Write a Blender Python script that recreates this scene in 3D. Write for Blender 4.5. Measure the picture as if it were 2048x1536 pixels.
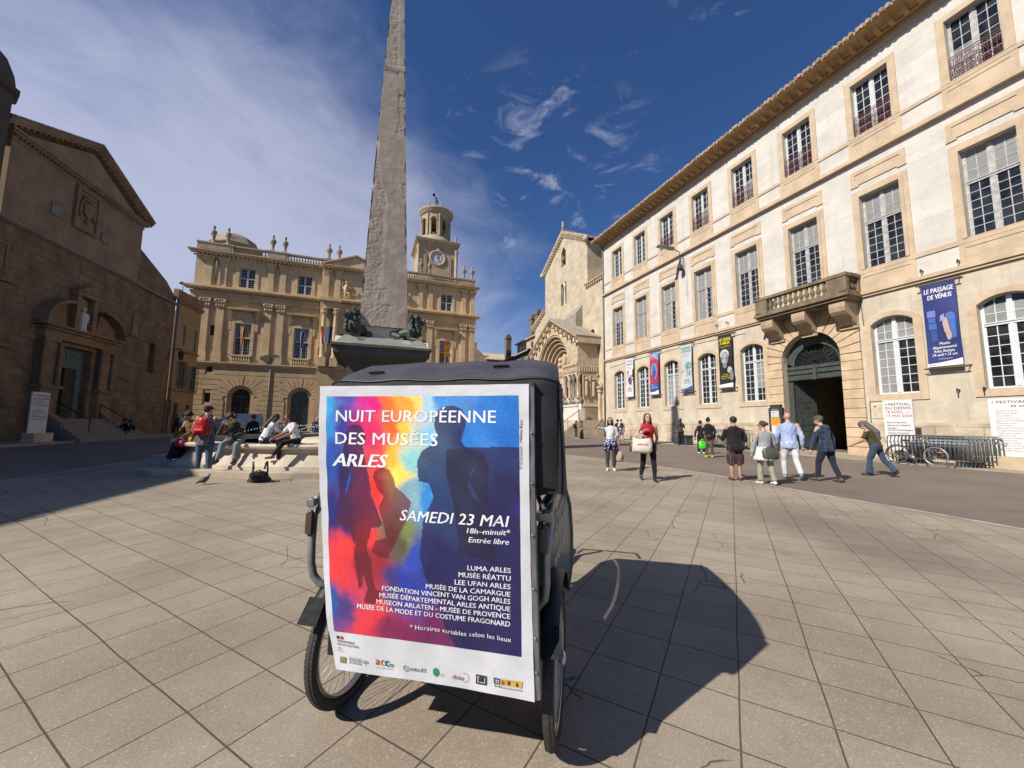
import bpy, bmesh, math, random
import numpy as np
from mathutils import Vector, Matrix
for o in list(bpy.data.objects): bpy.data.objects.remove(o)
random.seed(7)
SC = bpy.context.scene
COL = SC.collection
PI = math.pi
rad = math.radians
# ---------------------------------------------------------------- camera
CAM_H = 1.45
cam_d = bpy.data.cameras.new('camera')
cam_d.sensor_width = 36.0
cam_d.lens = 769.0 / 2048 * 36.0
cam_d.clip_start = 0.05
cam_d.clip_end = 4000
cam = bpy.data.objects.new('camera', cam_d)
COL.objects.link(cam)
_p, _r = rad(5.935), rad(0.5515)
_R0 = Vector((1, 0, 0)); _F = Vector((0, math.cos(_p), math.sin(_p))); _U0 = Vector((0, -math.sin(_p), math.cos(_p)))
_RR = _R0 * math.cos(_r) + _U0 * math.sin(_r); _UU = _U0 * math.cos(_r) - _R0 * math.sin(_r)
cam.matrix_world = Matrix(((_RR.x, _UU.x, -_F.x, 0), (_RR.y, _UU.y, -_F.y, 0), (_RR.z, _UU.z, -_F.z, CAM_H), (0, 0, 0, 1)))
SC.camera = cam
SC.render.resolution_x, SC.render.resolution_y = 1024, 768
# ---------------------------------------------------------------- sun and sky
SUN_AZ, SUN_EL = 54.0, 40.5          # heading of the shadows (degrees from +y to +x), elevation
sun_dir = Vector((math.sin(rad(SUN_AZ)) * math.cos(rad(SUN_EL)), math.cos(rad(SUN_AZ)) * math.cos(rad(SUN_EL)), -math.sin(rad(SUN_EL))))
sd = bpy.data.lights.new('sun', 'SUN'); sd.energy = 5.0; sd.angle = rad(0.55); sd.color = (1.0, 0.95, 0.86)
sun = bpy.data.objects.new('sun', sd); COL.objects.link(sun)
sun.rotation_euler = sun_dir.to_track_quat('-Z', 'Y').to_euler()
SC.view_settings.view_transform = 'Standard'; SC.view_settings.look = 'None'
SC.view_settings.exposure = 0.25; SC.view_settings.gamma = 1.0
SC.cycles.max_bounces = 6; SC.cycles.diffuse_bounces = 3; SC.cycles.glossy_bounces = 3
SC.cycles.transmission_bounces = 4; SC.cycles.transparent_max_bounces = 8
SC.cycles.caustics_reflective = False; SC.cycles.caustics_refractive = False
try:
    SC.cycles.use_denoising = True
except Exception:
    pass
W = bpy.data.worlds.new('World'); SC.world = W; W.use_nodes = True
wt = W.node_tree; wt.nodes.clear()

class NT:
    """tiny node-tree helper"""
    def __init__(s, tree): s.t = tree
    def n(s, typ, **kw):
        nd = s.t.nodes.new(typ)
        for k, v in kw.items(): setattr(nd, k, v)
        return nd
    def l(s, a, b): s.t.links.new(a, b)
    def val(s, sock, v):
        if hasattr(v, 'links') or hasattr(v, 'is_linked'): s.l(v, sock)
        else: sock.default_value = v
    def math(s, op, a, b=None, clamp=False):
        nd = s.n('ShaderNodeMath', operation=op, use_clamp=clamp)
        s.val(nd.inputs[0], a)
        if b is not None: s.val(nd.inputs[1], b)
        return nd.outputs[0]
    def mix(s, f, a, b, typ='MIX'):
        nd = s.n('ShaderNodeMix', data_type='RGBA', blend_type=typ)
        s.val(nd.inputs[0], f)
        for i, v in ((6, a), (7, b)):
            if isinstance(v, (tuple, list)): nd.inputs[i].default_value = (v[0], v[1], v[2], 1)
            else: s.l(v, nd.inputs[i])
        return nd.outputs[2]
    def noise(s, vec, scale, detail=4, rough=.55, dist=0, out=0):
        nd = s.n('ShaderNodeTexNoise')
        if vec is not None: s.l(vec, nd.inputs['Vector'])
        nd.inputs['Scale'].default_value = scale; nd.inputs['Detail'].default_value = detail
        nd.inputs['Roughness'].default_value = rough; nd.inputs['Distortion'].default_value = dist
        return nd.outputs[out]
    def ramp(s, f, a, b, smooth=True):
        nd = s.n('ShaderNodeMapRange', interpolation_type='SMOOTHSTEP' if smooth else 'LINEAR')
        s.val(nd.inputs[0], f); nd.inputs[1].default_value = a; nd.inputs[2].default_value = b
        return nd.outputs[0]
    def mapping(s, vec, scale=(1, 1, 1), rot=(0, 0, 0), loc=(0, 0, 0)):
        nd = s.n('ShaderNodeMapping'); s.l(vec, nd.inputs[0])
        nd.inputs['Scale'].default_value = scale; nd.inputs['Rotation'].default_value = rot; nd.inputs['Location'].default_value = loc
        return nd.outputs[0]
    def dot(s, vec, v):
        nd = s.n('ShaderNodeVectorMath', operation='DOT_PRODUCT'); s.l(vec, nd.inputs[0]); nd.inputs[1].default_value = v
        return nd.outputs['Value']

def build_sky():
    k = NT(wt)
    out = k.n('ShaderNodeOutputWorld'); bg = k.n('ShaderNodeBackground')
    sky = k.n('ShaderNodeTexSky', sky_type='NISHITA', sun_disc=False)
    sky.sun_elevation = rad(SUN_EL)
    sky.sun_rotation = rad(SUN_AZ + 180)
    sky.air_density = 1.0; sky.dust_density = 0.3; sky.ozone_density = 2.5; sky.altitude = 100
    tc = k.n('ShaderNodeTexCoord'); d = tc.outputs['Generated']
    col = k.mix(1.0, sky.outputs[0], SKY_TINT, 'MULTIPLY')
    # thin cirrus veil over the sunward (left) half and low over the roofs, with soft streaks
    m1 = k.mapping(d, (1.0, 1.0, 2.2), (0.0, 0.35, 0.6))
    n1 = k.math('ADD', k.math('MULTIPLY', k.noise(m1, 1.6, 6, .55, .6), .65), k.math('MULTIPLY', k.noise(k.mapping(d, (3.2, 1.0, 5.5), (.3, .5, .9)), 2.2, 7, .6, .8), .35))
    side = k.dot(d, Vector((-0.62, 0.75, 0.10)).normalized())
    veil = k.ramp(k.math('ADD', side, k.math('MULTIPLY', k.math('SUBTRACT', n1, .5), .42)), 0.70, 0.98)
    # small torn wisps beside the clock tower
    m2 = k.mapping(d, (2.2, 2.2, 5.0), (0.25, -0.5, 0.3))
    n2 = k.noise(m2, 4.2, 8, .62, .5)
    where = k.ramp(k.dot(d, Vector((0.085, 0.80, 0.52)).normalized()), 0.962, 0.992)
    wisp = k.math('MULTIPLY', k.ramp(n2, .52, .74), where)
    n3 = k.noise(m2, 9.0, 8, .6, .4)
    flecks = k.math('MULTIPLY', k.ramp(k.math('MULTIPLY', n3, k.noise(d, 2.3, 2)), .36, .50), .18)
    cov = k.math('MAXIMUM', k.math('MULTIPLY', veil, .86), k.math('MAXIMUM', k.math('MULTIPLY', wisp, .55), flecks), True)
    col = k.mix(cov, col, CLOUD_COL)
    k.l(col, bg.inputs[0]); bg.inputs[1].default_value = SKY_STRENGTH
    k.l(bg.outputs[0], out.inputs[0])
SKY_STRENGTH = 0.085
SKY_TINT = (0.44, 0.66, 0.98)
CLOUD_COL = (5.4, 5.7, 7.4)
build_sky()

# ---------------------------------------------------------------- frames of the square
aR, aH, aL = rad(-20.52), rad(69.18), rad(-13.65)
dR = Vector((math.sin(aR), math.cos(aR), 0)); nR = Vector((math.cos(aR), -math.sin(aR), 0))
dH = Vector((math.sin(aH), math.cos(aH), 0)); nH = Vector((-math.cos(aH), math.sin(aH), 0))
dL = Vector((math.sin(aL), math.cos(aL), 0)); nL = Vector((-math.cos(aL), math.sin(aL), 0))
TILT = 0.0075
def G(x, y): return TILT * (x * dR.x + y * dR.y)
def ray(px, py): return _F + _RR * ((px - 1024) / 769.0) - _UU * ((py - 768) / 769.0)
CAM = Vector((0, 0, CAM_H))
def gnd(px, py, dz=0.0):
    d = ray(px, py); t = (dz - CAM_H) / (d.z - TILT * d.dot(dR)); return CAM + d * t
def on_plane(px, py, D, n):
    d = ray(px, py); return CAM + d * (D / d.dot(n))
def frame(name, D, n, ang, s0=0, dvec=None):
    o = bpy.data.objects.new(name, None); COL.objects.link(o); o.empty_display_size = .3
    p = n * D + (dvec * s0 if dvec else Vector())
    o.location = (p.x, p.y, 0); o.rotation_euler = (0, 0, ang); return o
ANG_R, ANG_H, ANG_L = rad(-69.48), rad(20.82), rad(103.65)

# ---------------------------------------------------------------- mesh helper
class MB:
    def __init__(s): s.v = []; s.f = []; s.m = []; s.sm = []; s.cur = 0
    def add(s, vs, fs, smooth=False):
        b = len(s.v); s.v += [tuple(v) for v in vs]
        for f in fs: s.f.append([b + i for i in f]); s.m.append(s.cur); s.sm.append(smooth)
        return s
    def box(s, x0, x1, y0, y1, z0, z1):
        v = [(x, y, z) for z in (z0, z1) for y in (y0, y1) for x in (x0, x1)]
        return s.add(v, [(0, 2, 3, 1), (4, 5, 7, 6), (0, 1, 5, 4), (2, 6, 7, 3), (0, 4, 6, 2), (1, 3, 7, 5)])
    def hexa(s, pts):
        """8 corners: bottom 4 ccw, top 4 ccw"""
        return s.add(pts, [(3, 2, 1, 0), (4, 5, 6, 7), (0, 1, 5, 4), (1, 2, 6, 5), (2, 3, 7, 6), (3, 0, 4, 7)])
    def obox(s, c, ax, ay, az):
        c = Vector(c); ax = Vector(ax); ay = Vector(ay); az = Vector(az)
        p = [c - ax - ay - az, c + ax - ay - az, c + ax + ay - az, c - ax + ay - az, c - ax - ay + az, c + ax - ay + az, c + ax + ay + az, c - ax + ay + az]
        return s.hexa(p)
    def bar(s, a, b, w, h=None, up=(0, 0, 1)):
        a = Vector(a); b = Vector(b); d = (b - a); L = d.length
        if L < 1e-6: return s
        d /= L; u = Vector(up)
        if abs(d.dot(u)) > .98: u = Vector((1, 0, 0)) if abs(d.x) < .9 else Vector((0, 1, 0))
        x = d.cross(u).normalized(); y = x.cross(d).normalized(); h = h or w
        return s.obox((a + b) / 2, d * (L / 2), x * (w / 2), y * (h / 2))
    def prism(s, poly, y0, y1, axis='y'):
        """polygon in (x,z) extruded along y (or (x,y) along z)"""
        n = len(poly)
        if axis == 'y': v = [(p[0], y0, p[1]) for p in poly] + [(p[0], y1, p[1]) for p in poly]
        elif axis == 'z': v = [(p[0], p[1], y0) for p in poly] + [(p[0], p[1], y1) for p in poly]
        else: v = [(y0, p[0], p[1]) for p in poly] + [(y1, p[0], p[1]) for p in poly]
        return s.add(v, [tuple(range(n)), tuple(range(2 * n - 1, n - 1, -1))] + [(i, n + i, n + (i + 1) % n, (i + 1) % n) for i in range(n)])
    def tube(s, pts, r, n=8, caps=True, smooth=True, closed=False):
        pts = [Vector(p) for p in pts]; rs = r if isinstance(r, (list, tuple)) else [r] * len(pts)
        vs = []; N = len(pts); pu = None
        for i, p in enumerate(pts):
            if closed: t = pts[(i + 1) % N] - pts[i - 1]
            else: t = pts[min(i + 1, N - 1)] - pts[max(i - 1, 0)]
            t.normalize()
            u = pu if pu is not None else Vector((0, 0, 1))
            u = u - t * u.dot(t)
            if u.length < 1e-3: u = Vector((1, 0, 0)) - t * t.x
            if u.length < 1e-3: u = Vector((0, 1, 0)) - t * t.y
            u.normalize(); pu = u; w = t.cross(u)
            for k in range(n):
                a = 2 * PI * k / n; vs.append(p + (u * math.cos(a) + w * math.sin(a)) * rs[i])
        fs = []
        for i in range(N if closed else N - 1):
            j = (i + 1) % N
            for k in range(n): fs.append((i * n + k, i * n + (k + 1) % n, j * n + (k + 1) % n, j * n + k))
        s.add(vs, fs, smooth)
        if caps and not closed:
            b = len(s.v) - len(vs)
            s.f.append([b + k for k in range(n - 1, -1, -1)]); s.m.append(s.cur); s.sm.append(False)
            s.f.append([b + (N - 1) * n + k for k in range(n)]); s.m.append(s.cur); s.sm.append(False)
        return s
    def lathe(s, prof, n=16, c=(0, 0, 0), smooth=True, a0=0, a1=2 * PI):
        full = abs(a1 - a0 - 2 * PI) < 1e-6; k = n if full else n + 1
        vs = [(c[0] + r * math.cos(a0 + (a1 - a0) * i / n), c[1] + r * math.sin(a0 + (a1 - a0) * i / n), c[2] + z) for r, z in prof for i in range(k)]
        fs = [(j * k + i, j * k + (i + 1) % k, (j + 1) * k + (i + 1) % k, (j + 1) * k + i) for j in range(len(prof) - 1) for i in range(n)]
        s.add(vs, fs, smooth)
        if full:
            b = len(s.v) - len(vs)
            if prof[0][0] > 1e-4: s.f.append([b + i for i in range(n - 1, -1, -1)]); s.m.append(s.cur); s.sm.append(False)
            if prof[-1][0] > 1e-4: s.f.append([b + (len(prof) - 1) * k + i for i in range(n)]); s.m.append(s.cur); s.sm.append(False)
        return s
    def ball(s, c, r, n=10, m=8, rot=None):
        r = r if isinstance(r, (list, tuple)) else (r, r, r); c = Vector(c)
        vs = []; fs = []
        for j in range(1, m):
            t = PI * j / m
            for i in range(n):
                a = 2 * PI * i / n; v = Vector((r[0] * math.sin(t) * math.cos(a), r[1] * math.sin(t) * math.sin(a), -r[2] * math.cos(t)))
                if rot is not None: v = rot @ v
                vs.append(c + v)
        for j in range(m - 2):
            for i in range(n): fs.append((j * n + i, j * n + (i + 1) % n, (j + 1) * n + (i + 1) % n, (j + 1) * n + i))
        lo = Vector((0, 0, -r[2])); hi = Vector((0, 0, r[2]))
        if rot is not None: lo = rot @ lo; hi = rot @ hi
        vs += [c + lo, c + hi]; L = len(vs)
        for i in range(n):
            fs.append((L - 2, (i + 1) % n, i)); fs.append((L - 1, (m - 2) * n + i, (m - 2) * n + (i + 1) % n))
        return s.add(vs, fs, True)
    def cap(s, a, b, r0, r1, n=10):
        """closed tapered capsule"""
        a = Vector(a); b = Vector(b); d = b - a; L = d.length
        if L < 1e-5: return s.ball(a, max(r0, r1), n, 8)
        q = d.to_track_quat('Z', 'Y').to_matrix()
        prof = [(r0 * math.sin(t), -r0 * math.cos(t)) for t in (0.02, .4, .8, 1.2, PI / 2)] + [(r1 * math.cos(t), L + r1 * math.sin(t)) for t in (0, .4, .8, 1.2, 1.55)]
        vs = [a + q @ Vector((r * math.cos(2 * PI * i / n), r * math.sin(2 * PI * i / n), z)) for r, z in prof for i in range(n)]
        fs = [(j * n + i, j * n + (i + 1) % n, (j + 1) * n + (i + 1) % n, (j + 1) * n + i) for j in range(len(prof) - 1) for i in range(n)]
        fs += [tuple(range(n - 1, -1, -1)), tuple((len(prof) - 1) * n + i for i in range(n))]
        return s.add(vs, fs, True)
    def sheet(s, fn, nu, nv, smooth=True):
        vs = [fn(i / nu, j / nv) for j in range(nv + 1) for i in range(nu + 1)]
        k = nu + 1
        return s.add(vs, [(j * k + i, j * k + i + 1, (j + 1) * k + i + 1, (j + 1) * k + i) for j in range(nv) for i in range(nu)], smooth)
    def mesh(s, name, mats):
        me = bpy.data.meshes.new(name); me.from_pydata(s.v, [], s.f); me.update()
        for m in (mats if isinstance(mats, (list, tuple)) else [mats]): me.materials.append(m)
        me.polygons.foreach_set('use_smooth', s.sm)
        me.polygons.foreach_set('material_index', s.m)
        return me
    def build(s, name, mats, parent=None, loc=None, rot=None):
        me = s.mesh(name, mats); return put(name, me, parent, loc, rot)

def put(name, me, parent=None, loc=None, rot=None):
    o = bpy.data.objects.new(name, me); COL.objects.link(o)
    if parent: o.parent = parent
    if loc is not None: o.location = loc
    if rot is not None: o.rotation_euler = rot
    return o
def tag(o, label, cat, group=None):
    o['label'] = label; o['category'] = cat
    if group: o['group'] = group
    return o
def struct(o, kind='structure'):
    o['kind'] = kind; return o
def empty(name, loc=(0, 0, 0), rz=0.0):
    o = bpy.data.objects.new(name, None); COL.objects.link(o); o.location = loc; o.rotation_euler = (0, 0, rz); o.empty_display_size = .2
    return o
def copy_tree(o, parent=None):
    c = o.copy(); COL.objects.link(c)
    if parent is not None: c.parent = parent
    for ch in list(o.children): copy_tree(ch, c)
    return c
def remesh(mb, name, mats, voxel=.02, smooth=3, parent=None, noise=0, nscale=8, seed=0):
    """one continuous surface grown over overlapping closed shapes"""
    me = mb.mesh(name + '_src', mats); o = bpy.data.objects.new(name + '_src', me); COL.objects.link(o)
    md = o.modifiers.new('r', 'REMESH'); md.mode = 'VOXEL'; md.voxel_size = voxel; md.use_smooth_shade = True
    if smooth:
        ms = o.modifiers.new('s', 'SMOOTH'); ms.iterations = smooth; ms.factor = .5
    dg = bpy.context.evaluated_depsgraph_get(); dg.update()
    nm = bpy.data.meshes.new_from_object(o.evaluated_get(dg)); nm.name = name
    bpy.data.objects.remove(o); bpy.data.meshes.remove(me)
    nm.materials.clear()
    for m in (mats if isinstance(mats, (list, tuple)) else [mats]): nm.materials.append(m)
    n = len(nm.vertices); co = np.empty(n * 3, np.float32); nm.vertices.foreach_get('co', co); co = co.reshape(-1, 3)
    if noise:
        no = np.empty(n * 3, np.float32); nm.vertices.foreach_get('normal', no); no = no.reshape(-1, 3)
        r = np.random.RandomState(seed); w = np.zeros(n)
        for i in range(7):
            kx = r.normal(size=3) * nscale * (1 + .5 * i) * np.array([1, 1, .55]); w += np.sin(co @ kx + r.uniform(0, 6.3)) / (1 + .4 * i)
        co = co + no * (w * noise / 2.2)[:, None]
        nm.vertices.foreach_set('co', co.astype(np.float32).ravel())
    nm.polygons.foreach_set('use_smooth', [True] * len(nm.polygons)); nm.update()
    return put(name, nm, parent) if parent is not None else nm

# ---------------------------------------------------------------- materials
MATS = {}
def new_mat(name):
    m = bpy.data.materials.new(name); m.use_nodes = True
    nt = m.node_tree; nt.nodes.clear(); k = NT(nt)
    out = k.n('ShaderNodeOutputMaterial'); b = k.n('ShaderNodeBsdfPrincipled'); k.l(b.outputs[0], out.inputs[0])
    MATS[name] = m
    return m, k, b
def plain(name, col, rough=.6, metal=0, var=.12, scale=6, bump=0, spec=.5, coat=0, obj=True):
    if name in MATS: return MATS[name]
    m, k, b = new_mat(name)
    tc = k.n('ShaderNodeTexCoord'); n = k.noise(tc.outputs['Object'], scale, 4)
    c = k.mix(k.ramp(n, .3, .7), tuple(x * (1 - var) for x in col), tuple(min(1, x * (1 + var)) for x in col))
    k.l(c, b.inputs['Base Color']); b.inputs['Roughness'].default_value = rough; b.inputs['Metallic'].default_value = metal
    b.inputs['Specular IOR Level'].default_value = spec; b.inputs['Coat Weight'].default_value = coat
    if bump:
        bp = k.n('ShaderNodeBump'); bp.inputs['Strength'].default_value = bump; bp.inputs['Distance'].default_value = .02
        k.l(k.noise(tc.outputs['Object'], scale * 4, 5), bp.inputs['Height']); k.l(bp.outputs[0], b.inputs['Normal'])
    return m
def stone(name, col, dirt=(.12, .10, .08), rough=.92, sc=1.0, var=.18, streak=.35, blotch=.4, bump=.35, brick=None, spots=()):
    """weathered masonry: mottled colour, rain streaks, optional ashlar joints (w, h, depth) in the x-z plane"""
    if name in MATS: return MATS[name]
    m, k, b = new_mat(name)
    tc = k.n('ShaderNodeTexCoord'); P = tc.outputs['Object']
    n1 = k.noise(P, .9 * sc, 6, .6); n2 = k.noise(P, 7 * sc, 5, .6); n3 = k.noise(P, 60 * sc, 3, .6)
    lo = tuple(x * (1 - var) for x in col); hi = tuple(min(1, x * (1 + var * .7)) for x in col)
    c = k.mix(k.ramp(n1, .3, .7), lo, hi)
    c = k.mix(k.math('MULTIPLY', k.ramp(n2, .45, .75), .35), c, tuple(x * .72 for x in col))
    st = k.noise(k.mapping(P, (1.6 * sc, 1.6 * sc, .09 * sc)), 2.0, 5, .65)
    c = k.mix(k.math('MULTIPLY', k.ramp(st, .52, .78), streak), c, dirt)
    bl = k.noise(P, .45 * sc, 7, .68, .4)
    c = k.mix(k.math('MULTIPLY', k.ramp(bl, .55, .8), blotch), c, dirt)
    h = k.math('ADD', k.math('MULTIPLY', n2, .5), k.math('MULTIPLY', n3, .35))
    sep = k.n('ShaderNodeSeparateXYZ'); k.l(P, sep.inputs[0])
    if brick:
        cb = k.n('ShaderNodeCombineXYZ'); k.l(sep.outputs[0], cb.inputs[0]); k.l(sep.outputs[2], cb.inputs[1])
        nw = k.n('ShaderNodeVectorMath', operation='ADD'); k.l(cb.outputs[0], nw.inputs[0])
        wob = k.n('ShaderNodeVectorMath', operation='SCALE'); k.l(k.noise(P, 1.3, 3, .5, 0, 1), wob.inputs[0]); wob.inputs['Scale'].default_value = brick[4] if len(brick) > 4 else .02
        k.l(wob.outputs[0], nw.inputs[1])
        bt = k.n('ShaderNodeTexBrick'); k.l(nw.outputs[0], bt.inputs['Vector'])
        bt.inputs['Scale'].default_value = 1; bt.inputs['Brick Width'].default_value = brick[0]; bt.inputs['Row Height'].default_value = brick[1]
        bt.inputs['Mortar Size'].default_value = brick[3] if len(brick) > 3 else .012; bt.inputs['Mortar Smooth'].default_value = .3
        bt.inputs['Bias'].default_value = 0
        bt.inputs['Color1'].default_value = (1, 1, 1, 1); bt.inputs['Color2'].default_value = (.68, .66, .63, 1); bt.inputs['Mortar'].default_value = (.5, .48, .45, 1)
        wear = k.ramp(k.noise(P, .8, 3), .3, .6)
        c = k.mix(k.math('MULTIPLY', wear, brick[2]), c, k.mix(1, c, bt.outputs['Color'], 'MULTIPLY'))
        h = k.math('SUBTRACT', h, k.math('MULTIPLY', bt.outputs['Fac'], brick[2]))
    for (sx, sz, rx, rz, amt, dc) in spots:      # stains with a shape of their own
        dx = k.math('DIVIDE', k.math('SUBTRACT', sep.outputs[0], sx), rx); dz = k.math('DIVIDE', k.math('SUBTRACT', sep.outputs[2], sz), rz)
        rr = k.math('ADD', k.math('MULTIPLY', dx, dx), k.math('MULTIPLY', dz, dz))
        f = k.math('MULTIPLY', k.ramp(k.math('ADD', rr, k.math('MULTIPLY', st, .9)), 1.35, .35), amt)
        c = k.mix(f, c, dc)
    k.l(c, b.inputs['Base Color']); b.inputs['Roughness'].default_value = rough; b.inputs['Specular IOR Level'].default_value = .25
    bp = k.n('ShaderNodeBump'); bp.inputs['Strength'].default_value = bump; bp.inputs['Distance'].default_value = .03
    k.l(h, bp.inputs['Height']); k.l(bp.outputs[0], b.inputs['Normal'])
    return m
def vcol_mat(name, rough=.5, spec=.4, attr='col', fine=0.0):
    if name in MATS: return MATS[name]
    m, k, b = new_mat(name); a = k.n('ShaderNodeVertexColor', layer_name=attr); c = a.outputs[0]
    if fine:
        tc = k.n('ShaderNodeTexCoord'); n = k.noise(tc.outputs['Object'], 60, 5, .7)
        c = k.mix(k.math('MULTIPLY', k.ramp(n, .35, .7), fine), c, (.9, .92, 1.0), 'OVERLAY')
    k.l(c, b.inputs['Base Color']); b.inputs['Roughness'].default_value = rough; b.inputs['Specular IOR Level'].default_value = spec
    return m
def s2l(r, g, b):
    f = lambda x: (x / 255 / 12.92) if x / 255 <= .04045 else ((x / 255 + .055) / 1.055) ** 2.4
    return (f(r), f(g), f(b))
# lettering --------------------------------------------------------
def text_mesh(txt, size=1.0, align='LEFT', shear=0.0, bold=0.0, spacing=1.0, res=2):
    cu = bpy.data.curves.new('lettering', 'FONT'); cu.body = txt; cu.size = size; cu.align_x = align; cu.shear = shear
    cu.offset = bold; cu.space_character = spacing; cu.resolution_u = res; cu.fill_mode = 'FRONT'
    o = bpy.data.objects.new('lettering', cu); COL.objects.link(o)
    dg = bpy.context.evaluated_depsgraph_get(); dg.update()
    me = bpy.data.meshes.new_from_object(o.evaluated_get(dg))
    v = [tuple(x.co) for x in me.vertices]; f = [tuple(p.vertices) for p in me.polygons]
    bpy.data.objects.remove(o); bpy.data.curves.remove(cu); bpy.data.meshes.remove(me)
    return v, f
def add_text(mb, txt, width=None, size=1.0, fn=None, align='LEFT', shear=0.0, bold=0.0, spacing=1.0, height=None):
    """text laid with its left (or right/centre) baseline at (0,0); scaled to a width; fn maps (x,y) to a point"""
    v, f = text_mesh(txt, 1.0, align, shear, 0.0, spacing)
    if not v: return
    xs = [p[0] for p in v]; w = max(xs) - min(xs)
    k = (width / w) if width else size
    ky = (height / .73) if height else k
    for j in ((0, -1, 1) if bold else (0,)):          # heavier weights: the strokes are spread sideways
        mb.add([fn((p[0] + j * bold) * k, p[1] * ky) for p in v], f)
# ================================================================ ground
def build_ground():
    def tilt_sheet(name, poly, dz, mat, kind='structure'):
        mb = MB(); mb.add([(x, y, G(x, y) + dz) for x, y in poly], [tuple(range(len(poly)))])
        return struct(mb.build(name, mat), kind)
    def rl(D, s): p = nR * D + dR * s; return (p.x, p.y)
    def ll(D, s): p = nL * D + dL * s; return (p.x, p.y)
    # asphalt of the streets round the square is the base sheet, it reaches the horizon
    m, k, b = new_mat('asphalt')
    tc = k.n('ShaderNodeTexCoord'); P = tc.outputs['Object']
    n1 = k.noise(P, .35, 5, .6); n2 = k.noise(P, 90, 3, .7); n3 = k.noise(k.mapping(P, (.25, 1.2, 1), (0, 0, .35)), .8, 5, .65)
    c = k.mix(k.ramp(n1, .3, .7), (.150, .118, .092), (.200, .160, .126))
    c = k.mix(k.math('MULTIPLY', k.ramp(n2, .45, .7), .35), c, (.30, .26, .22))
    c = k.mix(k.math('MULTIPLY', k.ramp(n3, .55, .75), .4), c, (.10, .082, .068))
    k.l(c, b.inputs['Base Color']); b.inputs['Roughness'].default_value = .88; b.inputs['Specular IOR Level'].default_value = .3
    bp = k.n('ShaderNodeBump'); bp.inputs['Strength'].default_value = .35; bp.inputs['Distance'].default_value = .01
    k.l(n2, bp.inputs['Height']); k.l(bp.outputs[0], b.inputs['Normal'])
    tilt_sheet('road', [(-1500, -300), (1500, -300), (1500, 2000), (-1500, 2000)], 0, m)
    # paving of the square: square exposed-aggregate slabs
    m, k, b = new_mat('slab_paving')
    tc = k.n('ShaderNodeTexCoord'); P0 = tc.outputs['Object']
    wv = k.n('ShaderNodeVectorMath', operation='SCALE'); k.l(k.noise(P0, 1.1, 3, .5, 0, 1), wv.inputs[0]); wv.inputs['Scale'].default_value = .022
    P = k.n('ShaderNodeVectorMath', operation='ADD'); k.l(P0, P.inputs[0]); k.l(wv.outputs[0], P.inputs[1]); P = P.outputs[0]
    q = k.mapping(P, (1, 1, 1), (0, 0, rad(29.6)), (.02, .118, 0))
    bt = k.n('ShaderNodeTexBrick', offset=0.0, offset_frequency=1); k.l(q, bt.inputs['Vector'])
    for nm, v in (('Scale', 1), ('Brick Width', .395), ('Row Height', .378), ('Mortar Size', .0048), ('Mortar Smooth', .35), ('Bias', 0)): bt.inputs[nm].default_value = v
    bt.inputs['Color1'].default_value = (1, 1, 1, 1); bt.inputs['Color2'].default_value = (.82, .81, .80, 1); bt.inputs['Mortar'].default_value = (1, 1, 1, 1)
    # joints fade where sand has filled them; cracks
    vo = k.n('ShaderNodeTexVoronoi', feature='DISTANCE_TO_EDGE'); wb = k.n('ShaderNodeVectorMath', operation='SCALE'); k.l(k.noise(P0, 6, 4, .6, 0, 1), wb.inputs[0]); wb.inputs['Scale'].default_value = .12; wa = k.n('ShaderNodeVectorMath', operation='ADD'); k.l(P0, wa.inputs[0]); k.l(wb.outputs[0], wa.inputs[1]); k.l(k.mapping(wa.outputs[0], (1, 1, 0), (0, 0, .4)), vo.inputs['Vector']); vo.inputs['Scale'].default_value = 1.6
    crack = k.math('MULTIPLY', k.ramp(vo.outputs['Distance'], .008, .002), k.ramp(k.noise(P, .62, 1), .57, .59))
    joint = k.math('MULTIPLY', bt.outputs['Fac'], k.ramp(k.noise(P, 1.6, 4, .7), .20, .42))
    jn = k.math('MAXIMUM', joint, crack)
    n1 = k.noise(P, .55, 6, .62); n2 = k.noise(P, 5, 4, .6); n3 = k.noise(P, 85, 3, .8); n4 = k.noise(P, 190, 2, .7)
    c = k.mix(k.ramp(n1, .32, .68), (.265, .210, .155), (.375, .310, .236))
    c = k.mix(.55, c, k.mix(1, c, bt.outputs['Color'], 'MULTIPLY'))
    c = k.mix(k.math('MULTIPLY', k.ramp(n2, .5, .8), .3), c, (.17, .14, .11))
    c = k.mix(k.math('MULTIPLY', k.ramp(n3, .55, .68), .8), c, (.56, .47, .35))
    c = k.mix(k.math('MULTIPLY', k.ramp(n4, .55, .68), .65), c, (.11, .085, .062))
    v2 = k.n('ShaderNodeTexVoronoi', feature='F1'); k.l(k.mapping(P, (1, 1.0, 1)), v2.inputs['Vector']); v2.inputs['Scale'].default_value = 2.1
    gum = k.math('MULTIPLY', k.ramp(v2.outputs['Distance'], .062, .040), k.ramp(k.math('ADD', k.noise(v2.outputs['Position'], 3.0, 2), 0.0), .50, .56))
    c = k.mix(k.math('MULTIPLY', gum, .75), c, (.055, .048, .043))
    stn = k.noise(k.mapping(P, (.6, 1.3, 1), (0, 0, .9)), .5, 6, .7)
    c = k.mix(k.math('MULTIPLY', k.ramp(stn, .58, .78), .35), c, (.13, .11, .10))
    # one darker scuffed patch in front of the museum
    sp = k.n('ShaderNodeVectorMath', operation='DISTANCE'); k.l(k.mapping(P, (1, .55, 1), (0, 0, -.2)), sp.inputs[0]); q0 = Matrix.Rotation(-.2, 3, 'Z') @ Vector((4.6, 5.1 * .55, 0)); sp.inputs[1].default_value = (q0.x, q0.y, .04)
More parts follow.
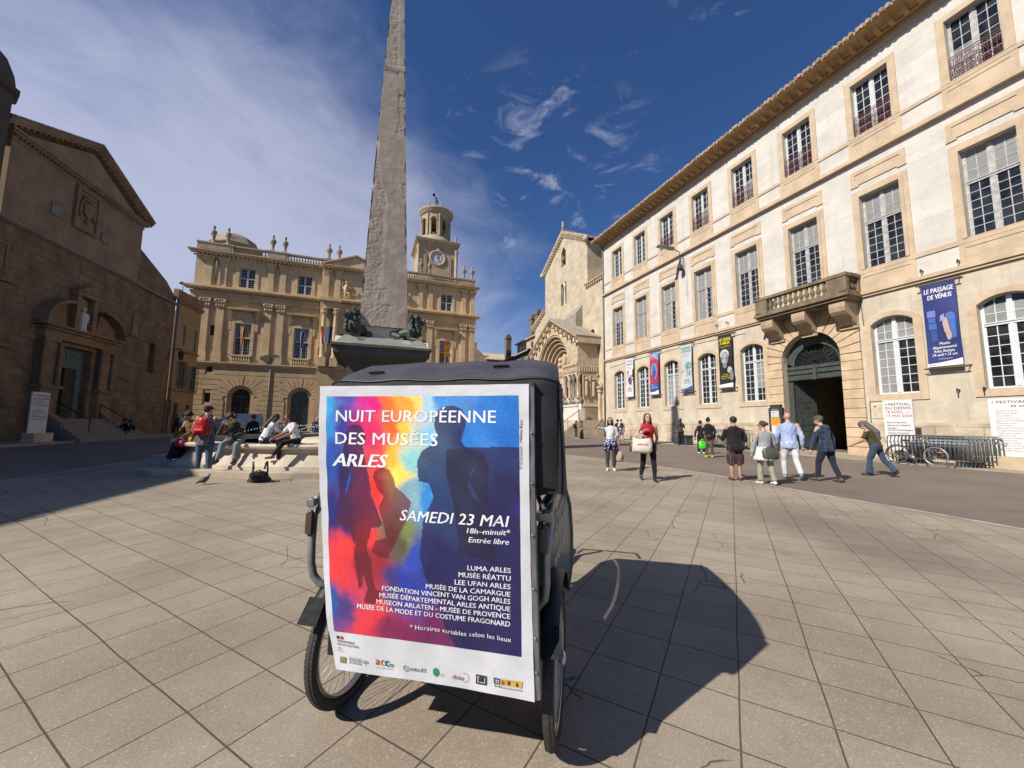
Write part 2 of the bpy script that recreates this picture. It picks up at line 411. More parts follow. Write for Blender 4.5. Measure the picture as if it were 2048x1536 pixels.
    pm = k.math('MULTIPLY', k.ramp(k.math('ADD', sp.outputs['Value'], n1), 1.75, .75), .42)
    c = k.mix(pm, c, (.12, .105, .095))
    c = k.mix(k.math('MULTIPLY', jn, .88), c, (.055, .043, .034))
    k.l(c, b.inputs['Base Color']); b.inputs['Roughness'].default_value = .8; b.inputs['Specular IOR Level'].default_value = .35
    h = k.math('SUBTRACT', k.math('ADD', k.math('MULTIPLY', n3, .12), k.math('MULTIPLY', n4, .10)), jn)
    bp = k.n('ShaderNodeBump'); bp.inputs['Strength'].default_value = .5; bp.inputs['Distance'].default_value = .008
    k.l(h, bp.inputs['Height']); k.l(bp.outputs[0], b.inputs['Normal'])
    edge = [(9.2, -12), (8.9, -3), (8.78, 0), (8.83, 2.7), (8.9, 3.8), (8.9, 4.9), (8.95, 5.9), (9.17, 7.2), (9.33, 8.9), (9.22, 10.2), (8.75, 12.6), (8.45, 14.7), (7.6, 17.5), (6.2, 20), (4, 22), (1, 23.5)]
    right = [rl(D, s) for D, s in edge]
    left = [ll(D, s) for D, s in [(4.0, 24.5), (7.5, 22.5), (9.0, 18.5), (9.0, 16), (8.85, 12.5), (8.9, 11), (8.9, 4), (9.0, -12)]]
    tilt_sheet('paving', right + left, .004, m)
    # flush stone edging between paving and asphalt
    em = plain('kerb_stone', (.36, .31, .25), .9, var=.25, scale=3)
    for nm, pts in (('kerb', right), ('kerb', left)):
        mb = MB(); n = len(pts)
        for i in range(n - 1):
            a = Vector((*pts[i], 0)); c2 = Vector((*pts[i + 1], 0)); d = (c2 - a).normalized(); w = Vector((d.y, -d.x, 0)) * .075
            q = [a - w, c2 - w, c2 + w, a + w]
            mb.add([(p.x, p.y, G(p.x, p.y) + .009) for p in q], [(0, 1, 2, 3)])
        struct(mb.build(nm, em))
    # pavements along the two sides, real kerb steps
    pm = stone('pavement_stone', (.34, .285, .225), sc=1.2, var=.2, streak=.1, blotch=.35, bump=.3)
    def kerbed(name, f, Da, Db, s0, s1, h, n=14):
        mb = MB()
        for i in range(n):
            a, c2 = s0 + (s1 - s0) * i / n, s0 + (s1 - s0) * (i + 1) / n
            q = [f(Da, a), f(Db, a), f(Db, c2), f(Da, c2)]
            mb.hexa([(x, y, G(x, y) - .05) for x, y in q] + [(x, y, G(x, y) + h) for x, y in q])
        return struct(mb.build(name, pm))
    kerbed('pavement', rl, 19.4, 22.05, -8, 26, .035)
    kerbed('pavement', ll, 18.0, 20.6, -14, 46, .11)
    # hopscotch of small dark leaves/litter on the slabs
build_ground()
# ================================================================ museum building on the right
def arch_pts(x0, x1, zs, rise, n=12):
    """points of an arch from (x0,zs) to (x1,zs)"""
    c = (x0 + x1) / 2; w = (x1 - x0) / 2
    if rise >= w * .98: return [(c - w * math.cos(PI * i / n), zs + rise * math.sin(PI * i / n)) for i in range(n + 1)]
    R = (w * w + rise * rise) / (2 * rise); a = math.asin(w / R)
    return [(c + R * math.sin(-a + 2 * a * i / n), zs + rise - R + R * math.cos(-a + 2 * a * i / n)) for i in range(n + 1)]
def wall_holes(mb, x0, x1, z0, z1, holes, y=0.0, depth=.3, reveal=True):
    """front sheet at y with openings; holes: (xa, xb, za, zb, rise); reveals run back by depth"""
    xs = sorted({x0, x1, *[h[0] for h in holes], *[h[1] for h in holes]}); zs = sorted({z0, z1, *[h[2] for h in holes], *[h[3] for h in holes]})
    for i in range(len(xs) - 1):
        run = None
        for j in range(len(zs) - 1):
            cx, cz = (xs[i] + xs[i + 1]) / 2, (zs[j] + zs[j + 1]) / 2
            if cx < x0 or cx > x1 or cz < z0 or cz > z1: continue
            if any(h[0] < cx < h[1] and h[2] < cz < h[3] for h in holes): continue
            mb.add([(xs[i], y, zs[j]), (xs[i + 1], y, zs[j]), (xs[i + 1], y, zs[j + 1]), (xs[i], y, zs[j + 1])], [(0, 1, 2, 3)])
    for h in holes:
        xa, xb, za, zb = h[:4]; rise = h[4] if len(h) > 4 else 0
        top = arch_pts(xa, xb, zb - rise, rise) if rise else [(xa, zb), (xb, zb)]
        if rise:
            for (p, q) in zip(top[:-1], top[1:]):
                mb.add([(p[0], y, p[1]), (q[0], y, q[1]), (q[0], y, zb), (p[0], y, zb)], [(0, 1, 2, 3)])
        if reveal:
            loop = [(xa, za)] + top + [(xb, za)]
            for i in range(len(loop)):
                p, q = loop[i], loop[(i + 1) % len(loop)]
                mb.add([(p[0], y, p[1]), (p[0], y + depth, p[1]), (q[0], y + depth, q[1]), (q[0], y, q[1])], [(0, 1, 2, 3)], bool(rise) and 0 < i < len(loop) - 2)
def surround(mb, xa, xb, za, zb, w, y0, y1, rise=0, bottom=True, top=True):
    """flat stone band round an opening"""
    if rise:
        ti = arch_pts(xa, xb, zb - rise, rise); to = arch_pts(xa - w, xb + w, zb - rise, rise + w * .8)
        ti = [(xa, za)] + ti + [(xb, za)]; to = [(xa - w, za)] + to + [(xb + w, za)]
    else:
        ti = [(xa, za), (xa, zb), (xb, zb), (xb, za)]; to = [(xa - w, za), (xa - w, zb + w), (xb + w, zb + w), (xb + w, za)]
    for i in range(len(ti) - 1):
        a, b, c, d = ti[i], ti[i + 1], to[i + 1], to[i]
        mb.add([(a[0], y0, a[1]), (b[0], y0, b[1]), (c[0], y0, c[1]), (d[0], y0, d[1]), (a[0], y1, a[1]), (b[0], y1, b[1]), (c[0], y1, c[1]), (d[0], y1, d[1])],
               [(0, 1, 2, 3), (0, 4, 5, 1), (3, 2, 6, 7), (0, 3, 7, 4), (1, 5, 6, 2)])
    if bottom: mb.box(xa - w, xb + w, y0, y1, za - w * 1.05, za)
def casement(mb, pane, xa, xb, za, zb, y, cols=2, rows_low=6, rows_up=3, trans=None, rise=0, fr=.07, mun=.028, open_right=False, bl=None):
    """two-leaf timber window; mb: frame, pane: panes (mat 0 glass, 1 blind)"""
    xm = (xa + xb) / 2; zt = zb - rise
    mb.box(xa, xa + fr, y, y + .06, za, zt); mb.box(xb - fr, xb, y, y + .06, za, zt)
    mb.box(xa + fr, xb - fr, y, y + .06, za, za + fr)
    if rise:
        ti = arch_pts(xa + fr, xb - fr, zt, rise - fr * .6); to = arch_pts(xa, xb, zt, rise)
        for i in range(len(ti) - 1):
            a, b2, c, d = ti[i], ti[i + 1], to[i + 1], to[i]
            mb.add([(a[0], y, a[1]), (b2[0], y, b2[1]), (c[0], y, c[1]), (d[0], y, d[1]), (a[0], y + .06, a[1]), (b2[0], y + .06, b2[1])], [(0, 1, 2, 3), (0, 4, 5, 1)])
    else: mb.box(xa + fr, xb - fr, y, y + .06, zb - fr, zb)
    mb.box(xm - fr * .95, xm + fr * .95, y - .02, y + .05, za + fr, (zt + rise * .9) - fr * .5)
    mb.box(xm - .012, xm + .012, y - .035, y - .02, za + fr, zt - fr)
    zz = [za + fr, zt - (0 if rise else fr)]
    if trans:
        mb.box(xa + fr, xb - fr, y - .03, y + .05, trans - .065, trans + .065); mb.box(xa + fr, xb - fr, y - .06, y - .03, trans + .02, trans + .06)
    def grid(z0, z1, rows, which):
        for sgn, (u0, u1) in enumerate(((xa + fr, xm - fr * .95), (xm + fr * .95, xb - fr))):
            mb.box(u0, u0 + .035, y + .005, y + .045, z0, z1); mb.box(u1 - .035, u1, y + .005, y + .045, z0, z1)
            for c in range(1, cols):
                x = u0 + (u1 - u0) * c / cols; mb.box(x - mun / 2, x + mun / 2, y + .012, y + .04, z0, z1)
            for r in range(1, rows):
                z = z0 + (z1 - z0) * r / rows; mb.box(u0, u1, y + .014, y + .038, z - mun / 2, z + mun / 2)
            for r in range(rows):
                for c in range(cols):
                    kind = bl(which, sgn, c, r) if bl else 0
                    pane.cur = kind
                    x0, x1 = u0 + (u1 - u0) * c / cols, u0 + (u1 - u0) * (c + 1) / cols
                    w0, w1 = z0 + (z1 - z0) * r / rows, z0 + (z1 - z0) * (r + 1) / rows
                    e = .0025 * math.sin(r * 12.9 + c * 78.2 + sgn * 37 + which * 5)      # old panes are never quite flat
                    pane.add([(x0, y + .03 + e, w0), (x1, y + .03 - e, w0), (x1, y + .03 + e, w1), (x0, y + .03 - e * .5, w1)], [(0, 1, 2, 3)])
    if trans:
        grid(za + fr, trans - .065, rows_low, 0); grid(trans + .065, zt - fr * .4, rows_up, 1)
    else: grid(za + fr, zt - fr * .4, rows_low, 0)
    if rise:
        pane.cur = bl(1, 0, 0, 9) if bl else 0
        t = arch_pts(xa + fr, xb - fr, zt, rise - fr * .6)
        pane.add([(p[0], y + .032, p[1]) for p in t], [tuple(range(len(t)))])
        for sgn, (u0, u1) in enumerate(((xa + fr, xm - fr * .95), (xm + fr * .95, xb - fr))):
            for c in range(1, cols):
                x = u0 + (u1 - u0) * c / cols; mb.box(x - mun / 2, x + mun / 2, y + .012, y + .04, zt - .06, zt + rise * .7)

def glass_mat():
    if 'window_glass' in MATS: return MATS['window_glass']
    m, k, b = new_mat('window_glass')
    tc = k.n('ShaderNodeTexCoord'); n = k.noise(tc.outputs['Object'], 2.2, 3)
    k.l(k.mix(k.ramp(n, .35, .65), (.010, .011, .013), (.035, .036, .038)), b.inputs['Base Color'])
    b.inputs['Roughness'].default_value = .06; b.inputs['Specular IOR Level'].default_value = .5
    bp = k.n('ShaderNodeBump'); bp.inputs['Strength'].default_value = .05; bp.inputs['Distance'].default_value = .02
    k.l(k.noise(tc.outputs['Object'], 1.4, 2), bp.inputs['Height']); k.l(bp.outputs[0], b.inputs['Normal'])
    return m
def blind_mat():
    return plain('inner_shutter', (.27, .265, .25), .35, var=.12, scale=1.6, coat=.25)

def build_right():
    root = frame('stone_building', 22.0, nR, ANG_R); X = lambda s: -s
    tag(root, 'long cream three-storey stone building with arched ground-floor windows and balcony', 'building')
    wall_m = stone('cream_render', (.640, .595, .525), (.34, .275, .205), sc=.8, var=.10, streak=.36, blotch=.20, bump=.14, brick=(6.0, .385, .34, .012, .015),
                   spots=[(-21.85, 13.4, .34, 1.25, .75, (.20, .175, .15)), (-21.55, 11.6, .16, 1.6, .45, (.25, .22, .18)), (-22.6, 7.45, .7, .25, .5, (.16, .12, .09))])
    low_m = stone('lower_render', (.590, .510, .395), (.25, .185, .125), sc=.9, var=.17, streak=.38, blotch=.38, bump=.28, brick=(1.1, .42, .28, .010, .02))
    trim_m = stone('ochre_stone', (.560, .430, .295), (.28, .175, .10), sc=1.3, var=.16, streak=.25, blotch=.30, bump=.16)
    plinth_m = stone('plinth_stone', (.585, .485, .355), (.22, .16, .11), sc=1.2, var=.26, streak=.30, blotch=.50, bump=.75, brick=(1.35, .52, .75, .02, .12))
    sxs = [3.2, 6.55, 9.92, 13.3, 16.7, 20.05, 23.4, 26.7, 30.0]
    HW = .735; S0, S1 = -1.0, 32.45
    # --- wall with real openings
    top = [(X(s) - HW, X(s) + HW, 15.70, 18.45) for s in sxs]
    mid = [(X(s) - .75, X(s) + .75, 8.97, 12.62) for s in sxs]
    gf = [(X(s) - .75, X(s) + .75, 2.95, 6.50, .30) for s in sxs if abs(s - 13.3) > 1]
    DX = X(13.4)
    door = (DX - 1.45, DX + 1.45, -.1, 6.48, 1.45)
    mb = MB(); wall_holes(mb, X(S1), X(S1 - 33.45), 7.7, 19.9, top + mid, 0, .34)
    xe = X(S0)
    mb.add([(xe, 0, -.3), (xe, 13, -.3), (xe, 13, 19.9), (xe, 0, 19.9)], [(0, 1, 2, 3)]); mb.add([(X(S1), 0, -.3), (X(S1), 13, -.3), (X(S1), 13, 19.9), (X(S1), 0, 19.9)], [(3, 2, 1, 0)])
    mb.add([(X(S1), 13, -.3), (xe, 13, -.3), (xe, 13, 19.9), (X(S1), 13, 19.9)], [(3, 2, 1, 0)])
    mb.build('wall', wall_m, root)
    mb = MB(); wall_holes(mb, X(S1), xe, -.3, 7.7, gf + [door], 0, .36)
    o = mb.build('lower_wall', low_m, root)
    # plinth course of rough blocks, 3 cm proud, broken by the doorway
    mb = MB()
    for a, b2 in ((X(S1) + .01, X(15.72)), (X(11.08), xe - .01)): mb.box(a, b2, -.035, .0, -.2, 1.65)
    mb.build('plinth', plinth_m, root)
    # --- bands, panels, cornices
    mb = MB()
    def band(z0, z1, y): mb.box(X(S1) - .02, xe, -y, .0, z0, z1)
    band(7.63, 7.74, .10); band(7.74, 7.90, .17); band(8.77, 8.97, .045)
    band(14.43, 14.58, .22); band(14.58, 14.68, .13); band(15.52, 15.68, .05); band(19.33, 19.42, .05); band(19.42, 19.56, .09)
    mb.build('string_course', trim_m, root)
    mb = MB()
    for s in sxs:
        x = X(s)
        # panel under middle window, with sunk field
        for (za, zb, w) in ((7.92, 8.765, 1.06), (14.69, 15.515, 1.05)):
            surround(mb, x - w + .2, x + w - .2, za + .18, zb - .17, .17, -.035, 0, bottom=True)
            mb.box(x - w + .2, x + w - .2, -.012, 0, za + .18, zb - .17)
        # apron above middle window with ears
        za, zb = 13.24, 13.95
        surround(mb, x - .86, x + .86, za + .19, zb - .18, .18, -.045, 0, bottom=True); mb.box(x - .86, x + .86, -.014, 0, za + .19, zb - .18)
        for sg in (-1, 1): mb.box(x + sg * .9 - .16, x + sg * .9 + .16, -.05, 0, za - .07, za)
    mb.build('panel', trim_m, root)
    # --- eaves: soffit with modillions and tiled edge
    eave_m = stone('eave_stone', (.42, .27, .13), (.16, .10, .05), sc=1.5, var=.2, streak=.2, blotch=.35, bump=.2)
    mb = MB()
    mb.box(X(S1) - .1, xe, -.16, 0, 19.56, 19.78); mb.box(X(S1) - .14, xe, -.32, -.005, 19.78, 19.88)
    mb.hexa([(X(S1) - .2, -.36, 19.88), (xe, -.36, 19.88), (xe, 0, 19.88), (X(S1) - .2, 0, 19.88), (X(S1) - .5, -1.0, 20.10), (xe, -1.0, 20.10), (xe, 0, 20.12), (X(S1) - .2, 0, 20.12)])
    mb.box(X(S1) - .55, xe, -1.05, -.9, 20.10, 20.19)
    s = S0 + .2
    while s < S1:
        x = X(s); mb.hexa([(x - .09, -.62, 19.80), (x + .09, -.62, 19.80), (x + .09, -.3, 19.72), (x - .09, -.3, 19.72), (x - .09, -.9, 20.1), (x + .09, -.9, 20.1), (x + .09, -.3, 20.1), (x - .09, -.3, 20.1)]); s += .5
    mb.build('cornice', eave_m, root)
    tile_m = plain('roof_tile', (.40, .31, .23), .9, var=.45, scale=5)
    mb = MB(); mb.hexa([(X(S1) - .5, -1.0, 20.17), (xe, -1.0, 20.17), (xe, 6.5, 22.4), (X(S1) - .5, 6.5, 22.4), (X(S1) - .5, -1.0, 20.2), (xe, -1.0, 20.2), (xe, 6.5, 22.44), (X(S1) - .5, 6.5, 22.44)])
    mb.hexa([(X(S1) - .5, 6.5, 22.4), (xe, 6.5, 22.4), (xe, 14, 20.2), (X(S1) - .5, 14, 20.2), (X(S1) - .5, 6.5, 22.44), (xe, 6.5, 22.44), (xe, 14, 20.24), (X(S1) - .5, 14, 20.24)])
    s = S0 + .1; i = 0
    while s < S1 + .4:
        x = X(s); r = random.uniform(-.03, .03)
        mb.tube([(x + r, -1.14 + random.uniform(-.03, .03), 20.20 + random.uniform(-.01, .015)), (x, .8, 20.78)], [.095, .08], 7); s += .235
    mb.build('roof', tile_m, root)
    # --- windows
    fr_m = plain('window_paint', (.56, .56, .54), .55, var=.10, scale=9, bump=.1); fg_m = plain('window_paint_grey', (.42, .405, .38), .7, var=.22, scale=7, bump=.2)
    fw_m = plain('window_paint_white', (.60, .63, .63), .5, var=.06, scale=9)
    iron_m = plain('red_iron', (.13, .022, .024), .5, var=.25, scale=10); glass = [glass_mat(), blind_mat()]
    def rail_mesh():
        mb = MB(); h = 1.0; w = .70
        for z in (h, h - .1): mb.bar((-w, -.02, z), (w, -.02, z), .035, .02)
        mb.bar((-w, -.02, .22), (w, -.02, .22), .022); mb.bar((-w, -.02, .06), (w, -.02, .06), .022)
        for i in range(13):
            x = -w + 2 * w * i / 12; mb.bar((x, -.02, .22 if i % 2 else .06), (x, -.02, h - .1), .018)
        for i in range(6):
            x = -w + .116 + i * .2333
            mb.tube([(x + .075 * math.cos(a), -.02, .66 + .16 * math.sin(a)) for a in [2 * PI * t / 14 for t in range(14)]], .010, 4, closed=True)
            mb.tube([(x + .055 * math.cos(a), -.02, .33 + .055 * math.sin(a)) for a in [2 * PI * t / 10 for t in range(10)]], .011, 4, closed=True)
            mb.tube([(x + .05 * math.cos(a), -.02, .14 + .05 * math.sin(a)) for a in [2 * PI * t / 10 for t in range(10)]], .011, 4, closed=True)
            mb.ball((x, -.02, .50), .022, 5, 4)
        return mb.mesh('railing', iron_m)
    rail = rail_mesh()
    sur = {}
    def sur_mesh(key):
        mb = MB()
        if key == 'top': surround(mb, -HW, HW, 15.70, 18.45, .27, -.05, 0, bottom=False); mb.box(-HW, HW, -.06, .33, 15.66, 15.70)
        elif key == 'mid':
            surround(mb, -.75, .75, 8.97, 12.62, .13, -.075, 0, bottom=False); surround(mb, -.88, .88, 8.97, 12.75, .17, -.04, 0, bottom=False); mb.box(-.75, .75, -.05, .33, 8.93, 8.97)
        else: surround(mb, -.75, .75, 2.95, 6.50, .28, -.045, 0, .30); mb.box(-.75, .75, -.03, .34, 2.90, 2.952)
        return mb.mesh('surround', trim_m)
    for key in ('top', 'mid', 'gf'): sur[key] = sur_mesh(key)
    rnd = random.Random(5)
    def win(s, key, mat, fn_bl, rows, trans=None, rise=0):
        mb, pn = MB(), MB(); z = {'top': (15.70, 18.45), 'mid': (8.97, 12.62), 'gf': (2.95, 6.50)}[key]; hw = HW if key == 'top' else .75
        casement(mb, pn, -hw + .005, hw - .005, z[0] + .01, z[1], .22, 2, rows[0], rows[1], trans, rise, bl=fn_bl)
        f = mb.build('window', mat, root, (X(s), 0, 0)); pn.build('pane', glass, f); put('surround', sur[key], f)
        return f
    for i, s in enumerate(sxs):
        f = win(s, 'top', fr_m if i != 1 else fg_m, (lambda w, g, c, r: 1 if (i in (1, ) and g == 0 and r < 3) or (i in (4, 5) and g == 1 and r in (0, 1, 2)) else 0), (6, 0))
        if i < 7: put('railing', rail, f, (0, -.02, 15.70))
        kinds = {0: 0, 1: 0, 2: 0, 3: 0, 4: 0, 5: 2, 6: 3, 7: 1, 8: 4}[i]
        def bl(w, g, c, r, kinds=kinds):
            if w == 1: return 1
            if kinds == 1: return 1
            if kinds == 2: return 1 if (g == 0 or c == 1) else 0
            if kinds == 3: return 1 if g == 0 or c == 1 else 0
            return 0
        win(s, 'mid', fg_m, bl, (6, 3), 11.25)
        if abs(s - 13.3) > 1:
            def bg(w, g, c, r, i=i):
                if i == 2: return 1 if (g == 0 or w == 1) else 0
                if i == 1: return 1 if (w == 1 and r < 9) else 0
                if i == 4: return 1 if g == 1 and r > 1 else 0
                if i in (6,): return 1 if w == 0 else 0
                return 0
            win(s, 'gf', fw_m, bg, (6, 2), 5.42, .30)
    # --- doorway: rusticated piers, arch, fanlight, leaves, passage behind
    door_m = stone('rusticated_stone', (.600, .445, .290), (.22, .14, .085), sc=1.5, var=.20, streak=.25, blotch=.35, bump=.4)
    mb = MB(); z = 1.05
    for sg in (-1, 1):
        z = .08
        for r in range(11):
            h = .46; a = DX + sg * 1.45; b2 = DX + sg * 2.3
            zt = min(z + h - .03, 5.03)
            if z < 5.0: mb.box(min(a, b2), max(a, b2), -.10 - .006 * (r % 2), 0, z, zt)
            z += h
        mb.box(min(DX + sg * 1.5, DX + sg * 2.26), max(DX + sg * 1.5, DX + sg * 2.26), -.06, -.002, .05, 5.03)
    n = 15
    for i in range(n):
        a0 = PI * i / n + .012; a1 = PI * (i + 1) / n - .012
        def outer(a):
            x, zz = math.cos(a), math.sin(a); t = min(2.3 / abs(x) if abs(x) > 1e-6 else 9, 2.52 / zz if zz > 1e-6 else 9); return (DX + x * t, 5.05 + zz * t)
        p = [(DX + 1.45 * math.cos(a), 5.05 + 1.45 * math.sin(a)) for a in (a0, (a0 + a1) / 2, a1)]; q = [outer(a) for a in (a1, (a0 + a1) / 2, a0)]
        mb.prism(p + q, -.105 - (.05 if i == n // 2 else .004 * (i % 2)), 0)
    mb.build('door_surround', door_m, root)
    green = plain('door_paint', (.055, .062, .052), .55, var=.25, scale=5, bump=.15)
    mb = MB(); y = .42
    ti = arch_pts(DX - 1.12, DX + 1.12, 4.78, 1.12, 16); to = arch_pts(DX - 1.45, DX + 1.45, 5.0, 1.47, 16)
    for i in range(16):
        a, b2, c, d = ti[i], ti[i + 1], to[i + 1], to[i]
        mb.add([(a[0], y, a[1]), (b2[0], y, b2[1]), (c[0], y - .03, c[1]), (d[0], y - .03, d[1]), (a[0], y + .12, a[1]), (b2[0], y + .12, b2[1])], [(0, 1, 2, 3), (0, 4, 5, 1)])
    mb.box(DX - 1.45, DX + 1.45, y - .10, y + .1, 4.42, 4.78); mb.box(DX - 1.45, DX + 1.45, y - .16, y + .1, 4.60, 4.68); mb.box(DX - 1.45, DX + 1.45, y - .06, y + .1, 3.98, 4.42)
    mb.box(DX - 1.45, DX + 1.45, y - .13, y, 4.02, 4.10); mb.box(DX - 1.45, DX + 1.45, y - .13, y, 4.34, 4.42); mb.box(DX - .09, DX + .09, y - .17, y, 3.98, 4.7)
    for sg in (-1, 1): mb.box(DX + sg * 1.33 - .12, DX + sg * 1.33 + .12, y - .03, y + .12, .0, 3.98)
    dr = mb.build('door', green, root)
    mb = MB(); y = .5
    for i in range(13):
        a = PI * i / 12; mb.bar((DX + .28 * math.cos(a), y, 4.80 + .28 * math.sin(a)), (DX + 1.1 * math.cos(a), y, 4.80 + 1.1 * math.sin(a)), .03)
        if i < 12:
            a2 = a + PI / 24; mb.tube([(DX + .78 * math.cos(a2) + .10 * math.cos(t), y, 4.80 + .78 * math.sin(a2) + .10 * math.sin(t)) for t in [2 * PI * u / 10 for u in range(10)]], .012, 4, closed=True)
            mb.tube([(DX + .48 * math.cos(a2) + .06 * math.cos(t), y, 4.80 + .48 * math.sin(a2) + .06 * math.sin(t)) for t in [2 * PI * u / 8 for u in range(8)]], .011, 4, closed=True)
    for r in (.28, .62, 1.0): mb.tube([(DX + r * math.cos(PI * u / 20), y, 4.80 + r * math.sin(PI * u / 20)) for u in range(21)], .016, 5)
    mb.build('fanlight', plain('dark_iron', (.025, .026, .024), .5, .3), dr)
    mb = MB(); t = arch_pts(DX - 1.12, DX + 1.12, 4.78, 1.12, 16); mb.add([(p[0], .54, p[1]) for p in t], [tuple(range(len(t)))]); mb.build('pane', glass[0], dr)
    def leaf(hx, ang, name='door_leaf'):
        mb = MB(); w = 1.18
        mb.box(0, w, -.035, .035, .06, 3.96)
        for (za, zb) in ((.3, 1.3), (1.5, 2.6), (2.8, 3.75)):
            for yy in (-.05, .035): surround(mb, .22, w - .22, za + .1, zb - .1, .07, yy, yy + .015)
        o = mb.build(name, green, dr, (hx, .56, 0), (0, 0, ang)); h = MB(); h.ball((w - .09, -.07, 1.15), .04, 6, 5); h.build('handle', plain('brass', (.30, .22, .10), .4, .8), o)
    leaf(DX - 1.21, rad(74)); 
    mbr = MB(); w = 1.18; leaf(DX + 1.21, rad(180 - 80))
    # passage
    mb = MB(); x0, x1, y0, y1 = DX - 2.2, DX + 2.4, .62, 9.0
    mb.add([(x0, y0, .05), (x0, y1, .05), (x0, y1, 4.9), (x0, y0, 4.9)], [(0, 1, 2, 3)]); mb.add([(x1, y0, .05), (x1, y1, .05), (x1, y1, 4.9), (x1, y0, 4.9)], [(3, 2, 1, 0)])
    mb.add([(x0, y0, 4.9), (x0, y1, 4.9), (x1, y1, 4.9), (x1, y0, 4.9)], [(0, 1, 2, 3)]); mb.add([(x0, y0, .05), (x1, y0, .05), (x1, y1, .05), (x0, y1, .05)], [(0, 1, 2, 3)])
    wall_holes(mb, x0, x1, .05, 4.9, [(DX - .2, DX + 1.0, .05, 2.9)], y1, .3)
    mb.add([(DX - .3, y1 + .3, .05), (DX + 1.1, y1 + .3, .05), (DX + 1.1, y1 + .3, 3), (DX - .3, y1 + .3, 3)], [(0, 1, 2, 3)])
    mb.build('passage', plain('passage_wall', (.34, .27, .18), .9, var=.2, scale=2), root)
    mb = MB(); mb.box(DX - 1.7, DX + 1.75, -.95, .6, -.1, .13); mb.box(DX - 1.44, DX + 1.44, .0, .62, .1, .19); mb.build('doorstep', MATS['pavement_stone'], root)
    # --- balcony on three consoles
    bal_m = stone('lichen_stone', (.215, .165, .105), (.045, .038, .022), sc=2.0, var=.30, streak=.30, blotch=.75, bump=.6)
    BX = X(13.2); hw = 2.36; yo = -1.22
    bal = MB()
    bal.box(BX - hw, BX + hw, yo, 0, 7.66, 7.80); bal.box(BX - hw + .1, BX + hw - .1, yo + .12, 0, 7.52, 7.66); bal.box(BX - hw + .22, BX + hw - .22, yo + .26, 0, 7.42, 7.52)
    bal.box(BX - hw + .08, BX + hw - .08, yo + .08, yo + .34, 7.80, 7.92)
    bal.box(BX - hw + .05, BX + hw - .05, yo + .05, yo + .37, 8.62, 8.78)
    for sg in (-1, 1):
        c = BX + sg * (hw - .22); bal.box(c - .17, c + .17, yo + .08, 0, 7.80, 7.92); bal.box(c - .19, c + .19, yo + .37, -.001, 8.62, 8.78)
    for cx, w in ((BX - hw + .42, .34), (BX + hw - .5, .42)): bal.box(cx - w, cx + w, yo + .09, yo + .33, 7.92, 8.62)
    for cx in (BX - hw + .22, BX + hw - .22): bal.box(cx - .15, cx + .15, -.22, 0, 7.92, 8.62)
    bo = bal.build('balcony', bal_m, root)
    bp = [(.05, 0), (.085, .03), (.085, .07), (.045, .10), (.055, .14), (.105, .26), (.10, .34), (.055, .48), (.042, .54), (.075, .58), (.085, .63), (.085, .70)]
    mbb = MB(); mbb.lathe(bp, 10); bme = mbb.mesh('baluster', bal_m)
    xa, xb = BX - hw + .92, BX + hw - 1.08
    for i in range(11): put('baluster', bme, bo, (xa + (xb - xa) * i / 10, yo + .21, 7.92))
    for cx in (BX - hw + .22, BX + hw - .22):
        for i in range(3): put('baluster', bme, bo, (cx, yo + .52 + i * .2, 7.92))
    con_m = stone('console_stone', (.44, .33, .22), (.13, .10, .07), sc=2, var=.2, streak=.3, blotch=.5, bump=.4)
    prof = [(0, 7.42), (-1.0, 7.42), (-1.02, 7.2), (-.98, 7.0), (-.86, 6.86), (-.66, 6.80), (-.5, 6.72), (-.36, 6.52), (-.22, 6.38), (0, 6.32)]
    for cx, w in ((BX - 1.75, .34), (BX - .05, .33), (BX + 1.75, .34)):
        c = MB(); c.prism(prof, cx - w, cx + w, 'x'); c.box(cx - w - .05, cx + w + .05, -.2, -.106, 6.22, 6.34); c.build('console', con_m, root)
    # --- drain pipe, wall hooks, cables
    mb = MB(); mb.tube([(X(32.3), -.12, 20), (X(32.3), -.12, .3)], .06, 8); mb.tube([(X(32.35), -.9, 20.05), (X(32.3), -.12, 19.3)], .06, 8)
    for zz in (3, 6.2, 9, 12, 15.2, 18): mb.lathe([(.085, 0), (.085, .06)], 8, (X(32.3), -.12, zz))
    mb.build('drainpipe', plain('zinc', (.20, .17, .14), .6, .2), root)
    mb = MB()
    for s, zz in ((8.7, 8.1), (7.6, 8.1), (8.0, 2.95), (7.3, 2.95), (19.0, 8.2), (18.2, 8.2), (14.9, 7.2)): mb.bar((X(s), 0, zz), (X(s), -.22, zz + .05), .04); mb.bar((X(s), -.20, zz + .07), (X(s), -.22, zz - .10), .035)
    mb.tube([(X(10.98), -.02, .2), (X(10.95), -.02, 3), (X(10.9), -.02, 5.6), (X(10.98), -.02, 7.6)], .015, 5)
    mb.tube([(X(31.4), -.02, 7.0), (X(28), -.03, 7.2), (X(22), -.03, 7.35), (X(17), -.03, 7.25)], .012, 4)
    mb.build('wall_fixing', plain('dark_iron', (.025, .026, .024), .5, .3), root)
    return root
build_right()
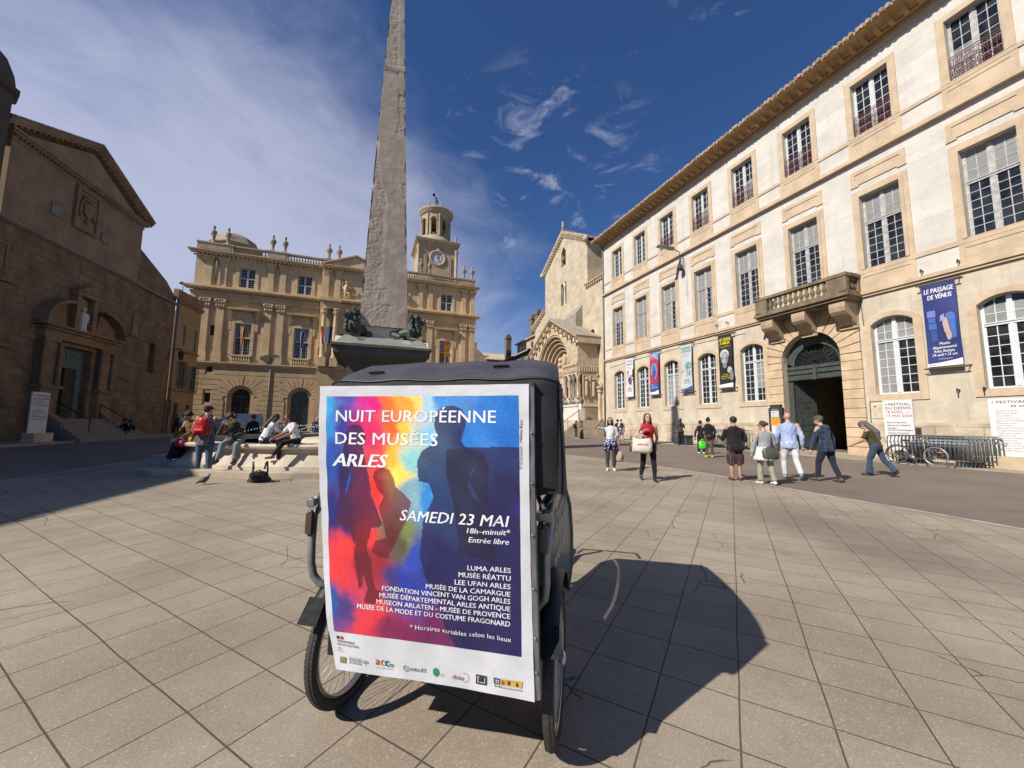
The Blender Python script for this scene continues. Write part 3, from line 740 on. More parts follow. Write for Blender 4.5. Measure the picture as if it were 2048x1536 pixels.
# ================================================================ town hall and its clock tower
def build_townhall():
    root = frame('town_hall', 51.0, nH, ANG_H)
    tag(root, 'ornate golden stone town hall with pilasters, balustraded roof and clock tower', 'building')
    st = stone('golden_stone', (.620, .455, .265), (.19, .12, .065), sc=.7, var=.14, streak=.30, blotch=.30, bump=.2, brick=(1.4, .5, .25, .012, .02))
    rust = stone('rusticated_golden_stone', (.500, .360, .210), (.15, .098, .055), sc=.7, var=.16, streak=.30, blotch=.35, bump=.25)
    trim = stone('golden_trim', (.620, .450, .260), (.17, .11, .06), sc=.9, var=.16, streak=.30, blotch=.38, bump=.25)
    grey = stone('grey_parapet', (.365, .295, .21), (.085, .07, .052), sc=1.1, var=.25, streak=.4, blotch=.55, bump=.4)
    gl = [glass_mat(), plain('lead_glass', (.19, .185, .17), .3, var=.3, scale=2, coat=.3)]
    wp = plain('pale_window_paint', (.46, .45, .42), .6, var=.1)
    L, R, CX, BASE = -18.35, 13.65, -1.85, -.2
    PL, PR = -5.62, 1.92        # central pavilion, half a metre proud
    bays = [-13.4, -7.5, 3.8, 9.7]
    holes_t = [(b - .77, b + .77, 16.7, 19.0) for b in bays]; holes_m = [(b - .80, b + .80, 8.92, 12.52) for b in bays]
    sq = [(-16.52, -15.97, 10.91, 12.10)]
    mb = MB(); wall_holes(mb, L, R, 7.7, 20.5, holes_t + holes_m + sq, 0, .35)
    for x, fl in ((L, 0), (R, 1)): mb.add([(x, 0, BASE), (x, 24, BASE), (x, 24, 20.5), (x, 0, 20.5)], [(3, 2, 1, 0)])
    mb.add([(L, 24, BASE), (R, 24, BASE), (R, 24, 20.5), (L, 24, 20.5), (L, 0, 20.5), (R, 0, 20.5)], [(0, 1, 2, 3), (4, 5, 2, 3)])
    mb.add([(-16.6, .5, 10.8), (-15.9, .5, 10.8), (-15.9, .5, 12.2), (-16.6, .5, 12.2)], [(0, 1, 2, 3)])
    mb.build('wall', st, root)
    mb = MB(); mb.box(PL, PR, -.55, 0.0, 7.95, 15.9); mb.box(PL, PR, -.55, 0, 16.4, 20.0); mb.build('pavilion', st, root)
    # ground floor in long rusticated courses with arched windows
    arches = [(-13.15, .92), (-7.25, .95), (3.55, .95), (9.45, .95)]
    holes = [(c - w - .32, c + w + .32, .1, 5.45, w + .32) for c, w in arches] + [(-16.50, -15.95, 6.83, 7.42), (-16.5, -15.92, 3.5, 4.54)]
    mb = MB(); wall_holes(mb, L, R, BASE, 7.75, holes, 0, .25)
    mb.build('lower_wall', rust, root)
    mb = MB(); z = .45; rows = []
    while z < 7.4: rows.append((z, min(z + .50, 7.55))); z += .56
    for (za, zb) in rows:
        cuts = sorted([(c - w - .62, c + w + .62) for c, w in arches if za < 5.9] + ([(-16.6, -15.85)] if (za < 4.6 and zb > 3.4) or (za < 7.5 and zb > 6.8) else []))
        if 4.05 < zb: # the joints fan round the arch heads
            cuts = [(a, b) if b - a < 1 else (a - max(0, (zb - 4.0)) * .28, b + max(0, (zb - 4.0)) * .28) for a, b in cuts]
        x = L
        for a, b in cuts + [(R, R)]:
            if a - x > .1: mb.box(x, a, -.055, 0, za, zb)
            x = b
    mb.box(PL, PR, -.62, -.056, BASE, 7.55)
    for c, w in arches:
        n = 13
        for i in range(n):
            a0, a1 = PI * i / n + .02, PI * (i + 1) / n - .02; r0 = w + .32; zc = 5.45 - r0
            def outer(a):
                x, zz = math.cos(a), math.sin(a); t = min((w + 1.25) / abs(x) if abs(x) > 1e-5 else 9, 2.35 / zz if zz > 1e-5 else 9); return (c + x * t, zc + zz * t)
            mb.prism([(c + r0 * math.cos(a0), zc + r0 * math.sin(a0)), (c + r0 * math.cos(a1), zc + r0 * math.sin(a1)), outer(a1), outer(a0)], -.06 - (.03 if i == 6 else 0), 0)
    mb.build('rustication', rust, root)
    dark = plain('dark_grille', (.018, .016, .014), .6)
    for c, w in arches[:2] + arches[3:]:
        mb = MB(); zc = 5.45 - w - .32
        mb2 = [(c - w - .32, .1)] + arch_pts(c - w - .32, c + w + .32, zc, w + .32, 14) + [(c + w + .32, .1)]
        ti = [(c - w, .1)] + arch_pts(c - w, c + w, zc - .05, w, 14) + [(c + w, .1)]
        for i in range(len(ti) - 1):
            a, b, c2, d = ti[i], ti[i + 1], mb2[i + 1], mb2[i]; mb.add([(a[0], .22, a[1]), (b[0], .22, b[1]), (c2[0], .22, c2[1]), (d[0], .22, d[1]), (a[0], .6, a[1]), (b[0], .6, b[1])], [(0, 1, 2, 3), (0, 4, 5, 1)])
        o = mb.build('window', rust, root)
        g = MB(); t = [(c - w, .1)] + arch_pts(c - w, c + w, zc - .05, w, 14) + [(c + w, .1)]; g.add([(p[0], .56, p[1]) for p in t], [tuple(range(len(t)))]); g.build('pane', gl[0], o)
        b = MB()
        for i in range(9): x = c - w + 2 * w * (i + .5) / 9; b.bar((x, .45, .1), (x, .45, zc + math.sqrt(max(0, w * w - (x - c) ** 2)) - .05), .035)
        for zz in (1.1, 2.0, 2.9, 3.8): b.bar((c - w, .45, zz), (c + w, .45, zz), .04)
        b.bar((c, .5, .1), (c, .5, zc + w), .10); b.bar((c - w, .5, zc), (c + w, .5, zc), .09)
        b.build('grille', plain('grey_bars', (.10, .095, .085), .6), o)
    for (a, b, za, zb) in ((-16.52, -15.97, 10.91, 12.1), (-16.50, -15.95, 6.83, 7.42), (-16.5, -15.92, 3.5, 4.54)):
        g = MB(); g.box(a - .02, b + .02, .2, .24, za, zb); o = g.build('window', dark, root)
    # upper windows
    def cross_window(c, z0, z1, hw, trans, rl, ru):
        f, p = MB(), MB(); casement(f, p, c - hw, c + hw, z0, z1, .22, 2 if hw < .79 else 3, rl, ru, trans, 0, .085, .03, bl=lambda w, g, cc, r: 1 if w == 1 and hw > .79 else 0)
        f.box(c - .09, c + .09, .12, .22, z0, z1); f.box(c - hw, c + hw, .12, .22, trans - .08, trans + .08)
        o = f.build('window', wp, root); p.build('pane', gl, o); return o
    for b in bays:
        f = cross_window(b, 16.7, 19.0, .77, 17.85, 4, 3)
        s = MB(); surround(s, b - .77, b + .77, 16.7, 19.0, .34, -.07, 0, bottom=False); s.box(b - 1.2, b + 1.2, -.16, 0, 16.52, 16.7); s.build('surround', trim, f)
        f = cross_window(b, 8.92, 12.52, .80, 10.9, 5, 4)
        s = MB(); surround(s, b - .80, b + .80, 8.92, 12.52, .30, -.10, 0, bottom=False); surround(s, b - .98, b + .98, 8.92, 12.72, .30, -.05, 0, bottom=False, top=True)
        s.box(b - 1.15, b + 1.15, -.07, 0, 12.98, 13.86); s.box(b - .85, b + .85, -.11, -.07, 13.12, 13.72)
        s.box(b - 1.55, b + 1.55, -.55, 0, 14.02, 14.14); s.box(b - 1.45, b + 1.45, -.42, 0, 13.90, 14.02)
        for sg in (-1, 1):
            x = b + sg * 1.27; s.hexa([(x - .13, -.12, 12.75), (x + .13, -.12, 12.75), (x + .13, 0, 12.75), (x - .13, 0, 12.75), (x - .16, -.40, 13.9), (x + .16, -.40, 13.9), (x + .16, 0, 13.9), (x - .16, 0, 13.9)])
            s.box(x - .12, x + .12, -.09, 0, 11.7, 12.74)
        for i in range(2):       # garlands above the hood
            cx = b - .75 + 1.5 * i; s.tube([(cx + .55 * math.cos(t), -.08, 14.62 - .22 * math.sin(t)) for t in [PI * u / 8 for u in range(9)]], .07, 6); s.ball((cx - .55, -.08, 14.66), .12, 6, 5); s.ball((cx + .55, -.08, 14.66), .12, 6, 5)
        s.build('surround', trim, f)
        r = MB()
        r.box(b - 1.0, b + 1.0, -.22, -.02, 8.72, 8.9); r.box(b - 1.0, b + 1.0, -.22, -.02, 8.02, 8.12); r.box(b - 1.0, b + 1.0, -.05, -.0, 8.12, 8.72)
        for i in range(8): r.lathe([(.05, 0), (.085, .12), (.085, .25), (.045, .42), (.07, .56), (.07, .6)], 8, (b - .82 + 1.64 * i / 7, -.14, 8.12))
        r.build('sill_balustrade', trim, f)
    # pilasters (two orders) and the four pavilion columns
    ps = [(-17.40, -16.76), (-15.99, -15.38), (-11.32, -10.76), (-10.10, -9.50), (5.95, 6.50), (7.25, 7.82), (11.80, 12.38), (13.05, 13.63)]
    def capital(m, a, b, y, z0, z1):
        c = (a + b) / 2; w = (b - a) / 2
        m.hexa([(a, y, z0), (b, y, z0), (b, 0, z0), (a, 0, z0), (a - .16, y - .16, z1 - .1), (b + .16, y - .16, z1 - .1), (b + .16, 0, z1 - .1), (a - .16, 0, z1 - .1)]); m.box(a - .2, b + .2, y - .2, 0, z1 - .1, z1)
        for i in range(4): m.ball((a + (b - a) * i / 3, y - .05, z0 + .22), (.11, .10, .2), 6, 5); m.ball((a - .06 + (b - a + .12) * i / 3, y - .10, z0 + .55 * (z1 - z0) + .08), (.11, .10, .14), 6, 5)
        for sg in (-1, 1): m.ball((c + sg * (w + .10), y - .12, z1 - .22), .14, 7, 5)
    for a, b in ps:
        m = MB(); m.box(a, b, -.16, 0, 16.45, 19.34); m.box(a - .06, b + .06, -.22, 0, 16.45, 16.75); capital(m, a, b, -.16, 19.1, 19.86); m.build('pilaster', trim, root)
        m = MB(); m.box(a - .04, b + .04, -.18, 0, 9.12, 14.2); m.box(a - .12, b + .12, -.26, 0, 8.85, 9.12); m.box(a - .16, b + .16, -.30, 0, 8.0, 8.85); capital(m, a - .04, b + .04, -.18, 14.1, 15.04); m.build('pilaster', trim, root)
    for c in (-5.09, -3.82, .12, 1.40):
        m = MB(); m.lathe([(.36, 0), (.36, .12), (.30, .2), (.285, .35), (.285, 2.0), (.24, 5.0), (.24, 5.1)], 14, (c, -.95, 9.04)); m.box(c - .42, c + .42, -1.4, -.5, 8.0, 9.04)
        m.lathe([(.24, 0), (.30, .3), (.28, .32), (.38, .75), (.42, .8), (.42, .9)], 10, (c, -.95, 14.12))
        for i in range(8): m.ball((c + .30 * math.cos(i * PI / 4), -.95 + .30 * math.sin(i * PI / 4), 14.55), .12, 6, 5)
        m.build('column', trim, root)
        m = MB(); m.box(c - .27, c + .27, -.72, -.5, 16.45, 19.34); m.box(c - .33, c + .33, -.78, -.5, 16.45, 16.75)
        z0 = 19.1; m.hexa([(c - .27, -.72, z0), (c + .27, -.72, z0), (c + .27, -.5, z0), (c - .27, -.5, z0), (c - .42, -.88, 19.86), (c + .42, -.88, 19.86), (c + .42, -.5, 19.86), (c - .42, -.5, 19.86)]); m.build('pilaster', trim, root)
    # recessed field between the pavilion columns keeps its shade
    # cornices
    def cornice(segs, steps, dent=None):
        m = MB()
        for (a, b, y0) in segs:
            for (za, zb, p) in steps:
                m.box(a - (p if a == L else 0), b + (p if b == R else 0), y0 - p, y0 + .02, za, zb)
            if dent:
                za, zb, p, sp = dent; x = a + .1
                while x < b: m.box(x, x + sp * .5, y0 - p, y0 - p + .3, za, zb); x += sp
        return m
    segs = [(L, PL - .01, 0), (PL, PR, -.55), (PR + .01, R, 0)]
    cornice(segs, [(15.04, 15.3, .20), (15.3, 15.62, .16), (15.62, 15.86, .24), (15.98, 16.16, .62), (16.16, 16.3, .70), (16.3, 16.45, .50)], (15.86, 15.98, .42, .34)).build('cornice', trim, root)
    cornice(segs, [(19.86, 19.98, .22), (20.12, 20.26, .48), (20.26, 20.38, .60), (20.38, 20.46, .66)], (19.98, 20.12, .36, .42)).build('cornice', trim, root)
    cornice(segs, [(7.55, 7.66, .10), (7.66, 7.86, .22), (7.86, 7.98, .30)]).build('cornice', trim, root)
    # pavilion columns carry a deeper entablature
    m = MB()
    for c in (-4.45, .76): m.box(c - 1.05, c + 1.05, -1.3, -.7, 15.04, 15.9); m.box(c - 1.2, c + 1.2, -1.55, -.7, 15.9, 16.3)
    m.prism([(PL + .05, 20.47), (PR - .05, 20.47), (CX, 22.05)], -.95, -.2); m.prism([(PL + .7, 20.6), (PR - .7, 20.6), (CX, 21.75)], -1.0, -.94)
    for sg in (-1, 1):
        xe = PL - .1 if sg < 0 else PR + .1; m.hexa([(xe, -1.25, 20.46), (xe + sg * .0, -1.25, 20.46), (CX, -1.25, 22.0), (CX, -1.25, 22.0), (xe, -.2, 20.46), (xe, -.2, 20.46), (CX, -.2, 22.0), (CX, -.2, 22.0)]) if False else None
        m.bar((xe, -.75, 20.50), (CX, -.75, 22.02), 1.0, .16, (0, 1, 0)) if False else m.prism([(xe, 20.46), (xe, 20.60), (CX, 22.18), (CX, 22.02)], -1.22, -.2)
    m.build('pediment', trim, root)
    # relief figure on the pavilion wall, left of the obelisk
    m = MB(); y = -.62
    m.cap((-2.85, y, 18.2), (-2.95, y - .1, 17.4), .22, .2); m.ball((-2.85, y - .1, 18.62), .17, 8, 6); m.cap((-2.75, y, 18.2), (-2.3, y - .1, 17.9), .09, .07); m.cap((-3.0, y, 18.2), (-3.3, y, 17.75), .09, .07)
    m.cap((-2.9, y - .1, 17.35), (-2.5, y - .25, 17.2), .16, .13); m.cap((-2.5, y - .25, 17.2), (-2.55, y - .1, 16.75), .12, .09); m.cap((-2.95, y - .1, 17.3), (-3.0, y - .1, 16.7), .14, .1)
    m.tube([(-3.1 - .28 * math.sin(t), y, 18.3 + .5 * math.cos(t)) for t in [PI * u / 8 for u in range(9)]], .09, 6); m.tube([(-2.4 + .9 * math.sin(t * .5), y, 17.6 - .5 * math.sin(t)) for t in [PI * u / 8 for u in range(9)]], .08, 6)
    remesh(m, 'relief_figure', trim, .06, 2, root)
    # parapet: pedestals, balustrades
    m = MB(); peds = [(L, -14.95), (-11.6, -9.4), (-5.6, -3.3), (-.4, 1.9), (5.6, 7.9), (11.6, R)]
    for a, b in peds: m.box(a, b, -.12, .5, 20.46, 21.36); m.box(a - .06, b + .06, -.2, .56, 21.36, 21.54); m.box(a + .25, b - .25, -.15, -.11, 20.75, 21.2)
    bals = [(-14.95, -11.6), (-9.4, -5.6), (1.9, 5.6), (7.9, 11.6)]
    for a, b in bals: m.box(a, b, -.05, .4, 20.46, 20.72); m.box(a + .07, b - .07, -.12, .46, 21.36, 21.52)
    m.build('parapet', grey, root)
    bm_ = MB(); bm_.lathe([(.06, 0), (.10, .1), (.10, .2), (.05, .38), (.045, .46), (.08, .56), (.08, .64)], 8); bme = bm_.mesh('baluster', grey)
    for a, b in bals:
        n = int((b - a - .3) / .29)
        for i in range(n): put('baluster', bme, root, (a + .25 + (b - a - .5) * i / (n - 1), .17, 20.72))
    # stone term figures along the parapet
    m = MB()
    m.box(-.24, .24, -.24, .24, 0, .16); m.lathe([(.19, .16), (.155, .2), (.145, .45), (.19, .8), (.235, 1.0), (.28, 1.15), (.285, 1.3), (.25, 1.42), (.14, 1.52), (.085, 1.58), (.085, 1.64), (.125, 1.72), (.13, 1.84), (.10, 1.88), (.125, 1.92), (.14, 2.0), (.12, 2.02)], 12)
    for sg in (-1, 1): m.cap((sg * .25, 0, 1.38), (sg * .30, -.06, 1.0), .075, .06, 6); m.cap((sg * .30, -.06, 1.0), (sg * .08, -.22, 1.05), .06, .05, 6)
    m.ball((0, -.13, 1.78), (.05, .05, .07), 6, 5)
    tme = m.mesh('term_figure', grey)
    for i, s in enumerate((-16.97, -15.58, -11.13, -9.86, -5.06, -3.92, .25, 1.4, 6.16, 7.32, 12.06, 13.25)): put('term_figure', tme, root, (s, .12, 21.54), (0, 0, random.uniform(-.4, .4)))
    # slate lantern roof behind the left end
    m = MB(); m.lathe([(2.75, 0), (2.75, 1.75), (2.95, 1.8), (2.95, 1.98), (2.6, 2.15), (2.15, 3.0), (1.3, 3.55), (.5, 3.8), (.3, 3.85)], 8, (-16.4, 5.5, 21.3), False); m.build('roof_lantern', grey, root)
    m = MB(); m.hexa([(L + .3, .6, 20.5), (R - .3, .6, 20.5), (R - .3, 23.8, 20.5), (L + .3, 23.8, 20.5), (L + 5, 8, 21.3), (R - 5, 8, 21.3), (R - 5, 16, 21.3), (L + 5, 16, 21.3)]); m.build('roof', plain('roof_tile', (.40, .31, .23)), root)
    m = MB(); m.tube([(-14.55 - 1.75, -.3, 20.4), (-16.3, -.32, 16.7)], .06, 6); m.tube([(-10.42, -.12, 7.5), (-10.42, -.12, .4)], .06, 6); m.build('drainpipe', MATS['zinc'], root)
    # ---- clock tower
    tw = MB(); a, b, y0, y1 = 6.54, 12.38, 7.0, 12.9; cx, cy = 9.46, 9.95
    tower_m = stone('tower_stone', (.440, .345, .235), (.15, .11, .075), sc=.9, var=.18, streak=.4, blotch=.4, bump=.25, brick=(1.1, .42, .3, .012, .02))
    tw.box(a, b, y0, y1, 20.4, 28.95)
    for (za, zb, p) in ((28.6, 28.95, .08), (28.95, 29.25, .18), (29.25, 29.5, .34), (29.5, 29.72, .5), (29.72, 29.84, .55)): tw.box(a - p, b + p, y0 - p, y1 + p, za, zb)
    tw.box(a - .2, b + .2, y0 - .2, y1 + .2, 22.4, 23.4); tw.box(a + .7, b - .7, y0 - .07, y0, 23.7, 26.1); 
    for (x, y) in ((a, y0), (b, y0), (a, y1), (b, y1), (cx - 1.9, y0 - .02), (cx + 1.9, y0 - .02)):
        big = x in (a, b)
        if big:
            tw.lathe([(.34, 0), (.34, .15), (.27, .3), (.24, 4.3), (.24, 4.4), (.36, 4.85), (.36, 5.0)], 12, (x, y, 23.6)); tw.box(x - .42, x + .42, y - .42, y + .42, 22.4, 23.6)
        else: tw.box(x - .22, x + .22, y - .12, y + .1, 23.4, 27.4)
    to = tw.build('clock_tower', tower_m, root)
    d = MB(); d.lathe([(3.05, 0), (3.0, .25), (2.75, .75), (2.5, 1.1), (2.48, 1.3)], 32, (cx, cy, 29.84))
    # belfry: eight arched openings in a drum
    NS = 8; Rr = 2.35
    for kx in range(NS):
        p = MB(); w = 2 * PI * Rr / NS; wall_holes(p, -w / 2, w / 2, 31.1, 34.95, [(-.43, .43, 31.15, 34.05, .43)], 0, .35)
        a0 = kx * PI / 4 - PI / 2 - PI / 8 * 1.0 + .10
        vs = [(cx + (Rr - v[1]) * math.cos(a0 + v[0] / Rr), cy + (Rr - v[1]) * math.sin(a0 + v[0] / Rr), v[2]) for v in p.v]; d.add(vs, p.f)
        ac = a0 + PI / 8; d.lathe([(.17, 0), (.13, .12), (.12, 3.3), (.17, 3.45), (.17, 3.6)], 8, (cx + (Rr + .06) * math.cos(ac), cy + (Rr + .06) * math.sin(ac), 31.1))
        r = .55; pts = [(-r * math.cos(PI * u / 8), 33.62 + r * math.sin(PI * u / 8)) for u in range(9)]
        d.tube([(cx + (Rr + .03) * math.cos(a0 + q[0] / Rr), cy + (Rr + .03) * math.sin(a0 + q[0] / Rr), q[1]) for q in pts], .06, 5)
    d.lathe([(Rr, 34.9), (Rr + .18, 34.95), (Rr + .18, 35.15), (Rr + .42, 35.35), (Rr + .5, 35.55), (Rr + .5, 35.7), (2.5, 35.8)], 32, (cx, cy, 0))
    d.build('belfry', tower_m, to)
    dm = MB(); dm.lathe([(2.4, 0), (2.3, .15), (1.9, .55), (1.2, .95), (.5, 1.15), (.22, 1.2), (.2, 1.35), (.12, 1.4)], 24, (cx, cy, 35.75)); dm.build('dome', grey, to)
    c2 = MB(); c2.lathe([(.3, 31.0), (.3, 31.6), (.75, 31.9), (.6, 32.6), (.45, 33.1), (.1, 33.3)], 12, (cx, cy, 0)); c2.lathe([(1.9, 31.05), (1.9, 31.06)], 16, (cx, cy, 0)); c2.build('bell', plain('bronze', (.035, .040, .034), .5, .6), to)
    fg = MB(); z = 37.1
    fg.cap((cx, cy, z), (cx + .05, cy, z + .75), .10, .15, 8); fg.cap((cx + .05, cy, z + .75), (cx, cy, z + 1.25), .16, .15, 8); fg.ball((cx, cy, z + 1.55), .13, 8, 6); fg.cap((cx, cy, z + 1.2), (cx - .2, cy, z + 1.75), .06, .05, 6); fg.cap((cx + .1, cy, z + 1.2), (cx + .3, cy, z + .8), .06, .05, 6); fg.bar((cx - .22, cy, z - .1), (cx - .25, cy, z + 2.3), .05); fg.box(cx - .65, cx - .25, cy - .02, cy + .02, z + 1.75, z + 2.25)
    fg.build('finial_figure', MATS['bronze'], to)
    fin = MB(); fin.lathe([(.16, 0), (.22, .3), (.1, .5), (.2, .75), (.1, 1.1), (.0, 1.25)], 8); fme = fin.mesh('finial', grey)
    for x, y in ((b - .1, y0 + .1), (a + .1, y1 - .1), (b - .1, y1 - .1)): put('finial', fme, to, (x, y, 29.84))
    for kx in range(8): put('finial', fme, to, (cx + 2.65 * math.cos(kx * PI / 4 + .2), cy + 2.65 * math.sin(kx * PI / 4 + .2), 35.7), None).scale = (.6, .6, .7)
    # clock
    ck = MB(); cz = 27.0; zc = Vector((9.42, y0 - .0, cz))
    ck.tube([(9.42 + 1.12 * math.cos(t), y0 - .12, cz + 1.12 * math.sin(t)) for t in [2 * PI * u / 36 for u in range(36)]], .13, 8, closed=True); ck.prism([(8.35, 25.3), (10.5, 25.3), (10.5, 25.95), (8.35, 25.95)], y0 - .06, y0)
    ck.box(9.2, 9.64, y0 - .2, y0, 28.1, 28.6)
    co = ck.build('clock', trim, to)
    f = MB(); f.prism([(9.42 + 1.03 * math.cos(2 * PI * u / 40), cz + 1.03 * math.sin(2 * PI * u / 40)) for u in range(40)], y0 - .10, y0 - .02); f.build('dial', plain('dial_white', (.55, .57, .60), .5, var=.05), co)
    f = MB()
    for u in range(12):
        t = PI * u / 6; f.bar((9.42 + .74 * math.sin(t), y0 - .115, cz + .74 * math.cos(t)), (9.42 + .97 * math.sin(t), y0 - .115, cz + .97 * math.cos(t)), .02, .07 if u % 3 else .11, (0, 1, 0))
    f.tube([(9.42 + .68 * math.cos(t), y0 - .11, cz + .68 * math.sin(t)) for t in [2 * PI * u / 32 for u in range(32)]], .012, 4, closed=True)
    f.build('hour_marks', dark, co)
    f = MB()
    for t, l, w in ((rad(152), .58, .10), (rad(13), .86, .075)): f.bar((9.42 - .15 * math.sin(t), y0 - .14, cz - .15 * math.cos(t)), (9.42 + l * math.sin(t), y0 - .14, cz + l * math.cos(t)), .02, w, (0, 1, 0))
    f.build('clock_hand', dark, co)
    # ---- flags on poles at the first-floor windows
    def flag(name, label, x, y, z0, h, cols, lean, vertical, seed, ww=.9):
        o = empty(name); o.matrix_world = root.matrix_world if False else Matrix.Translation(nH * 51) @ Matrix.Rotation(ANG_H, 4, 'Z') @ Matrix.Translation((x, y, z0)); tag(o, label, 'flag', 'flags on the town hall front')
        p = MB(); p.tube([(0, 0, 0), (lean[0], lean[1], h)], .03, 6); p.ball((lean[0], lean[1], h), .05, 6, 5); p.build('pole', plain('white_pole', (.5, .5, .48), .5), o)
        c = MB(); rr = random.Random(seed); ph = rr.uniform(0, 6); nu, nv = 12, 18; L2 = len(cols)
        def fn(u, v):
            t = 1 - v * .62; bx, by = lean[0] * t, lean[1] * t; wv = .13 * math.sin(u * 9 + v * 3 + ph) * u
            return (bx + (u * ww) * (.62 if vertical else 1.0) * (1 - .35 * v), by - .25 * u * (1 if vertical else .4) + wv, h * t - u * (.30 if vertical else .1) - .05 * math.sin(u * 6 + ph))
        c.sheet(fn, nu, nv); 
        for i in range(len(c.f)): c.m[i] = min(L2 - 1, int(((i % nu) / nu if not vertical else (i // nu) / nv) * L2)) if not (name == 'x') else 0
        c.build('cloth', [plain('flag_%d_%d_%d' % tuple(int(q * 99) for q in cc), cc, .7, var=.08) for cc in cols], o)
    Rd, Yl, Bl, Wh, Or = (.50, .05, .03), (.62, .36, .03), (.015, .03, .14), (.62, .62, .64), (.62, .16, .02)
    flag('flag', 'limp red and yellow striped flag before the leftmost tall window of the town hall', -13.35, -.5, 8.9, 3.1, [Rd, Yl, Rd, (.40, .18, .05)], (.05, -.6), False, 2, .45)
    flag('flag', 'limp dark blue flag before the second tall window of the town hall', -7.45, -.5, 8.9, 3.0, [Bl, (.03, .06, .22), Bl], (.05, -.55), False, 3, .42)
    flag('flag', 'bright orange and yellow flag flying at the window right of the obelisk', 9.9, -.9, 9.0, 3.1, [Or, Yl, Or, Yl, Or], (.12, -1.0), True, 4, -1.5)
    flag('flag', 'blue white and red flag just left of the obelisk base', -4.35, -1.9, 9.4, 3.0, [Bl, Wh, Wh, Rd], (.45, -1.1), False, 5, -1.3)
    return root
build_townhall()
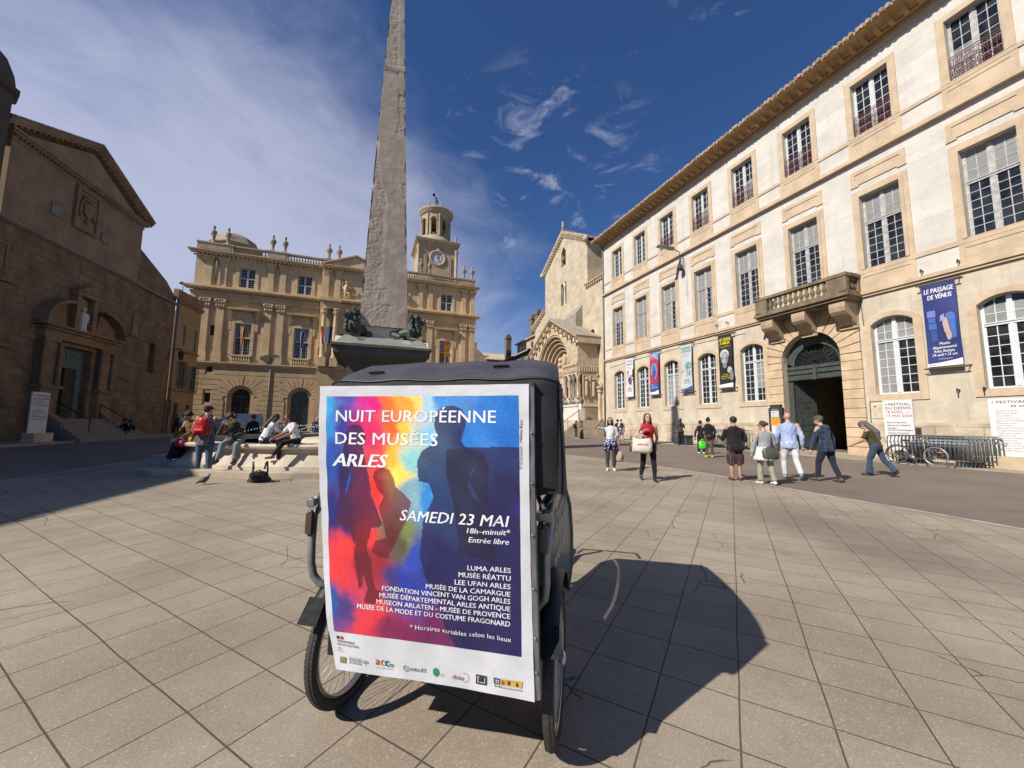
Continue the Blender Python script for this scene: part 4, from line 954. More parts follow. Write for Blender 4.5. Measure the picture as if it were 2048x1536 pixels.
# ================================================================ romanesque church beyond the museum
def build_trophime():
    root = frame('church', 22.3, nR, ANG_R); X = lambda s: -s
    tag(root, 'pale stone romanesque church with gabled front and deep carved arched portal', 'church')
    st = stone('pale_ashlar', (.560, .465, .330), (.27, .19, .115), sc=1.0, var=.20, streak=.22, blotch=.42, bump=.45, brick=(1.0, .40, .38, .016, .06))
    carve = stone('carved_stone', (.530, .415, .280), (.17, .11, .07), sc=1.8, var=.22, streak=.28, blotch=.42, bump=.5)
    white = stone('clean_marble', (.64, .60, .53), (.36, .32, .26), sc=1.3, var=.10, streak=.15, blotch=.2, bump=.15)
    dk = plain('dark_opening', (.02, .017, .014), .8)
    mb = MB(); D0 = 0.0
    # gabled nave front
    gx0, gx1, ax = X(46.8), X(35.9), X(41.4)
    wall_holes(mb, gx0, gx1, -.3, 22.2, [(X(42.08), X(40.88), 21.3, 22.2), (X(42.2), X(40.75), 16.25, 19.07)], 0, .55)
    mb.add([(gx0, 0, 22.2), (X(42.08), 0, 22.2), (X(42.08), 0, 23.1), (X(41.5), 0, 23.85), (ax, 0, 25.5)], [(0, 1, 2, 3, 4)])
    mb.add([(gx1, 0, 22.2), (ax, 0, 25.5), (X(41.5), 0, 23.85), (X(40.88), 0, 23.1), (X(40.88), 0, 22.2)], [(0, 1, 2, 3, 4)])
    for x in (gx0, gx1): mb.add([(x, 0, -.3), (x, 30, -.3), (x, 30, 22.2), (x, 0, 22.2)], [(0, 1, 2, 3)])
    mb.add([(X(42.08), 0, 22.2), (X(42.08), .55, 22.2), (X(42.08), .55, 23.1), (X(42.08), 0, 23.1), (X(41.5), .55, 23.85), (X(41.5), 0, 23.85), (X(40.88), .55, 23.1), (X(40.88), 0, 23.1), (X(40.88), .55, 22.2), (X(40.88), 0, 22.2)], [(0, 1, 2, 3), (3, 2, 4, 5), (5, 4, 6, 7), (7, 6, 8, 9)])
    # right aisle strip and left aisle
    wall_holes(mb, gx1, X(32.5), -.3, 17.0, [(X(35.05 + .42), X(35.05 - .42), 8.3, 11.7, .42), (X(35.04), X(33.83), 1.9, 4.62)], 0, .5)
    mb.add([(X(50.2), 0, -.3), (gx0, 0, -.3), (gx0, 0, 16.8), (X(50.2), 0, 15.0)], [(0, 1, 2, 3)]); mb.add([(X(50.2), 0, -.3), (X(50.2), 25, -.3), (X(50.2), 25, 15), (X(50.2), 0, 15.0)], [(0, 1, 2, 3)])
    mb.add([(gx1, 0, 17.0), (X(32.5), 0, 17.0), (X(32.5), 25, 18.5), (gx1, 25, 18.5)], [(0, 1, 2, 3)])
    mb.build('wall', st, root)
    tur = stone('grey_buttress', (.20, .155, .115), (.05, .04, .032), sc=2, var=.3, streak=.6, blotch=.5, bump=.6)
    m = MB(); m.box(X(35.95), X(34.2), 3.0, 8, 16.5, 20.9); m.hexa([(X(36.0), 2.9, 20.9), (X(34.0), 2.9, 20.5), (X(34.0), 8, 20.5), (X(36), 8, 20.9), (X(36.0), 2.9, 21.15), (X(34.0), 2.9, 20.7), (X(34.0), 8, 20.7), (X(36), 8, 21.15)]); m.build('buttress', tur, root)
    # roofs with corbel tables
    rf = MATS['roof_tile']; m = MB()
    for sg, xe, ze in ((-1, X(47.5), 22.2), (1, X(35.3), 22.25)):
        m.hexa([(xe, -.35, ze - .05), (ax, -.35, 25.62), (ax, 28, 25.62), (xe, 28, ze - .05), (xe, -.35, ze + .18), (ax, -.35, 25.9), (ax, 28, 25.9), (xe, 28, ze + .18)] if sg < 0 else [(ax, -.35, 25.62), (xe, -.35, ze - .05), (xe, 28, ze - .05), (ax, 28, 25.62), (ax, -.35, 25.9), (xe, -.35, ze + .18), (xe, 28, ze + .18), (ax, 28, 25.9)])
    m.hexa([(X(51.2), -.3, 15.3), (gx0, -.3, 17.0), (gx0, 25, 17.0), (X(51.2), 25, 15.3), (X(51.2), -.3, 15.5), (gx0, -.3, 17.2), (gx0, 25, 17.2), (X(51.2), 25, 15.5)])
    m.box(X(41.4) - .12, X(41.4) + .12, -.3, 28, 25.85, 26.05)
    m.build('roof', rf, root)
    m = MB()
    def corbels(x0, z0, x1, z1, n, y=-.22):
        for i in range(n):
            t = (i + .5) / n; x, z = x0 + (x1 - x0) * t, z0 + (z1 - z0) * t; m.box(x - .12, x + .12, y, 0, z - .38, z - .12)
        m.hexa([(x0, -.3, z0 - .12), (x1, -.3, z1 - .12), (x1, 0, z1 - .12), (x0, 0, z0 - .12), (x0, -.36, z0 + .06), (x1, -.36, z1 + .06), (x1, 0, z1 + .06), (x0, 0, z0 + .06)])
    corbels(X(47.1), 22.25, ax, 25.55, 16); corbels(ax, 25.55, X(35.6), 22.25, 15); corbels(X(50.8), 15.2, gx0, 17.0, 9); corbels(gx1 - .3, 17.0, X(32.45), 17.0, 9)
    for x, z in ((X(47.2), 22.05), (X(35.7), 22.2)): m.ball((x, -.3, z), (.35, .3, .35), 7, 6)
    m.lathe([(.16, 0), (.12, .5), (.2, .7), (.1, .9), (.14, 1.1), (.05, 1.25)], 8, (ax, -.1, 25.9))
    m.build('corbel_table', carve, root)
    # windows
    w = MB(); w.add([(X(42.1), .5, 21.25), (X(40.86), .5, 21.25), (X(40.86), .5, 24), (X(42.1), .5, 24)], [(0, 1, 2, 3)]); f = w.build('window', dk, root)
    b = MB()
    for i in range(3): b.bar((X(41.78 - .3 * i), .42, 21.3), (X(41.78 - .3 * i), .42, 23.4), .07)
    b.build('mullion', plain('grey_bars', (.10, .095, .085)), f)
    w = MB(); w.add([(X(42.2), .5, 16.2), (X(40.7), .5, 16.2), (X(40.7), .5, 19.1), (X(42.2), .5, 19.1)], [(0, 1, 2, 3)]); f = w.build('window', dk, root)
    b = MB(); b.lathe([(.17, 0), (.12, .15), (.11, 2.2), (.2, 2.5), (.2, 2.83)], 10, (X(41.4), .15, 16.24)); b.build('colonnette', white, f)
    w = MB(); w.add([(X(35.5), .45, 8.3), (X(34.6), .45, 8.3), (X(34.6), .45, 11.7), (X(35.5), .45, 11.7)], [(0, 1, 2, 3)]); w.build('window', dk, root)
    # ---- portal: projecting gabled porch
    P = 2.5; pc = 39.5; hw = 5.62; zs = 7.8; zr = 1.9
    m = MB(); y0 = -P
    rads = [3.72, 3.34, 2.96, 2.58, 2.2]; 
    # face of the porch round the outer arch
    def ring_face(r_in, y, outer_poly):
        n = 24; pts = [(X(pc) + r_in * math.cos(PI * i / n), zs + r_in * math.sin(PI * i / n)) for i in range(n + 1)]
        for i in range(n):
            a, b = pts[i], pts[i + 1]; oa, ob = outer_poly(PI * i / n), outer_poly(PI * (i + 1) / n)
            m.add([(a[0], y, a[1]), (b[0], y, b[1]), (ob[0], y, ob[1]), (oa[0], y, oa[1])], [(0, 1, 2, 3)])
    def gable_poly(a):
        c, s_ = math.cos(a), math.sin(a); 
        ts = []
        if abs(c) > 1e-6: ts.append(hw / abs(c))
        slope = (13.0 - 10.0) / hw; den = s_ + slope * abs(c)
        if den > 1e-6: ts.append((13.0 - zs) / den)
        t = min(ts); return (X(pc) + c * t, zs + s_ * t)
    ring_face(rads[0], y0, gable_poly)
    n = 28
    for k in range(len(rads)):
        ya, yb = y0 + k * .32, y0 + (k + 1) * .32
        pts = [(X(pc) + rads[k] * math.cos(PI * i / n), zs + rads[k] * math.sin(PI * i / n)) for i in range(n + 1)]
        for i in range(n):
            a, b = pts[i], pts[i + 1]; m.add([(a[0], ya, a[1]), (b[0], ya, b[1]), (b[0], yb, b[1]), (a[0], yb, a[1])], [(0, 1, 2, 3)], True)
        if k + 1 < len(rads):
            q = [(X(pc) + rads[k + 1] * math.cos(PI * i / n), zs + rads[k + 1] * math.sin(PI * i / n)) for i in range(n + 1)]
            for i in range(n): m.add([(pts[i][0], yb, pts[i][1]), (pts[i + 1][0], yb, pts[i + 1][1]), (q[i + 1][0], yb, q[i + 1][1]), (q[i][0], yb, q[i][1])], [(0, 1, 2, 3)])
        m.tube([(p[0], ya + .02, p[1]) for p in pts], .075, 6)
    m.tube([(X(pc) + 3.95 * math.cos(PI * i / n), y0 - .03, zs + 3.95 * math.sin(PI * i / n)) for i in range(n + 1)], .09, 6)
    # solid sides of the porch above the colonnade, roof slab, cornice with brackets
    for sg in (-1, 1):
        xs_ = X(pc) + sg * hw; m.add([(xs_, y0, zs), (xs_, 0, zs), (xs_, 0, 10.0), (xs_, y0, 10.0)], [(0, 1, 2, 3)])
        xe = X(pc) + sg * (hw + .45)
        for (dz, dy, t) in ((10.02, -.25, .14), (10.16, -.38, .14), (10.30, -.48, .12)):
            z1 = dz + 3.25; m.hexa([(xe, y0 + dy, dz), (X(pc), y0 + dy, z1), (X(pc), 0, z1), (xe, 0, dz), (xe, y0 + dy, dz + t), (X(pc), y0 + dy, z1 + t), (X(pc), 0, z1 + t), (xe, 0, dz + t)])
        for i in range(6):
            t = (i + .6) / 6.3; x = xe + (X(pc) - xe) * t; z = 10.0 + 3.2 * t; m.box(x - .16, x + .16, y0 - .42, y0 + .02, z - .42, z - .02); m.ball((x, y0 - .36, z - .38), .17, 6, 5)
        m.box(min(xe, xs_), max(xe, xs_), y0 - .2, 0, 9.75, 10.03)
    m.build('portal', carve, root)
    rfm = MB()
    for sg in (-1, 1):
        xe = X(pc) + sg * (hw + .5); rfm.hexa([(xe, y0 - .45, 10.44), (X(pc), y0 - .45, 13.70), (X(pc), .0, 13.70), (xe, .0, 10.44), (xe, y0 - .45, 10.52), (X(pc), y0 - .45, 13.78), (X(pc), .0, 13.78), (xe, .0, 10.52)])
    rfm.hexa([(X(39.7), -.9, 11.6), (X(37.0), -.9, 10.9), (X(37.0), -.01, 10.9), (X(39.7), -.01, 11.6), (X(39.7), -.9, 13.9), (X(37.0), -.9, 13.9), (X(37), -.01, 15.0), (X(39.7), -.01, 15.0)])
    rfm.build('porch_roof', stone('porch_slab', (.33, .29, .23), sc=1.5, streak=.4, blotch=.5), root)
    # frieze, columns, podium on each side of the doors
    for sg in (-1, 1):
        f = MB(); xi, xo = X(pc) + sg * 2.5, X(pc) + sg * hw
        a, b = min(xi, xo), max(xi, xo)
        f.box(a, b, y0 - .14, 0, 7.55, 7.8); f.box(a, b, y0 - .02, 0, 6.75, 7.55); f.box(a, b, y0 - .12, 0, 6.6, 6.75)
        for i in range(13):
            x = a + (b - a) * (i + .5) / 13; f.cap((x, y0 - .04, 6.9), (x, y0 - .04, 7.25), .09, .08, 6); f.ball((x, y0 - .06, 7.4), .075, 6, 5)
        for i in range(8):
            y = y0 + .2 + i * .28; f.cap((xo + sg * .02, y, 6.9), (xo + sg * .02, y, 7.25), .09, .08, 6); f.ball((xo + sg * .02, y, 7.4), .075, 6, 5)
        f.build('frieze', carve, root)
        w2 = MB(); w2.box(a, b, y0 + .75, 0, zr, 6.6); w2.build('inner_wall', carve, root)
        pd = MB(); pd.box(a, b, y0 - .05, 0, zr - .2, 3.3); pd.box(a - .05, b + .05, y0 - .14, 0, 3.3, 3.5); pd.build('podium', white, root)
        for i in range(4):
            x = xi + (xo - xi) * (i + .35) / 3.7; c = MB()
            c.ball((x, y0 + .16, 3.80), (.30, .32, .30), 8, 6); c.ball((x - .1, y0 - .10, 3.92), (.16, .16, .2), 7, 5); c.box(x - .26, x + .26, y0 - .08, y0 + .45, 4.08, 4.26)
            c.lathe([(.22, 0), (.16, .1), (.15, 1.75), (.19, 1.8), (.17, 1.86), (.30, 2.2), (.32, 2.34)], 12, (x, y0 + .18, 4.26))
            c.build('column', plain('grey_marble', (.22, .205, .19), .6, var=.25, scale=4) if i % 2 == 0 else carve, root)
            if i < 3:      # saints between the columns
                xx = xi + (xo - xi) * (i + .85) / 3.7; s2 = MB(); s2.cap((xx, y0 + .68, 4.4), (xx, y0 + .66, 5.7), .2, .17, 8); s2.ball((xx, y0 + .6, 6.1), .16, 8, 6); s2.cap((xx - .15, y0 + .6, 5.6), (xx + .05, y0 + .5, 5.2), .08, .07, 6)
                s2.build('saint_relief', carve, root)
        for i in range(2):
            y = y0 + .95 + i * .85; s2 = MB(); s2.cap((xo + sg * .03, y, 4.45), (xo + sg * .03, y, 5.7), .2, .17, 8); s2.ball((xo + sg * .06, y, 6.1), .15, 8, 6); s2.box(min(xo, xo + sg * .1), max(xo, xo + sg * .1), y - .42, y - .30, 4.2, 6.55); s2.build('saint_relief', carve, root)
    # tympanum and doors
    t = MB(); yb = y0 + 5 * .32
    pts = [(X(pc) + 2.2 * math.cos(PI * i / n), zs + 2.2 * math.sin(PI * i / n)) for i in range(n + 1)]; t.add([(p[0], yb, p[1]) for p in pts], [tuple(range(n + 1))])
    t.ball((X(pc), yb - .1, 8.9), (.42, .25, .8), 10, 8)
    for dx, dz in ((-1.15, .7), (1.15, .7), (-1.1, 1.3), (1.0, 1.35)): t.ball((X(pc) + dx, yb - .08, zs + dz), (.36, .2, .3), 8, 6)
    for i in range(12): x = X(pc) - 2.1 + 4.2 * (i + .5) / 12; t.cap((x, yb - .08, 7.1), (x, yb - .08, 7.4), .1, .09, 6); t.ball((x, yb - .1, 7.6), .08, 6, 5)
    t.box(X(pc) - 2.5, X(pc) + 2.5, yb, yb + .3, 5.7, 7.8)
    t.build('tympanum', carve, root)
    dr = MB(); dr.box(X(pc) - 2.5, X(pc) + 2.5, yb + .25, yb + .35, zr, 5.7); dr.build('door', plain('portal_door', (.10, .03, .02), .6, var=.3), root)
    tm = MB(); tm.lathe([(.2, 0), (.17, .2), (.16, 2.6), (.3, 3.1), (.3, 3.8)], 10, (X(pc), yb + .05, zr)); tm.build('trumeau', carve, root)
    # side door with little pediment
    a = MB(); y = -.02
    for sg in (-1, 1):
        x = X(34.43) + sg * .86; a.box(x - .22, x + .22, -.25, 0, 1.9, 4.75)
        a.tube([(X(34.43) + sg * (.75 + .45 * math.sin(t2)), -.2, 5.35 + .5 * math.cos(t2) - .1) for t2 in [PI * .62 * u / 6 for u in range(7)]], .12, 6); a.ball((X(34.43) + sg * 1.05, -.2, 5.6), .16, 6, 5)
    a.box(X(35.65), X(33.2), -.32, 0, 4.75, 5.15); a.box(X(35.75), X(33.1), -.45, 0, 5.15, 5.32)
    a.box(X(34.95), X(33.9), -.2, 0, 5.3, 6.5); a.box(X(35.1), X(33.75), -.3, 0, 6.5, 6.62); a.prism([(X(35.1), 6.62), (X(33.75), 6.62), (X(34.43), 7.1)], -.3, 0)
    for sg in (-1, 1): a.box(X(34.43) + sg * .4 - .1, X(34.43) + sg * .4 + .1, -.26, 0, 5.3, 6.5)
    a.build('side_door_surround', carve, root)
    d = MB(); d.box(X(34.45), X(33.85), .35, .42, 1.9, 4.62); o = d.build('door', plain('red_door', (.13, .022, .012), .55, var=.2), root)
    d = MB(); d.add([(X(35.04), .5, 1.9), (X(34.4), .5, 1.9), (X(34.4), .5, 4.62), (X(35.04), .5, 4.62)], [(0, 1, 2, 3)]); d.build('door_gap', dk, o)
    # steps down to the square
    sp = MB(); nst = 10
    for i in range(nst): sp.box(X(47), X(32.62), -5.5 + i * .26, -5.5 + (i + 1) * .26 if i < nst - 1 else 0, -.3, .23 + (i + 1) * .166)
    sp.build('steps', stone('step_stone', (.54, .45, .335), (.24, .18, .12), sc=1.5, var=.2, streak=.1, blotch=.35, bump=.3, brick=(1.2, .166, .5, .012, .0)), root)
    h = MB(); q = [(X(32.75), -3.0, 2.85), (X(32.75), -5.6, 1.2)]
    h.tube(q, .03, 6)
    for p in (q[0], ((q[0][0], -4.3, 2.02)), q[1]): h.tube([p, (p[0], p[1], p[2] - .95)], .02, 6)
    h.build('handrail', MATS['dark_iron'], root)
build_trophime()

# ================================================================ houses down the street between town hall and church
def build_houses():
    cream = stone('house_render', (.47, .37, .25), (.2, .14, .09), sc=.6, var=.15, streak=.4, blotch=.4, bump=.15); tile = MATS['roof_tile']; shade = stone('house_grey', (.21, .185, .155), (.1, .085, .07), sc=.6, streak=.4, blotch=.4)
    root = frame('house', 23.5, nR, ANG_R); tag(root, 'narrow grey rendered house with three tall chimneys beyond the church', 'house')
    m = MB(); m.box(-72, -53, 0, 9, -.3, 13.0); m.build('wall', shade, root)
    m = MB(); m.hexa([(-72.5, -.6, 12.9), (-52.8, -.6, 12.9), (-52.8, 5, 15.0), (-72.5, 5, 15.0), (-72.5, -.6, 13.1), (-52.8, -.6, 13.1), (-52.8, 5, 15.2), (-72.5, 5, 15.2)]); m.build('roof', tile, root)
    m = MB(); m.box(-66, -54, 2.2, 9, 13.0, 16.2); m.hexa([(-66.4, 1.8, 16.1), (-53.6, 1.8, 16.1), (-53.6, 9, 17.4), (-66.4, 9, 17.4), (-66.4, 1.8, 16.3), (-53.6, 1.8, 16.3), (-53.6, 9, 17.6), (-66.4, 9, 17.6)]); m.build('attic', cream, root)
    brick = stone('chimney_render', (.20, .15, .11), (.06, .05, .04), sc=2, streak=.5, blotch=.4)
    for x, z0, z1, y in ((-69.5, 13.6, 18.4, 1.6), (-60.0, 15.8, 20.0, 2.8), (-57.8, 16.2, 20.3, 2.8)):
        c = MB(); c.box(x - .55, x + .55, y - .5, y + .5, z0, z1); c.box(x - .65, x + .65, y - .6, y + .6, z1 - .5, z1 - .2); c.box(x - .4, x + .4, y - .35, y + .35, z1, z1 + .4); c.build('chimney', brick, root)
    for x in (-64, -62.5, -59): w = MB(); w.box(x - .4, x + .4, 2.14, 2.2, 13.9, 15.4); w.build('window', glass_mat(), root)
    for x in (-68, -63.5, -58, -55):
        for z in (3.2, 7.6, 10.8): w = MB(); w.box(x - .5, x + .5, -.06, 0, z, z + 1.7); w.build('window', glass_mat(), root)
    # tiled house closing the street
    r2 = frame('house', 79.0, nH, ANG_H); tag(r2, 'cream house with red pantiled roof at the far end of the street', 'house')
    m = MB(); m.box(18.5, 36, 0, 10, -.3, 15.2); m.prism([(18.5, 15.2), (24.6, 15.2), (24.6, 15.3), (21.4, 18.0), (18.5, 16.9)], 0, .4); m.build('wall', cream, r2)
    m = MB(); m.hexa([(23.8, -.7, 15.0), (36.5, -.7, 15.0), (36.5, 6, 17.6), (23.8, 6, 17.6), (23.8, -.7, 15.2), (36.5, -.7, 15.2), (36.5, 6, 17.8), (23.8, 6, 17.8)]); m.hexa([(18.3, .2, 16.7), (21.4, .2, 17.9), (21.4, 8, 17.9), (18.3, 8, 16.7), (18.3, .2, 16.9), (21.4, .2, 18.1), (21.4, 8, 18.1), (18.3, 8, 16.9)])
    x = 23.9
    while x < 36.4: m.tube([(x, -.78, 15.22), (x, 6, 17.84)], .14, 6); x += .36
    m.build('roof', tile, r2)
    c = MB(); c.box(21.0, 22.2, 1, 2, 17.4, 19.2); c.box(21.4, 21.6, 1.3, 1.5, 19.2, 19.9); c.build('chimney', cream, r2)
    a = MB(); a.tube([(20.0, 2, 17.3), (20.0, 2, 20.6)], .03, 5); a.tube([(19.4, 2, 20.4), (20.7, 2, 20.2)], .02, 5)
    for i in range(5): a.tube([(19.6 + .25 * i, 1.7, 20.35 - .04 * i), (19.6 + .25 * i, 2.3, 20.35 - .04 * i)], .015, 4)
    a.build('aerial', MATS['zinc'], r2)
    for x in (20.0, 22.5, 26, 29, 32):
        for z in (3.5, 8, 11.8): w = MB(); w.box(x - .5, x + .5, -.06, 0, z, z + 1.8); w.build('window', glass_mat(), r2)
build_houses()

# ================================================================ church on the left, in the shade
def build_anne():
    root = frame('church', 20.5, nL, ANG_L)
    tag(root, 'shaded stone church on the left with classical pediment and teal door above steps', 'church')
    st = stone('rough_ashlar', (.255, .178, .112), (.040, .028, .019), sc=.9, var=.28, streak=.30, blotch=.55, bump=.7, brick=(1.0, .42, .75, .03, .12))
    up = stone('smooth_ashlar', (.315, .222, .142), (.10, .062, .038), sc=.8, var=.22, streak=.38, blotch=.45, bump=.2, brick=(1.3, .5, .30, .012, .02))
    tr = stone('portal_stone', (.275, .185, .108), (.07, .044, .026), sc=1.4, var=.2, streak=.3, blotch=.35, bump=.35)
    dk = MATS['dark_opening']
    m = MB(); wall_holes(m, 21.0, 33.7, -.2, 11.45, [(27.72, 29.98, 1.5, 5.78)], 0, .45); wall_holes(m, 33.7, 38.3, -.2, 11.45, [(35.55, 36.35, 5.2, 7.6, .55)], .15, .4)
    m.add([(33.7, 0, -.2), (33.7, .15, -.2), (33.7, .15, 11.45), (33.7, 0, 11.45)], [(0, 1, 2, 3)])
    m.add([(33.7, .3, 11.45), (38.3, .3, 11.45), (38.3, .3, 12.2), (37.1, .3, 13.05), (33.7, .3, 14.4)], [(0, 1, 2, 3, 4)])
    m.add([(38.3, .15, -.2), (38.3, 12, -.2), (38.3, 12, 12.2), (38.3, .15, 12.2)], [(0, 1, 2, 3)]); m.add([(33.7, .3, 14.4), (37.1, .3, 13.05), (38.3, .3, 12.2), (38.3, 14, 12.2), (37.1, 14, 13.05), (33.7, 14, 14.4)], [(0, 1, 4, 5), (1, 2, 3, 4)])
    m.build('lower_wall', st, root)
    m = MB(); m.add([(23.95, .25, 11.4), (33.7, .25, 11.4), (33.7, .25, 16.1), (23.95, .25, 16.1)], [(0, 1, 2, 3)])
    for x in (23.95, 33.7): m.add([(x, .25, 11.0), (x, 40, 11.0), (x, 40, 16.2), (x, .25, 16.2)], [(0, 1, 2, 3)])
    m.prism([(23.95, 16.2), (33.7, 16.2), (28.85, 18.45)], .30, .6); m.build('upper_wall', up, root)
    m = MB(); m.box(21, 33.75, -.18, .25, 11.45, 11.58); m.box(21, 38.4, -.10, .3, 11.38, 11.45); m.box(33.75, 38.35, -.02, .3, 11.45, 11.55)
    m.build('ledge', stone('ledge_stone', (.26, .235, .20), sc=1.2, streak=.3, blotch=.4), root)
    # pediment with dentils
    m = MB()
    for (za, zb, p) in ((15.85, 15.98, .06), (16.1, 16.22, .20), (16.22, 16.34, .30)): m.box(23.95 - p, 33.7 + p, .25 - p, .6, za, zb)
    x = 24.0
    while x < 33.6: m.box(x, x + .10, .10, .3, 15.98, 16.08); x += .22
    for sg in (-1, 1):
        xe = 28.85 + sg * 5.45
        for (dz, p, t) in ((16.34, .20, .13), (16.47, .30, .12), (16.59, .36, .10)):
            a = (xe, dz), (28.85, dz + 2.42); m.hexa([(xe, .25 - p, dz), (28.85, .25 - p, dz + 2.42), (28.85, 1.0, dz + 2.42), (xe, 1.0, dz), (xe, .25 - p, dz + t), (28.85, .25 - p, dz + 2.42 + t), (28.85, 1.0, dz + 2.42 + t), (xe, 1.0, dz + t)])
        for i in range(17):
            t = (i + .5) / 17; xx = xe + (28.85 - xe) * t; z = 16.26 + 2.42 * t; m.box(xx - .05, xx + .05, .12, .32, z - .02, z + .08)
    m.build('pediment', up, root)
    m = MB()
    for sg in (-1, 1):
        xe = 28.85 + sg * 5.5; m.hexa([(xe, -.15, 16.70), (28.85, -.15, 19.14), (28.85, 40, 19.14), (xe, 40, 16.70), (xe, -.15, 16.78), (28.85, -.15, 19.22), (28.85, 40, 19.22), (xe, 40, 16.78)])
    m.build('roof', MATS['roof_tile'], root)
    # coat of arms and little square openings
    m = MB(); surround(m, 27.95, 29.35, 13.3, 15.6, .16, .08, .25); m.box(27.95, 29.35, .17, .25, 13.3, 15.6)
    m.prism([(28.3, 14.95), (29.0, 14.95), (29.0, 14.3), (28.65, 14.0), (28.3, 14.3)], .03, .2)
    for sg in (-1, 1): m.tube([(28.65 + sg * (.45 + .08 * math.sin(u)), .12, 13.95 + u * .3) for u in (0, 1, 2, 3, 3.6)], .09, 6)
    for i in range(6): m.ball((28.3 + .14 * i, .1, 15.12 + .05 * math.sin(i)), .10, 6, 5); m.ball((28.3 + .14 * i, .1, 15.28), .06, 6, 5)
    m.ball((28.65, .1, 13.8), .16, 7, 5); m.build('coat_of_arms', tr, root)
    for x in (26.76, 30.35): m = MB(); m.box(x - .32, x + .32, .20, .26, 13.22, 13.84); surround(m, x - .28, x + .28, 13.26, 13.8, .06, .17, .25); m.build('blind_window', MATS['ledge_stone'], root)
    # portal
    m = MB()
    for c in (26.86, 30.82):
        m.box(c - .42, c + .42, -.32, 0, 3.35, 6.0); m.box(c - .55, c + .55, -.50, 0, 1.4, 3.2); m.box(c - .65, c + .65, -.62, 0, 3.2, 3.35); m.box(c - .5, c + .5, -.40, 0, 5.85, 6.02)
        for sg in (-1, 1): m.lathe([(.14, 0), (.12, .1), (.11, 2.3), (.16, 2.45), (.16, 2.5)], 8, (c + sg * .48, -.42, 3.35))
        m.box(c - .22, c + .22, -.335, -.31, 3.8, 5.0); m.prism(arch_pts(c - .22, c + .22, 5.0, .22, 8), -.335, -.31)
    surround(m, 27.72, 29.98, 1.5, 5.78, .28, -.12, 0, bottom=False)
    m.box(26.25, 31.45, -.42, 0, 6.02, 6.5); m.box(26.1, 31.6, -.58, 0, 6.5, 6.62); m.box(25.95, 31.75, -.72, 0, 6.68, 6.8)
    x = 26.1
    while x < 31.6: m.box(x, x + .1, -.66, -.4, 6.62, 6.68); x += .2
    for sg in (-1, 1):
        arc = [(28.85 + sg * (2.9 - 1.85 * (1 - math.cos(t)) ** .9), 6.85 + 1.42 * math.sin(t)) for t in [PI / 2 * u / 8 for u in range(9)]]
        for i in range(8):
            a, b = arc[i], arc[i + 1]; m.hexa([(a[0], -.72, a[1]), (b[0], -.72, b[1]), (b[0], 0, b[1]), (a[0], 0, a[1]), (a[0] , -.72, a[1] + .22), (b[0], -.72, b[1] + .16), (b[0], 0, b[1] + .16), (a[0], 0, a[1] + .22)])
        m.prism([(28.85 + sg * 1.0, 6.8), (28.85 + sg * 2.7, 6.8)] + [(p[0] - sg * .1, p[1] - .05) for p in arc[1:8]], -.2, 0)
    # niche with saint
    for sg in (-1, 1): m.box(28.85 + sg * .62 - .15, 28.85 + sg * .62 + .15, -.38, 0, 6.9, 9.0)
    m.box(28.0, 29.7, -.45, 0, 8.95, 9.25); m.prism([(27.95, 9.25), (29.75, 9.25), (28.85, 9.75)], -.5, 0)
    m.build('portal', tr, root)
    m = MB(); m.box(28.4, 29.3, -.06, -.02, 6.9, 8.5); m.prism(arch_pts(28.4, 29.3, 8.5, .42, 10), -.06, -.02); m.build('niche', stone('niche_stone', (.33, .22, .12), sc=2), root)
    m = MB(); m.cap((28.8, -.2, 7.1), (28.8, -.2, 7.9), .24, .18, 8); m.ball((28.8, -.22, 8.22), .14, 8, 6); m.cap((28.7, -.25, 7.8), (28.95, -.4, 7.5), .08, .07, 6); m.ball((28.98, -.32, 7.75), .12, 6, 5); m.ball((28.98, -.32, 7.95), .08, 6, 5); m.box(28.5, 29.1, -.4, 0, 6.8, 6.95); remesh(m, 'statue', MATS['clean_marble'], .04, 2, root)
    teal = plain('teal_door', (.125, .165, .155), .6, var=.2, scale=3, bump=.1)
    m = MB(); m.box(27.72, 29.98, .3, .4, 4.65, 5.78); m.box(27.72, 28.5, .3, .4, 1.5, 4.65); m.box(29.58, 29.98, .3, .4, 1.5, 4.65); m.box(27.72, 29.98, .26, .3, 4.58, 4.70)
    for (a, b, za, zb) in ((27.8, 28.4, 1.7, 2.9), (27.8, 28.4, 3.1, 4.45), (27.85, 28.75, 4.85, 5.6), (28.95, 29.85, 4.85, 5.6)): surround(m, a + .06, b - .06, za + .06, zb - .06, .06, .27, .3)
    o = m.build('door', teal, root); m = MB(); m.box(28.5, 29.58, .9, .95, 1.5, 4.65); m.build('door_gap', dk, o)
    m = MB(); m.box(35.5, 36.4, .5, .55, 5.1, 7.7); m.build('window', stone('blocked_window', (.20, .115, .06), sc=2), root)
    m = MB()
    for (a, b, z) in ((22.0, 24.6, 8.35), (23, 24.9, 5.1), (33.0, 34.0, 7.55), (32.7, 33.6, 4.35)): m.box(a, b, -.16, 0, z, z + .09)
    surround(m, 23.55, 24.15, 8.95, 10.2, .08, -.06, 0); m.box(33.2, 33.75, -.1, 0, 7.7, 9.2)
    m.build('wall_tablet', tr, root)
    # steps with cheek walls and rails
    m = MB()
    for i in range(8): m.box(26.0 + i * .10, 31.9 - i * .10, -2.75 + i * .26, -2.75 + (i + 1) * .26 if i < 7 else 0, -.2, .32 + (i + 1) * .15)
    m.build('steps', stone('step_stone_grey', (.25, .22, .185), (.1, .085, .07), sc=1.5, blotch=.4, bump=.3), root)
    m = MB()
